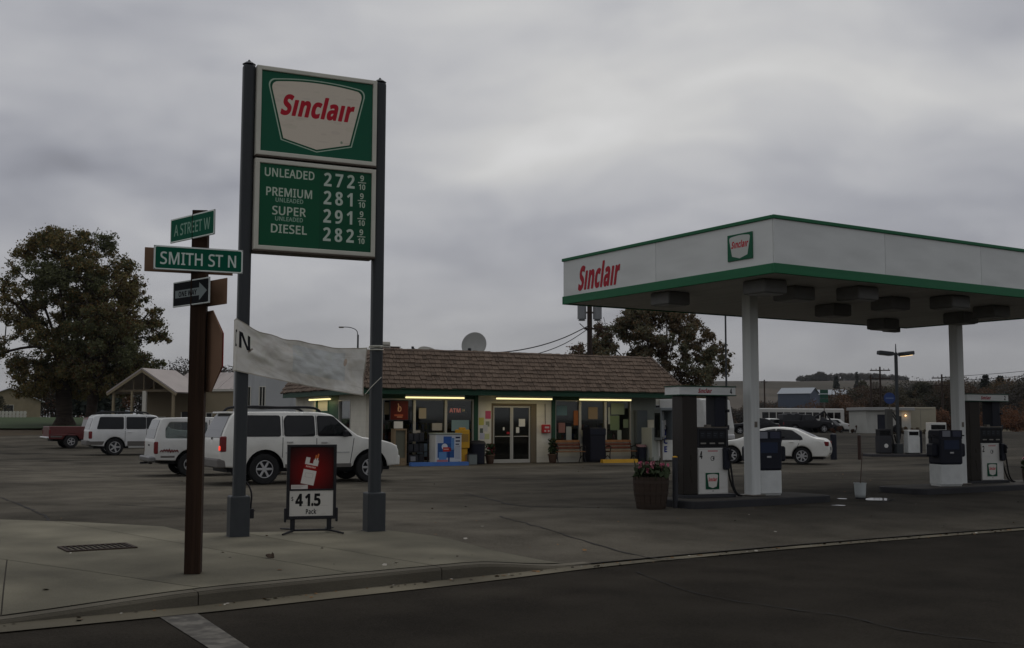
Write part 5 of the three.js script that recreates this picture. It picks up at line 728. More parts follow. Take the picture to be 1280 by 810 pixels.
// where a vehicle's near wheels touch the ground -> its centre
function parkByWheel(v, wx, wd, along, side, deg) { const a = rad(deg), ca = Math.cos(a), sa = Math.sin(a); const X = wx - along * ca - side * sa, d = wd - along * sa + side * ca; return park(v, X, d, deg); }
{ // white SUV by the price sign
  const L = 5.05, hw = .985;
  const v = vehicle('suv', 'white sport utility vehicle with a black roof rack, parked behind the price sign', 'suv', { L, hw, rear: 1.17, front: 4.12, r: .4, archGap: .12, yb: .42, belt: 1.22, roofY: 1.9, paint: M.carWhite, nose: .16, k: .17, rimK: .58, spokes: 6,
    top: [[.06, .46], [.015, .6], [.0, .78], [.02, 1.18], [.12, 1.44], [.28, 1.77], [.38, 1.86], [.6, 1.895], [1.6, 1.91], [2.6, 1.9], [2.9, 1.865], [3.05, 1.82], [3.42, 1.52], [3.74, 1.28], [3.9, 1.22], [4.4, 1.16], [4.8, 1.06], [4.95, .99], [5.02, .86], [5.05, .62], [5.0, .44]],
    windows: [[[.46, 1.27], [1.56, 1.27], [1.56, 1.78], [.6, 1.78], [.46, 1.5]], [[1.7, 1.27], [2.5, 1.27], [2.5, 1.78], [1.78, 1.78], [1.7, 1.66]], [[2.62, 1.27], [3.58, 1.27], [3.44, 1.42], [3.06, 1.77], [2.62, 1.78]]],
    windshield: [3.72, 1.31, 3.08, 1.81], rearGlass: [.028, 1.22, .12, 1.44, .28, 1.77, .34, 1.83], rearInset: .12, rearMat: new THREE.MeshPhysicalMaterial({ color: new THREE.Color().setRGB(.06, .065, .07), roughness: .12 }), seams: [[1.62, .62, 1.64, 1.78], [2.56, .5, 2.56, 1.8], [3.52, .5, 3.62, 1.2]], handleM: mat([.42, .42, .4], .4), handles: [[1.83, 1.1], [2.78, 1.09]], tail: [.0, .16, .86, 1.26], head: [4.86, 5.0, .82, 1.0], mirror: [3.36, 1.32], rearBumper: [.05, .44, .68, .24, M.cladGrey], frontBumper: [4.98, .44, .72, .18, M.carWhite], rack: [.5, 2.75, 1.95] });
  const t = v.t, a = (n, g, m) => obj(n, g, m, t);
  a('brake_lamp', rbox(.05, .12, .13, -L / 2 + .005, .95, v.hw - .1, .02), M.tailLit); v.both('side_moulding', [[1.72, .8], [3.5, .8], [3.5, .835], [1.72, .835]], .008, mat([.45, .45, .43], .5), .012); v.both('rocker', [[1.72, .42], [3.56, .42], [3.56, .52], [1.72, .52]], .012, M.cladGrey, .02);
  a('wiper', [bar([-L / 2 + .04, 1.2, .05], [-L / 2 + .1, 1.33, .42], .012), rbox(.05, .05, .05, -L / 2 + .02, 1.19, .04, .01)], M.black); a('high_spoiler', rbox(.22, .05, 1.42, -L / 2 + .31, 1.87, 0, .02), M.carWhite); a('exhaust_pipe', cyl(.035, .035, .3, -L / 2 + .5, .36, .62, 10, 0, 0, Math.PI / 2), M.steel); a('grille', rbox(.05, .22, 1.1, L / 2 - .01, .86, 0, .03), M.darkPlastic);
  v.both('wheel_arch_lip', Array.from({ length: 26 }, (_, i) => { const j = i < 13 ? i : 25 - i, q = rad(4 + j * 14.2), R2 = i < 13 ? .515 : .545; return [1.17 + Math.cos(q) * R2, .4 + Math.sin(q) * R2]; }), .01, M.carWhite, .012);
  v.both('wheel_arch_lip', Array.from({ length: 26 }, (_, i) => { const j = i < 13 ? i : 25 - i, q = rad(4 + j * 14.2), R2 = i < 13 ? .515 : .545; return [4.12 + Math.cos(q) * R2, .4 + Math.sin(q) * R2]; }), .01, M.carWhite, .012);
  parkByWheel(v, -6.43, 29.25, 1.17 - L / 2, .98, 29.5);
}
{ // older two-door behind it
  const L = 4.7, hw = .99;
  const v = vehicle('suv', 'older white two door off-roader with see-through windows, between two other white vehicles', 'suv', { L, hw, rear: 1.12, front: 3.78, r: .38, yb: .5, belt: 1.13, roofY: 1.86, paint: M.carOld, through: true, glass: M.tintGlass, nose: .08, k: .13, rimK: .55, spokes: 5, bev: .05, archGap: .1,
    top: [[.04, .52], [0, .62], [.0, 1.1], [.1, 1.5], [.2, 1.78], [.32, 1.84], [1.5, 1.87], [2.4, 1.85], [2.58, 1.79], [2.9, 1.5], [3.2, 1.2], [3.35, 1.15], [4.4, 1.1], [4.62, 1.02], [4.68, .8], [4.7, .55], [4.66, .5]],
    windows: [[[.34, 1.2], [1.62, 1.2], [1.62, 1.7], [.46, 1.7], [.34, 1.5]], [[1.74, 1.2], [3.0, 1.2], [2.6, 1.7], [1.74, 1.7]]], windshield: [3.18, 1.23, 2.62, 1.77], rearGlass: [.022, 1.19, .1, 1.5, .2, 1.78], rearMat: new THREE.MeshPhysicalMaterial({ color: new THREE.Color().setRGB(.1, .11, .115), roughness: .12 }), seams: [[1.68, .6, 1.68, 1.78], [3.0, .6, 3.06, 1.2]], handles: [[1.9, 1.05]], handleM: M.chrome, tail: [0, .12, .72, 1.1], head: [4.6, 4.72, .8, 1.0], mirror: [2.9, 1.28], rearBumper: [-.04, .46, .64, .22, mat([.2, .2, .2], .35, { metalness: .8 })], frontBumper: [4.72, .46, .66, .2, M.chrome] });
  const t = v.t; for (const x of [-.55, .55]) for (const z of [-.42, .42]) obj('seat', [rbox(.5, .18, .6, x, .95, z, .05), rbox(.16, .75, .56, x - .3, 1.22, z, .06)], M.darkPlastic, t); obj('gate_handle', rbox(.03, .05, .16, -L / 2 - .012, .98, 0, .01), M.black, t);
  const dm = canvasMat(256, 64, (x, w, h) => { x.clearRect(0, 0, w, h); x.strokeStyle = '#1b1012'; x.lineWidth = 13; x.lineCap = 'round'; x.beginPath(); const R = rng(4); x.moveTo(12, 44); for (let i = 1; i < 15; i++) x.lineTo(12 + i * 16, i % 2 ? 14 + 16 * R() : 38 + 16 * R()); x.stroke(); x.strokeStyle = '#8a1d20'; x.lineWidth = 6; x.stroke(); }, .5, { transparent: true, alphaTest: .3 });
  obj('decal', plane(.62, .15, -L / 2 + .46, .82, v.hw + .021, 0, 0, 0), dm, t); obj('decal', plane(.62, .15, -L / 2 + .46, .82, -v.hw - .021, 0, Math.PI, 0), dm, t);
  v.both('side_stripe', [[.2, .6], [.62, .6], [.62, .66], [.2, .66]], .01, M.cladGrey); obj('tow_hitch', [rbox(.22, .06, .08, -L / 2 - .16, .42, 0, .01), rbox(.1, .05, 1.0, -L / 2 - .02, .42, 0, .01)], M.black, t);
  t.scale.setScalar(.94); parkByWheel(v, -9.5, 33.2, (1.12 - L / 2) * .94, .92, 27);
}
{ // big SUV further left
  const L = 5.2, hw = 1.0;
  const v = vehicle('suv', 'large white sport utility vehicle with grey lower panels, furthest left of the white ones', 'suv', { L, hw, rear: 1.15, front: 4.17, r: .39, yb: .42, belt: 1.17, roofY: 1.9, paint: M.carWhite2, nose: .12, k: .15, rimK: .66, spokes: 5,
    top: [[.05, .46], [0, .62], [.02, 1.14], [.1, 1.45], [.2, 1.78], [.32, 1.87], [.6, 1.9], [1.8, 1.915], [2.75, 1.89], [3.0, 1.84], [3.3, 1.56], [3.65, 1.25], [3.8, 1.2], [4.85, 1.12], [5.1, 1.0], [5.18, .8], [5.2, .58], [5.14, .44]],
    windows: [[[.36, 1.24], [1.5, 1.24], [1.5, 1.76], [.5, 1.76]], [[1.66, 1.24], [2.5, 1.24], [2.5, 1.76], [1.66, 1.76]], [[2.58, 1.24], [3.46, 1.24], [3.0, 1.76], [2.58, 1.76]]], windshield: [3.62, 1.28, 3.04, 1.82], rearGlass: [.035, 1.2, .1, 1.45, .19, 1.74], rearMat: new THREE.MeshPhysicalMaterial({ color: new THREE.Color().setRGB(.12, .125, .13), roughness: .12 }), seams: [[1.58, .62, 1.58, 1.82], [2.54, .5, 2.54, 1.82], [3.5, .5, 3.56, 1.24]], handles: [[1.8, 1.08], [2.72, 1.08]], tail: [0, .15, .78, 1.12], head: [5.02, 5.16, .84, 1.02], mirror: [3.4, 1.28], rearBumper: [.02, .46, .7, .24, M.cladGrey], frontBumper: [5.12, .44, .72, .2, M.cladGrey], rack: [.5, 2.7, 1.94] });
  v.both('cladding', [[1.7, .44], [3.7, .44], [3.7, .66], [1.7, .66]], .012, M.cladGrey, .02); v.both('cladding', [[.06, .5], [.6, .5], [.68, .66], [.03, .66]], .012, M.cladGrey, .02); v.both('step', [[1.75, .36], [3.6, .36], [3.6, .42], [1.75, .42]], .06, M.carOld, .1);
  parkByWheel(v, -18.35, 51.8, 1.15 - L / 2, 1.0, 28);
}
{ // maroon pickup at the far left
  const L = 5.4, hw = .98;
  const v = vehicle('pickup_truck', 'old maroon pickup truck at the far left, its open bed towards us', 'pickup truck', { L, hw, rear: 1.2, front: 4.5, r: .38, yb: .5, belt: 1.14, roofY: 1.76, paint: M.maroon, nose: .08, k: .16, rimK: .55, spokes: 5, bev: .05,
    top: [[.04, .52], [0, .62], [0, .8], [2.1, .8], [2.13, 1.2], [2.2, 1.7], [2.4, 1.76], [3.1, 1.75], [3.3, 1.66], [3.75, 1.16], [4.9, 1.08], [5.3, .98], [5.38, .75], [5.4, .52]],
    windows: [[[2.35, 1.2], [3.5, 1.2], [3.15, 1.64], [2.35, 1.64]]], windshield: [3.7, 1.22, 3.3, 1.62], rearGlass: [2.11, 1.2, 2.19, 1.6], seams: [[2.3, .6, 2.3, 1.7], [3.55, .6, 3.6, 1.18]], handles: [[2.45, 1.02]], tail: [0, .1, .78, 1.05], head: [5.3, 5.42, .75, .95], mirror: [3.4, 1.24], rearBumper: [-.06, .5, .66, .18, M.chrome], frontBumper: [5.42, .46, .66, .18, M.chrome] });
  for (const s of [1, -1]) obj('bed_side', rbox(2.08, .46, .07, -L / 2 + 1.06, 1.0, s * (hw - .06), .025), M.maroon, v.t); obj('tailgate', rbox(.07, .46, hw * 1.84, -L / 2 + .05, 1.0, 0, .025), M.maroon, v.t); obj('bed_front', rbox(.05, .4, hw * 1.8, -L / 2 + 2.07, .99, 0, .01), M.maroon, v.t); v.both('trim_strip', [[.1, .62], [.7, .62], [.7, .7], [.1, .7]], .01, M.cladGrey);
  parkByWheel(v, -24.9, 63.3, 1.2 - L / 2, .98, 33);
}
{ // white sedan behind the first pump
  const L = 4.78, hw = .9;
  const v = vehicle('sedan', 'white four door sedan parked beyond the pumps with its red tail lamps to the right', 'sedan', { L, hw, rear: 1.03, front: 3.76, r: .33, yb: .3, belt: .9, roofY: 1.44, paint: M.carWhite, nose: .2, tailT: .12, k: .3, rimK: .66, spokes: 7, smoothTop: true, bev: .09, tyreW: .21, archGap: .05,
    top: [[.1, .3], [.02, .42], [.0, .62], [.06, .86], [.2, .99], [.55, 1.06], [.9, 1.22], [1.25, 1.37], [1.75, 1.445], [2.25, 1.44], [2.65, 1.36], [3.1, 1.14], [3.5, .98], [4.0, .9], [4.45, .8], [4.7, .64], [4.77, .48], [4.72, .31]],
    windows: [[[1.0, .98], [1.06, 1.1], [1.42, 1.31], [1.98, 1.36], [2.0, .97]], [[2.06, .97], [2.05, 1.36], [2.4, 1.31], [2.78, 1.16], [3.02, .99]]], windshield: [3.3, 1.06, 2.72, 1.33], rearGlass: [.6, 1.09, 1.2, 1.355], rearInset: .2, seams: [[1.3, .4, 1.08, .95], [2.03, .36, 2.03, .95], [3.02, .4, 3.05, .96]], handles: [[1.42, .87], [2.3, .86]], handleM: M.carWhite, tail: [.02, .28, .72, .9], head: [4.42, 4.7, .6, .74], mirror: [2.98, 1.0], mirrorM: M.carWhite });
  v.t.userData.label = 'white four door sedan parked beyond the pumps with its red tail lamps to the right';
  obj('plate_recess', b2(-L / 2 - .005, -L / 2 + .05, .55, .68, -.26, .26), M.darkPlastic, v.t); obj('bumper_line', [b2(-L / 2 - .0, -L / 2 + .03, .42, .44, -.6, .6)], M.darkPlastic, v.t);
  v.t.rotation.y = 0; { const a = rad(160), ca = Math.cos(a), sa = Math.sin(a); const al = 1.03 - L / 2; const X = 11.3 - al * ca - .84 * -sa * 1, d = 43.6 - al * sa + .84 * Math.abs(ca) * 1; park(v, X - .0, d, 160); }
}
// ---------------------------------------------------------------- trees and shrubs
const leafM = mat([1, 1, 1], .9, { vertexColors: true, side: THREE.DoubleSide, transmission: .3, thickness: 0 });
const bark = mat([.05, .04, .032], .95, { map: woodTex });
function leafCloud(out, col, R, c, r, n, size, pal, squash = .8) {
  for (let i = 0; i < n; i++) {
    let x, y, z; do { x = R() * 2 - 1; y = R() * 2 - 1; z = R() * 2 - 1; } while (x * x + y * y + z * z > 1);
    const q = 1; const px = c[0] + x * r * q, py = c[1] + y * r * squash * q, pz = c[2] + z * r * q, s = size * (.6 + .8 * R());
    const a = R() * 6.28, b = Math.acos(2 * R() - 1), ux = Math.sin(b) * Math.cos(a), uy = Math.cos(b), uz = Math.sin(b) * Math.sin(a); let vx = R() - .5, vy = R() - .5, vz = R() - .5; const dt = vx * ux + vy * uy + vz * uz; vx -= dt * ux; vy -= dt * uy; vz -= dt * uz; const l = s * .34 / (Math.hypot(vx, vy, vz) + 1e-6); vx *= l; vy *= l; vz *= l;
    const hx = ux * s / 2, hy = uy * s / 2, hz = uz * s / 2;
    out.push(px - hx, py - hy, pz - hz, px + vx, py + vy, pz + vz, px + hx, py + hy, pz + hz, px - hx, py - hy, pz - hz, px + hx, py + hy, pz + hz, px - vx, py - vy, pz - vz);
    const p = pal(x, y, z, R), k = .7 + .6 * R(); for (let j = 0; j < 6; j++) col.push(p[0] * k, p[1] * k, p[2] * k);
  }
}
function leafMesh(out, col, parent, name = 'crown') { const g = new THREE.BufferGeometry(); g.setAttribute('position', new THREE.Float32BufferAttribute(out, 3)); g.setAttribute('color', new THREE.Float32BufferAttribute(col, 3)); g.computeVertexNormals(); return obj(name, g, leafM, parent); }
// clumps: [x, y, z, r] about the trunk foot
function tree(label, X, d, { h0, trunk, lean = 0, clumps, n, size, pal, seed, limbR = .1, forks = 3, name = 'tree', y0, group, squash }) {
  const t = thing(name, label, 'tree', [X, d, (y0 ?? rise(X, d)) - .05], 0, group), R = rng(seed), tg = [], lg = [];
  tg.push(tube([[0, 0, 0], [lean * .3, h0 * .5, .1], [lean, h0, 0]], trunk, 8, 10)); tg.push(cyl(trunk * 1.55, trunk * .98, .7, 0, .35, 0, 12));
  const tops = []; for (let i = 0; i < forks; i++) { const a = i / forks * 6.28 + R(), q = h0 * (.35 + .2 * R()); const e = [lean + Math.cos(a) * q * .55, h0 + q * 1.1, Math.sin(a) * q * .45]; tops.push(e); tg.push(tube([[lean, h0 - .3, 0], [lean + (e[0] - lean) * .4, h0 + q * .5, e[2] * .4], e], trunk * .62, 6, 8)); }
  const out = [], col = []; const per = clumps.reduce((a, c) => a + c[3] ** 2, 0);
  for (const [ci, c] of clumps.entries()) {
    let b = null, bd = 1e9; for (const e of [[lean, h0, 0], ...tops, ...(ci > 24 ? clumps.slice(0, 24 + Math.floor((ci - 24) * .6)) : [])]) { const q = Math.hypot(e[0] - c[0], e[1] - c[1], e[2] - c[2]); if (q < bd && e[1] < c[1] + 1.5) { bd = q; b = e; } } b ??= [lean, h0, 0];
    const m = [lerp(b[0], c[0], .5) + (R() - .5) * .4, lerp(b[1], c[1], .45) + .3 * R(), lerp(b[2], c[2], .5)]; lg.push(tube([b, m, c.slice(0, 3)], limbR * (ci < 24 ? .7 + .4 * R() : .3 + .25 * R()), 6, 5));
    for (let k = 0; k < 3; k++) lg.push(bar(c.slice(0, 3), [c[0] + (R() - .5) * c[3] * 1.7, c[1] + (R() - .2) * c[3] * 1.1, c[2] + (R() - .5) * c[3] * 1.7], limbR * .35, .012, 4));
    const cnt = Math.round(n * c[3] ** 2 / per); const sub = 9; for (let k = 0; k < sub; k++) { const a = R() * 6.28, u = R() * 2 - 1, q = k === 8 ? 0 : c[3] * .85 * Math.cbrt(R()); leafCloud(out, col, R, [c[0] + Math.cos(a) * q * Math.sqrt(1 - u * u), c[1] + u * q * .8, c[2] + Math.sin(a) * q * Math.sqrt(1 - u * u)], k === 8 ? c[3] * 1.3 : c[3] * (.26 + .34 * R()), Math.round(cnt / sub), size, (x, y, z, RR) => pal(c, x, y, z, RR), squash); }
  }
  obj('trunk', tg, bark, t); obj('limb', lg, bark, t); leafMesh(out, col, t); return t;
}
// clumps filling an outline: rows of [y, xmin, xmax, depth half-width]
function fill(rows, count, r0, r1, seed, sparse = 0) { const R = rng(seed), cs = []; let guard = 0; const y0 = rows[0][0], y1 = rows[rows.length - 1][0]; while (cs.length < count && guard++ < count * 60) { const y = lerp(y0, y1, R()); let i = 0; while (i < rows.length - 2 && rows[i + 1][0] < y) i++; const k = (y - rows[i][0]) / (rows[i + 1][0] - rows[i][0]), a = lerp(rows[i][1], rows[i + 1][1], k), b = lerp(rows[i][2], rows[i + 1][2], k), dz = lerp(rows[i][3], rows[i + 1][3], k); const r = lerp(r0, r1, R()), x = lerp(a + r * .8, b - r * .8, R()), z = (R() * 2 - 1) * dz * Math.sqrt(Math.max(.05, 1 - ((x - (a + b) / 2) / ((b - a) / 2)) ** 2)); if (noise(x * .5 + seed, y * .5, z * .5) < sparse) continue; if (cs.some((c) => Math.hypot(c[0] - x, c[1] - y, c[2] - z) < .55 * Math.min(r, c[3]))) continue; cs.push([x, y, z, r]); } return cs; }
const autumn = (a, b, c) => (cl, x, y, z, R) => { const u = noise(cl[0] * .35, cl[1] * .35, cl[2] * .35 + 4), q = R(); return u + q * .5 < .72 ? a : q < .72 ? b : c; };
{
  const dk = [.1, .108, .046], ol = [.15, .132, .05], or = [.2, .13, .045];
  // the big trees on the left: crown from the roofs to well above the sign brackets
  tree('huge dark broad-crowned tree behind the far left vehicles', -35.2, 88, { h0: 4.4, trunk: .62, seed: 3, n: 118000, size: .16, limbR: .1, forks: 4, pal: autumn(dk, ol, or), lean: -.3,
    clumps: fill([[2.6, -3.6, 1.5, 2], [4.2, -5.2, 4.5, 4], [6.2, -5.6, 5.4, 5], [8.2, -5.8, 5.8, 5.5], [10.2, -5.6, 5.6, 5.2], [12.1, -5.2, 5.3, 4.6], [13.9, -4.5, 5.0, 3.6], [15.3, -2.6, 3.0, 2.4]], 290, .42, .98, 21, .2) });
  tree('second large dark tree whose crown merges with the huge one, nearer the tan house', -32.4, 86, { h0: 3.8, trunk: .4, seed: 8, n: 52000, size: .17, limbR: .08, forks: 3, pal: autumn(dk, ol, [.11, .06, .02]), lean: .4,
    clumps: fill([[2.6, -.8, 3.2, 2], [4.2, -2.2, 5.2, 3], [6.2, -3, 5.7, 4], [8.4, -3, 5.7, 4], [10.2, -2.2, 4.4, 3.5], [11.8, -1.8, 3.0, 2.2]], 150, .4, .9, 27, .2) });
  const rust = [.135, .105, .06], gr = [.115, .115, .064];
  tree('wide ragged olive brown tree showing over the right end of the shop roof', 9.9, 75, { h0: 2.4, trunk: .38, seed: 14, n: 84000, size: .14, limbR: .045, forks: 4, pal: autumn(gr, rust, [.15, .095, .045]), y0: 0,
    clumps: fill([[2.2, -5.5, 4.8, 3], [4.2, -6.9, 5.1, 3.4], [5.6, -6.2, 4.9, 3.4], [6.8, -5.0, 4.3, 3], [7.9, -3.7, 3.4, 2.4], [8.8, -2.6, 2.4, 1.6], [9.4, -2.0, 1.6, 1]], 230, .32, .72, 33, .24) });
  tree('thin reddish half bare tree behind the utility pole and the shop roof', 4.6, 77, { h0: 2.6, trunk: .2, seed: 19, n: 9000, size: .13, limbR: .06, forks: 3, pal: autumn(rust, [.12, .06, .035], gr), y0: 0, clumps: fill([[3.2, -1.6, 2.2, 1.5], [5, -1.6, 2.6, 1.6], [6.3, -1.0, 2.6, 1.4], [7.5, .4, 2.8, 1], [8.3, 1.2, 2.6, .6]], 30, .35, .6, 35, .38) });
}
// shrubs and further trees
function bush(label, X, d, w, h, dep, seed, pal, n = 3500, size = .35, name = 'bush', cat = 'bush', group) { const gy = d > 420 ? Math.max(0, hillH(X, d)) - .3 : rise(X, d); size *= .55; n = Math.round(n * 3); const t = thing(name, label, cat, [X, d, gy], 0, group), R = rng(seed), out = [], col = [], st = []; const k = Math.max(5, Math.round(w * 1.1)); for (let i = 0; i < k * 3; i++) { const x = (R() - .5) * w * .92, q = 1 - (2 * x / w) ** 2, y = h * (.1 + .72 * R() * (.35 + .65 * q)), z = (R() - .5) * dep, r = Math.min(h * .28, w * .22) * (.6 + .7 * R()); const p = pal[Math.floor(R() * pal.length)]; leafCloud(out, col, R, [x, Math.max(r * .5, y), z], r, Math.round(n / (k * 3)), size, () => p, .9); if (i % 2) st.push(bar([x * .8, 0, z], [x, y + r * .5, z], .05, .02, 4)); } obj('stem', st, bark, t); leafMesh(out, col, t, 'foliage'); return t; }
function conifer(label, X, d, h, w, seed, y0, group) { const t = thing('conifer', label, 'tree', [X, d, y0 ?? rise(X, d)], 0, group), R = rng(seed), out = [], col = []; for (let i = 0; i < 26; i++) { const f = i / 25, y = h * (.1 + .9 * f), r = w * .5 * (1 - f) + .06 * w; for (let j = 0; j < 5; j++) { const a = R() * 6.28; leafCloud(out, col, R, [Math.cos(a) * r * .6, y, Math.sin(a) * r * .6], r * .6 + .1, 34, w * .12, () => [.022, .03, .02], .6); } } obj('trunk', cyl(w * .07, w * .03, h * .9, 0, h * .45, 0, 8), bark, t); leafMesh(out, col, t); return t; }
{
  const brown = [[.11, .062, .034], [.085, .055, .034], [.07, .052, .034]], olive = [[.055, .055, .032], [.045, .045, .028], [.07, .062, .036]], orange = [[.2, .085, .03], [.15, .075, .035]], dull = [[.065, .058, .048], [.055, .05, .042]];
  // far left
  bush('tall dark hedge of trees behind the small house at the left edge', -56, 150, 20, 9.5, 6, 41, [...olive, [.1, .05, .03]], 9000, .5); bush('orange bush right of the small far left house', -47.5, 128, 7, 5.6, 3, 42, [...orange, ...brown], 4200, .4); bush('dull grey brown thicket between the two left tree trunks', -42, 150, 15, 8.2, 6, 43, [...dull, ...olive], 8000, .45); bush('dark reddish shrubs left of the tan house', -36.5, 128, 9, 7, 4, 44, [[.09, .045, .035], ...dull], 5000, .4);
  bush('dark shrub at the corner of the small far left house', -49.6, 106, 2.8, 2.4, 1.6, 45, olive, 1800, .22); conifer('dark layered conifer left of the huge tree trunk', -44.3, 118, 8.6, 5.2, 46);
  // thickets on the right, behind the white shed
  bush('orange brown willow thicket behind the white shed', 61.5, 190, 15, 7.4, 7, 51, [...brown, ...olive], 15000, .55); bush('rust coloured thicket left of the distant pole with crossarms', 55, 175, 11, 5.6, 6, 52, [...brown, [.12, .07, .04]], 9000, .5); bush('rounded olive green tree right of the lamp post', 73.4, 200, 6.5, 9.6, 7, 53, [...olive, [.08, .06, .03]], 12000, .55, 'tree', 'tree'); bush('broad brown thicket behind the second column', 78, 195, 15, 8.6, 7, 54, [...brown, ...olive], 11000, .55); bush('dark olive thicket at the far right edge', 92, 190, 22, 9.4, 8, 55, [...olive, ...dull], 14000, .55); bush('reddish brown scrub under the far right pump header', 84, 170, 13, 7, 5, 58, [...brown, [.16, .07, .04]], 8000, .45);
  bush('low brown scrub on the slope below the blue sheds', 84, 280, 34, 5.2, 8, 56, [...brown, ...dull], 11000, .8); bush('low dry orange brush behind the white bus', 47, 165, 12, 4.6, 4, 57, [[.13, .07, .04], ...brown], 6000, .4); bush('dull scrub at the left foot of the hill', 52, 330, 26, 10, 8, 59, [...dull, ...olive], 7000, .8);
  for (const [i, [X, d, h, w, l]] of [[163, 560, 24, 8, 'dark pointed conifer on the skyline above the blue sheds'], [173.5, 560, 26, 5.5, 'second pointed conifer on the skyline left of the lamp post'], [102, 240, 11.3, 6, 'left of two dark conifers above the right pump header'], [105.2, 240, 11.1, 6, 'right of two dark conifers above the right pump header'], [97, 242, 10.6, 6, 'blunt dark conifer just right of the second column']].entries()) conifer(l, X, d, h, w, 60 + i, 0);
  bush('pair of pale poplars by the distant poles', 125.5, 400, 5.5, 19.5, 4, 70, [...dull, [.09, .085, .05]], 9000, 1.1, 'tree', 'tree'); bush('line of dark trees along the hill crest', 345, 1130, 120, 9, 14, 71, [...dull, ...olive], 9000, 1.8, 'tree', 'tree'); bush('clump of round trees on the hill crest left of the conifers', 312, 1130, 14, 12, 10, 72, [...dull, ...olive], 5000, 1.5, 'tree', 'tree'); bush('dark trees along the far right skyline', 250, 620, 150, 20.5, 14, 73, [...olive, ...dull], 15000, 1.6, 'tree', 'tree');
  bush('yellowish low weeds in front of the distant white shed', 38.5, 104, 8, .9, 1.5, 74, [[.1, .065, .035], [.08, .06, .035]], 1600, .2); bush('rusty low scrub left of the distant white shed', 33.5, 112, 6, .9, 2, 75, [[.11, .05, .03], [.08, .05, .032]], 1600, .2);
  bush('dark scrub patch low on the hillside left of the blue shed', 112, 520, 40, 6, 20, 81, [...dull, ...brown], 6000, 1.2); bush('long brown scrub band along the middle of the hillside', 190, 640, 120, 7, 30, 82, [...dull, ...brown], 9000, 1.4); bush('olive thicket between the blue sheds and the poplars', 118, 320, 26, 9, 8, 83, [...olive, ...brown], 9000, .8);
  bush('mixed olive and rust autumn trees along the road right of the second column', 96, 215, 26, 9.2, 8, 84, [...olive, [.12, .075, .035], ...brown], 14000, .55); bush('low autumn scrub along the foot of the hill left of the blue sheds', 66, 300, 26, 6.2, 6, 85, [...brown, ...dull], 7000, .7);
  bush('orange grass bank right of the second fuel pump', 60, 140, 26, 3.0, 3, 76, [[.17, .075, .035], [.13, .065, .035]], 8000, .35); bush('low rust shrubs beyond the camper', 17, 125, 14, 4.5, 4, 77, [...brown, ...dull], 5000, .4);
}
// ---------------------------------------------------------------- houses, sheds and vehicles beyond
function gable(t, w, dep, h, hp, wallM, roofM, over = .35) { // gable end faces local +z, ridge runs back
  obj('wall', extr([[-w / 2, 0], [w / 2, 0], [w / 2, h], [0, hp], [-w / 2, h]], .2).translate(0, 0, -.2), wallM, t); obj('wall', [b2(-w / 2, -w / 2 + .2, 0, h, -dep, -.2), b2(w / 2 - .2, w / 2, 0, h, -dep, -.2)], wallM, t); obj('wall', extr([[-w / 2, 0], [w / 2, 0], [w / 2, h], [0, hp], [-w / 2, h]], .2).translate(0, 0, -dep - .2), wallM, t);
  const a = Math.atan2(hp - h, w / 2), L = Math.hypot(hp - h, w / 2) + over; const rf = grp('roof', t); for (const s of [-1, 1]) { const n = Math.max(3, Math.round(dep / 1.6)); for (let i = 0; i < n; i++) { const z0 = lerp(over, -dep - over, i / n), z1 = lerp(over, -dep - over, (i + 1) / n); const g = box(L, .06, z0 - z1 - .015, 0, 0, 0); moved(g, 0, 0, 0, 0, 0, s > 0 ? -a : a); moved(g, s * Math.cos(a) * L / 2, hp + .04 - Math.sin(a) * L / 2, (z0 + z1) / 2); obj('roof_panel', g, roofM, rf); } } return rf;
}
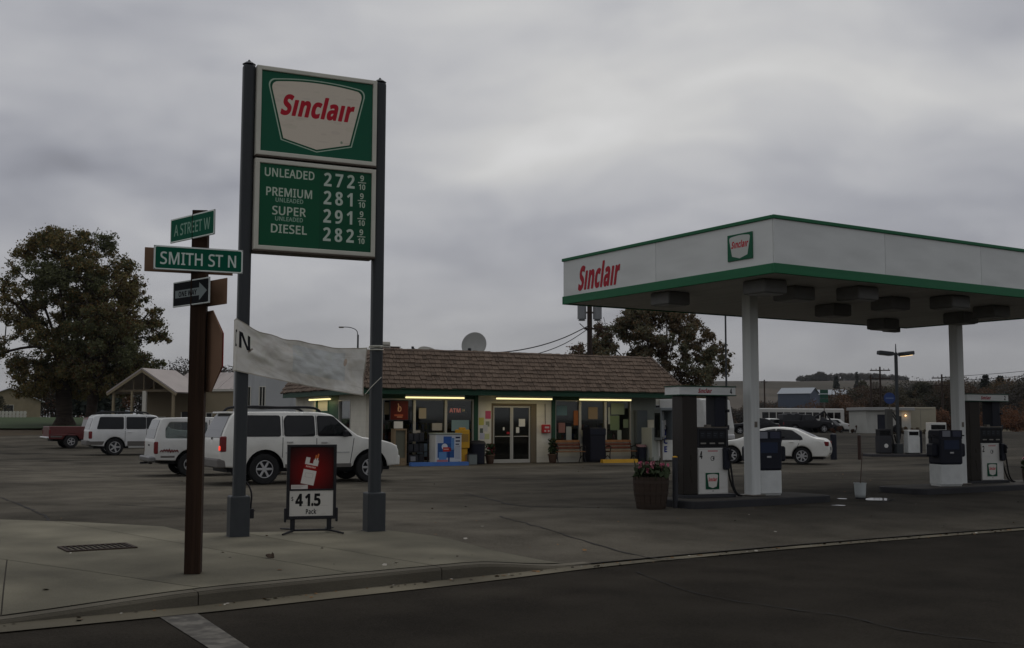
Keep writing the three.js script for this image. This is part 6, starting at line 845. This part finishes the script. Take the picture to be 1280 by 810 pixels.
{
  const tan = mat([.3, .25, .165], .85, { map: dirtTex }), paleRoof = mat([.42, .37, .35], .55, { map: dirtTex });
  { // tan house with an open gable porch
    const X = -25.3, d = 77, t = thing('tan_house', 'tan house with a pale metal roof and an open gabled porch behind the white vehicles', 'house', [X, d, .15], rad(-16));
    const w = 5.0, h = 3.45, hp = 4.95, dep = 3.6; const a = Math.atan2(hp - h, w / 2);
    const rf = grp('roof', t); for (const s of [-1, 1]) { const L = w / 2 / Math.cos(a) + .3; const g = box(L, .09, dep + .5); moved(g, 0, 0, 0, 0, 0, s > 0 ? -a : a); moved(g, s * Math.cos(a) * L / 2, hp + .04 - Math.sin(a) * L / 2, -dep / 2 + .25); obj('roof_panel', g, paleRoof, rf); const f = box(L, .2, .05); moved(f, 0, 0, 0, 0, 0, s > 0 ? -a : a); moved(f, s * Math.cos(a) * L / 2, hp - .09 - Math.sin(a) * L / 2, .46); obj('barge_board', f, tan, rf); }
    for (const [x, wd] of [[-w / 2 + .12, .16], [-.9, .14], [.1, .3], [w / 2 - .15, .18]]) obj('porch_post', rbox(wd, h, .16, x, h / 2, .2, .02), x === .1 ? M.cream : tan, t); obj('truss', [b2(-w / 2, w / 2, h - .06, h + .1, .15, .25), ...[-1.6, -.8, 0, .8, 1.6].map((x) => b2(x - .05, x + .05, h + .1, lerp(hp, h, Math.abs(x) / (w / 2)) - .05, .16, .22))], mat([.13, .105, .07], .9), t);
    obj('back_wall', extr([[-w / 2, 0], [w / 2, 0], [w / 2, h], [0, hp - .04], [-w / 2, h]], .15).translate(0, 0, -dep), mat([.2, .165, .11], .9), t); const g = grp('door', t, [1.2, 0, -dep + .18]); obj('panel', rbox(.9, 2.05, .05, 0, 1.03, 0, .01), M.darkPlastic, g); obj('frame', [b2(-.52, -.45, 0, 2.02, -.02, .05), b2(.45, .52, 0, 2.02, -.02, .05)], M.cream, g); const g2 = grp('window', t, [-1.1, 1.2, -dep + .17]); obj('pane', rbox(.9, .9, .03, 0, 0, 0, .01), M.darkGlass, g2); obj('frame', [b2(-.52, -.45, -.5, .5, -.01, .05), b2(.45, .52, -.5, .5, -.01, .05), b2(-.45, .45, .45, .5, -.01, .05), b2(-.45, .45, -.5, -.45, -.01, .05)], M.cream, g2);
    // long wing to the right, its ridge across
    const x0 = w / 2 - .6, x1 = 8.6, wz = -dep; obj('wing_wall', [b2(x0, x1, 0, 3.65, -3.4, -3.2)], tan, t); obj('wing_wall', [b2(x1 - .2, x1, 0, 3.65, -8, -3.4), b2(x0, x1, 0, 3.65, -8.2, -8)], tan, t); for (const x of [x0 + .55, x0 + 1.2]) { const q = grp('window', t, [x, 1.3, -3.19]); obj('pane', rbox(.4, 1.3, .03, 0, 0, 0, .01), M.darkGlass, q); obj('frame', [b2(-.25, -.2, -.7, .7, -.01, .04), b2(.2, .25, -.7, .7, -.01, .04), b2(-.2, .2, .65, .7, -.01, .04), b2(-.2, .2, -.7, -.65, -.01, .04)], M.cream, q); }
    const n = 9; for (let i = 0; i < n; i++) { const a0 = lerp(-.3, x1 + .2, i / n), b0 = lerp(-.3, x1 + .2, (i + 1) / n) - .02; obj('roof_panel', [quad([a0, 3.64, -3.05], [b0, 3.64, -3.05], [b0, 4.95, -5.7], [a0, 4.95, -5.7]), quad([b0, 3.64, -8.4], [a0, 3.64, -8.4], [a0, 4.95, -5.7], [b0, 4.95, -5.7])], paleRoof, rf); }
    obj('eave_board', b2(x0, x1 + .2, 3.5, 3.66, -3.12, -3.06), M.cream, rf); obj('antenna', [bar([2.2, 4.8, -5.7], [2.2, 6.2, -5.7], .02), bar([7.6, 3.7, -3.4], [7.6, 5.0, -3.4], .018), tube([[2.2, 5.1, -5.7], [5, 5.0, -5], [7.6, 4.95, -3.4]], .012, 12, 4)], M.darkPlastic, t);
  }
  { const X = -50.5, d = 112, t = thing('small_house', 'small tan house with a white roof at the left edge', 'house', [X, d, rise(X, d) - .05], rad(38)); gable(t, 6.2, 8, 1.75, 3.0, tan, mat([.55, .55, .56], .6)); const g = grp('window', t, [0, .95, .02]); obj('pane', rbox(.9, .7, .03, 0, 0, 0, .01), M.darkGlass, g); obj('frame', [b2(-.5, -.45, -.4, .4, -.02, .04), b2(.45, .5, -.4, .4, -.02, .04), b2(-.45, .45, .35, .4, -.02, .04), b2(-.45, .45, -.4, -.35, -.02, .04)], M.cream, g); }
  { const X = -47, d = 104, t = thing('picket_fence', 'low white fence in front of the small far left house', 'fence', [X, d, rise(X, d)], rad(4)); for (let i = 0; i < 12; i++) obj('picket', rbox(.26, .62, .04, -2 + i * .33, .31, 0, .01), M.cream, t); obj('rail', b2(-2.15, 1.8, .42, .5, -.05, -.02), M.cream, t); obj('rail', b2(-2.15, 1.8, .14, .22, -.05, -.02), M.cream, t); }
  const paintBlueGrey = carPaint([.16, .19, .22]);
  const farCar = (label, X, d, deg, paint) => { const L = 4.5; const v = vehicle('parked_car', label, 'car', { L, hw: .86, rear: .95, front: 3.5, r: .31, yb: .3, belt: .86, roofY: 1.42, paint, nose: .18, k: .26, smoothTop: true, bev: .08, spokes: 5, top: [[.08, .3], [0, .5], [.05, .85], [.5, .98], [.95, 1.3], [1.5, 1.42], [2.2, 1.42], [2.7, 1.28], [3.2, .98], [4.1, .86], [4.4, .66], [4.48, .45], [4.42, .3]], windows: [[[.85, .95], [1.2, 1.28], [2.3, 1.32], [2.85, .98]]], windshield: [3.05, 1.02, 2.62, 1.3], tail: [.0, .12, .62, .8], head: [4.25, 4.45, .58, .7] }); park(v, X, d, deg); return v; };
  farCar('pale blue grey car parked far off left of the big tree trunk', -44.5, 124, 8, paintBlueGrey);
  farCar('white junked car left of the dark machinery, above the sedan', 25.6, 112, 200, M.carOld); farCar('silver white junked car at the foot of the white bus', 33.9, 120, 165, M.carOld); farCar('dark car half hidden behind the first column', 21.6, 100, 175, M.black);
  { const L = 5.4, v = vehicle('pickup_truck', 'black pickup truck standing in front of the white bus', 'pickup truck', { L, hw: .98, rear: 1.2, front: 4.4, r: .4, yb: .55, belt: 1.2, roofY: 1.85, paint: M.black, bev: .05, spokes: 5, top: [[.04, .56], [0, .7], [0, 1.2], [2.0, 1.22], [2.15, 1.8], [3.1, 1.84], [3.7, 1.24], [5.2, 1.08], [5.4, .7], [5.36, .56]], windows: [[[2.3, 1.26], [3.5, 1.26], [3.1, 1.72], [2.3, 1.72]]], tail: [0, .1, .8, 1.05], head: [5.3, 5.42, .8, 1.0] }); park(v, 29.3, 112, 12); obj('load', [0, 1, 2, 3, 4].map((i) => rbox(.5, .7 + .2 * (i % 2), 1.3, -2.3 + i * .42, 1.5, 0, .1)), M.darkPlastic, v.t); }
  { // white bus
    const X = 38.3, d = 150, t = thing('bus', 'long white bus with a row of windows parked in the distance beyond the sedan', 'bus', [X, d, 0], rad(196)); const L = 13, H = 3.35; obj('body', [rbox(L, H - .55, 2.5, 0, .55 + (H - .55) / 2, 0, .18, 3)], mat([.5, .5, .48], .5, { map: dirtTex }), t); for (let i = 0; i < 11; i++) for (const s of [-1, 1]) { obj('window', rbox(.92, .85, .03, -L / 2 + 1.1 + i * 1.08, 2.4, s * 1.252, .06), M.darkGlass, t); } obj('rear_window', rbox(.03, .9, 1.8, -L / 2 - .005, 2.35, 0, .05), M.darkGlass, t); obj('rail', [1.55, 1.25, .95].map((y) => b2(-L / 2 + .2, L / 2 - .2, y, y + .05, -1.27, 1.27)), M.cream, t); obj('rear_door', [b2(-L / 2 - .02, -L / 2, .8, 2.9, -.5, -.46), b2(-L / 2 - .02, -L / 2, .8, 2.9, .46, .5), b2(-L / 2 - .02, -L / 2, 1.5, 1.6, -1.2, 1.2)], M.darkPlastic, t); for (const x of [-3.6, 3.9]) for (const s of [-1, 1]) obj('wheel', cyl(.5, .5, .3, x, .5, s * 1.12, 20, Math.PI / 2), M.rubber, t); obj('bumper', rbox(.2, .3, 2.5, -L / 2 - .05, .7, 0, .05), M.black, t);
  }
  { // camper beyond the shop's right end
    const X = 10.7, d = 73, t = thing('camper', 'cream camper trailer with brown stripes standing beyond the right end of the shop', 'camper', [X, d, 0], rad(10)); const m = mat([.46, .44, .37], .5, { map: dirtTex });
    obj('body', extr([[-4, .5], [2.1, .5], [2.1, 1.1], [2.6, 1.25], [2.55, 2.9], [2.3, 3.05], [-4, 3.05]], 2.3, .06).translate(0, 0, -1.15), m, t); obj('stripe', [b2(-4, 2.1, 1.55, 1.68, 1.15, 1.16), b2(-4, 2.1, 1.82, 1.88, 1.15, 1.16), b2(-4, 2.1, .7, 1.1, 1.15, 1.158)], mat([.07, .05, .04], .6), t); for (const [a, b] of [[-2.4, -1.3], [.1, 1.2]]) { const g = grp('window', t); obj('pane', rb2(a, b, 2.05, 2.65, 1.15, 1.17, .01), M.darkGlass, g); obj('frame', [b2(a - .05, b + .05, 2.65, 2.7, 1.15, 1.18), b2(a - .05, b + .05, 2.0, 2.05, 1.15, 1.18), b2(a - .05, a, 2.05, 2.65, 1.15, 1.18), b2(b, b + .05, 2.05, 2.65, 1.15, 1.18)], M.alloy, g); } for (const x of [-1.8, -.9]) obj('wheel', cyl(.36, .36, .25, x, .36, 1.0, 18, Math.PI / 2), M.rubber, t);
    const nose = thing('motorhome', 'white sloping front of a motorhome seen through the frame of the first pump', 'motorhome', [12.15, 69, 0], rad(-60)); obj('body', extr([[-3.5, .5], [1.1, .5], [1.15, 1.25], [.75, 2.95], [.4, 3.05], [-3.5, 3.05]], 2.2, .08).translate(0, 0, -1.1), mat([.55, .55, .53], .45, { map: dirtTex }), nose); for (const s of [-1, 1]) obj('headlight', cyl(.13, .13, .05, 1.15, 1.25, s * .42, 16, 0, 0, Math.PI / 2), M.black, nose); obj('windshield', quad([1.06, 1.75, .85], [1.06, 1.75, -.85], [.9, 2.45, -.8], [.9, 2.45, .8]), M.glassPale ?? M.cream, nose); obj('bumper', rbox(.2, .3, 2.1, 1.15, .7, 0, .05), M.alloy, nose); for (const s of [-1, 1]) obj('wheel', cyl(.36, .36, .25, .2, .36, s * 1.0, 18, Math.PI / 2), M.rubber, nose); obj('side_window', rb2(-1.8, -.6, 1.9, 2.5, 1.1, 1.12, .01), M.darkGlass, nose);
  }
  { // white shed and trailer in the right distance
    const t = thing('white_shed', 'small white flat-roofed shed with a dark doorway in the right distance', 'shed', [37.1, 110, 0], rad(6)); const m = mat([.42, .42, .39], .7, { map: dirtTex }); const w = 4.6, h = 2.75; const xs = [-w / 2, -1.15, -.35, .9, 1.35, w / 2]; obj('wall', b2(xs[0], xs[1], 0, h, -.12, 0), m, t); obj('wall', b2(xs[1], xs[2], 2.35, h, -.12, 0), m, t); obj('wall', b2(xs[2], xs[3], 0, h, -.12, 0), m, t); obj('wall', b2(xs[3], xs[4], 0, .9, -.12, 0), m, t); obj('wall', b2(xs[3], xs[4], 2.2, h, -.12, 0), m, t); obj('wall', b2(xs[4], xs[5], 0, h, -.12, 0), m, t); obj('side_wall', [b2(-w / 2, -w / 2 + .12, 0, h, -4, -.12), b2(w / 2 - .12, w / 2, 0, h, -4, -.12), b2(-w / 2, w / 2, 0, h, -4.12, -4)], m, t); const g = grp('door', t); obj('panel', rbox(.8, 2.3, .05, -.75, 1.18, -.06, .01), M.navy, g); const g2 = grp('window', t); obj('pane', rbox(.45, 1.3, .03, 1.125, 1.55, -.06, .01), M.darkGlass, g2); obj('roof', rbox(w + .5, .3, 4.6, 0, h + .14, -1.9, .03), mat([.34, .34, .33], .7, { map: dirtTex }), t); obj('lamp', new THREE.SphereGeometry(.1, 12, 8).translate(1.7, 2.25, .1), mat([.9, .7, .5], .5, { emissive: new THREE.Color(1, .6, .28), emissiveIntensity: 1.0 }), t); const L = new THREE.PointLight(new THREE.Color(1, .62, .3), .2, 8, 2); L.position.set(1.7, 2.25, .28); t.add(L);
    const b = thing('box_trailer', 'cream box trailer standing right of the white shed', 'trailer', [41.0, 112, 0], rad(4)); obj('body', rbox(3.2, 2.5, 2.4, 0, 1.85, -1.2, .06), mat([.36, .33, .25], .7, { map: dirtTex }), b); obj('door_frame', [b2(-1.3, 1.3, 2.85, 2.9, .0, .02), b2(-1.3, 1.3, .75, .8, .0, .02), b2(-.03, .03, .8, 2.85, .0, .02)], mat([.26, .24, .19], .7), b); for (const x of [-1, 1]) obj('wheel', cyl(.42, .42, .3, x, .42, -.3, 18, Math.PI / 2), M.rubber, b);
    const mm = thing('machinery', 'low grey jumble of farm machinery beside the white bus', 'machinery', [39.6, 128, 0], rad(8)); const R = rng(7); obj('frame', [rbox(6, .25, 1.4, 0, .6, 0, .05), bar([-2.8, .6, .4], [2.5, 1.6, .2], .08), bar([-1, .6, -.4], [3, 1.3, -.2], .06)], M.darkPlastic, mm); for (let i = 0; i < 7; i++) obj('implement', rbox(.5 + .5 * R(), .5 + .6 * R(), .8, -2.7 + i * .9, .95, 0, .08), i % 3 ? mat([.12, .12, .125], .7) : mat([.2, .21, .22], .6), mm); for (const x of [-2, 1.8]) obj('wheel', cyl(.5, .5, .3, x, .5, .7, 18, Math.PI / 2), M.rubber, mm);
    const m2 = thing('machinery', 'black heap of stacked machinery beside the second junked car', 'machinery', [31.3, 117, 0], rad(4)); for (let i = 0; i < 9; i++) obj('implement', rbox(.5 + .6 * R(), .6 + 1.2 * R(), .9, -2.2 + i * .55, .7 + .7 * R(), (R() - .5) * .8, .1, 2, R(), R(), R()), M.darkPlastic, m2); obj('boom', [bar([-2, .5, 0], [1.4, 2.7, .2], .1), bar([1.4, 2.7, .2], [2.4, 1.3, .2], .08)], M.black, m2);
  }
  const shed = (label, X, d, w, dep, h, hp, wallM, roofM, turn) => { const t = thing('metal_shed', label, 'shed', [X, d, 5.6], turn); gable(t, w, dep, h, hp, wallM, roofM, .4); obj('door', rbox(w * .34, h * .7, .08, 0, h * .35, .05, .03), mat([.1, .13, .2], .6), t); obj('foundation', b2(-w / 2 - .1, w / 2 + .1, -7, .02, -dep - .3, .1), mat([.1, .08, .06], .9), t); };
  const blueW = mat([.07, .088, .12], .6), blueRoof = mat([.3, .33, .36], .5);
  shed('large blue metal shed with a pale roof on the slope', 94.4, 348, 6.4, 10.5, 4.7, 6.4, blueW, blueRoof, rad(52)); shed('long pale roofed metal shed right of the blue one on the slope', 108.5, 362, 6.4, 13, 4.7, 6.2, mat([.09, .115, .15], .6), blueRoof, rad(66));
  { const t = thing('highway_sign', 'green direction sign standing in front of the distant white bus', 'road sign', [39.2, 140, 0], rad(-6)); obj('post', [cyl(.06, .06, 4.2, 0, 2.1, -.06, 8)], M.steel, t); for (const y of [4.6, 5.15, 5.7]) obj('panel', rbox(1.0, .5, .04, 0, y - .35, 0, .02), mat([.02, .075, .05], .5), t); }
}
// ---------------------------------------------------------------- poles, lamps and wires
{
  const woodPole = mat([.055, .043, .036], .9, { map: woodTex }), t = thing('utility_pole', 'tall dark utility pole with two grey transformers rising behind the shop roof', 'utility pole', [4.2, 60, 0]);
  obj('shaft', cyl(.17, .12, 10.2, 0, 5.1, 0, 12), woodPole, t); for (const s of [-1, 1]) { const g = grp('transformer', t, [s * .42, 7.55, 0]); obj('tank', [cyl(.24, .24, .82, 0, 0, 0, 18), cyl(.255, .255, .06, 0, .4, 0, 18), cyl(.2, .12, .1, 0, -.44, 0, 16)], mat([.24, .25, .26], .5, { map: dirtTex }), g); obj('bracket', b2(Math.min(0, -s * .3), Math.max(0, -s * .3), -.1, .0, -.04, .04), M.steel, g); } obj('crossarm', [rbox(2.2, .12, .1, 0, 9.6, .12, .01), rbox(1.3, .1, .1, .35, 6.62, .1, .01)], woodPole, t); obj('insulator', [-1, -.5, .5, 1].map((x) => cyl(.04, .05, .16, x, 9.74, .12, 8)), M.cream, t); obj('bracket', [bar([0, 6.4, .1], [-.55, 6.9, .1], .025), bar([.3, 6.62, .1], [.55, 7.3, .1], .015), bar([.9, 6.62, .1], [.75, 7.25, .1], .015)], M.darkPlastic, t);
  const wire = (label, a, b, sag, r, g) => { const m = [(a[0] + b[0]) / 2, (a[1] + b[1]) / 2 - sag, (a[2] + b[2]) / 2]; tag(obj('power_line', new THREE.TubeGeometry(new THREE.CatmullRomCurve3([a, [lerp(a[0], b[0], .25), lerp(a[1], b[1], .25) - sag * .75, lerp(a[2], b[2], .25)], m, [lerp(a[0], b[0], .75), lerp(a[1], b[1], .75) - sag * .75, lerp(a[2], b[2], .75)], b].map((p) => new THREE.Vector3(p[0], p[1], -p[2]))), 40, r, 5), M.black), label, 'power line', g); };
  wire('upper of two service wires from the utility pole down to the shop roof', [4.1, 6.75, 59.9], [-2.0, 4.55, 47.5], .45, .028); wire('lower of two service wires from the utility pole down to the shop roof', [4.1, 6.6, 59.9], [-1.2, 4.4, 47.5], .55, .022);
  { const [X, d] = sw(3.1, -6.1); const q = thing('wire_mast', 'short service mast on the shop roof holding the two wires', 'mast', [X, d, 4.0], 0); obj('pipe', [bar([0, 0, 0], [0, .62, 0], .04), bar([0, .62, 0], [.12, .66, .1], .03)], M.steel, q); }
  { const q = thing('pole', 'thin bare pole rising right of the ragged olive brown tree', 'pole', [11.55, 60, 0]); obj('shaft', cyl(.06, .045, 8.4, 0, 4.2, 0, 10), M.pole, q); obj('base', cyl(.12, .12, .2, 0, .1, 0, 10), M.pole, q); }
  { const q = thing('street_lamp', 'curved arm street lamp showing above the white banner', 'street lamp', [-10.4, 75, 0]); obj('shaft', cyl(.09, .06, 7.4, 0, 3.7, 0, 10), M.pole, q); obj('arm', tube([[0, 7.3, 0], [-.1, 7.68, 0], [-.5, 7.88, 0], [-1.05, 7.92, 0]], .03, 16, 6), M.pole, q); obj('head', [rbox(.34, .1, .16, -1.14, 7.9, 0, .04)], M.steel, q); }
  { const q = thing('roof_antenna', 'small dark antenna bracket showing over the top edge of the banner', 'antenna', [-11.8, 77, 5.6]); obj('mast', [bar([0, 0, 0], [0, 1.0, 0], .05), bar([0, .55, 0], [-.4, .15, 0], .03), bar([0, .7, 0], [.25, .5, 0], .05), rbox(.24, .3, .2, .05, .72, 0, .03)], M.darkPlastic, q); obj('foot', rbox(.5, .06, .4, 0, .03, 0, .01), M.darkPlastic, q); }
  const farPole = (label, X, d, h, arms, g) => { const q = thing('utility_pole', label, 'utility pole', [X, d, 0], rad(-14), g); obj('shaft', cyl(.17, .11, h, 0, h / 2, 0, 8), woodPole, q); for (const y of arms) { obj('crossarm', rbox(2.6, .14, .12, 0, y, .12, .01), woodPole, q); obj('insulator', [-1.1, -.5, .5, 1.1].map((x) => cyl(.05, .06, .18, x, y + .16, .12, 6)), M.steel, q); } return q; };
  farPole('distant pole with two crossarms left of the lamp post', 49.6, 150, 9.0, [8.5, 7.4]); farPole('bare leaning distant pole left of the one with crossarms', 48.0, 149, 7.9, []); farPole('distant pole with crossarms just left of the second column', 57.9, 150, 8.0, [7.5, 6.5]); { const q = thing('transformer_bank', 'three grey transformers hung beside the distant pole with crossarms', 'transformer', [48.85, 150.2, 6.1]); for (const x of [-.4, .0, .4]) obj('tank', cyl(.17, .17, .9, x, .4 + .1 * x, 0, 12), M.steel, q); obj('rack', rbox(1.6, .1, .1, .1, -.08, 0, .01), woodPole, q); }
  { const q = thing('pole', 'thin distant pole just right of the first canopy column', 'pole', [34, 150, 0]); obj('shaft', cyl(.13, .09, 7.2, 0, 3.6, 0, 8), woodPole, q); obj('arm', rbox(.9, .1, .1, 0, 6.9, 0, .01), woodPole, q); }
  for (const [i, y] of [0, .55].entries()) wire(['upper', 'lower'][i] + ' thin power line crossing the sky at the right edge', [57.9, 7.6 - y, 150], [100, 13.2 - y * 1.6, 158], .8, .035);
}
// thin autumn haze over the far fields
scene.fog = new THREE.FogExp2(new THREE.Color(.42, .43, .46), .00007);
renderer.render(scene, camera);
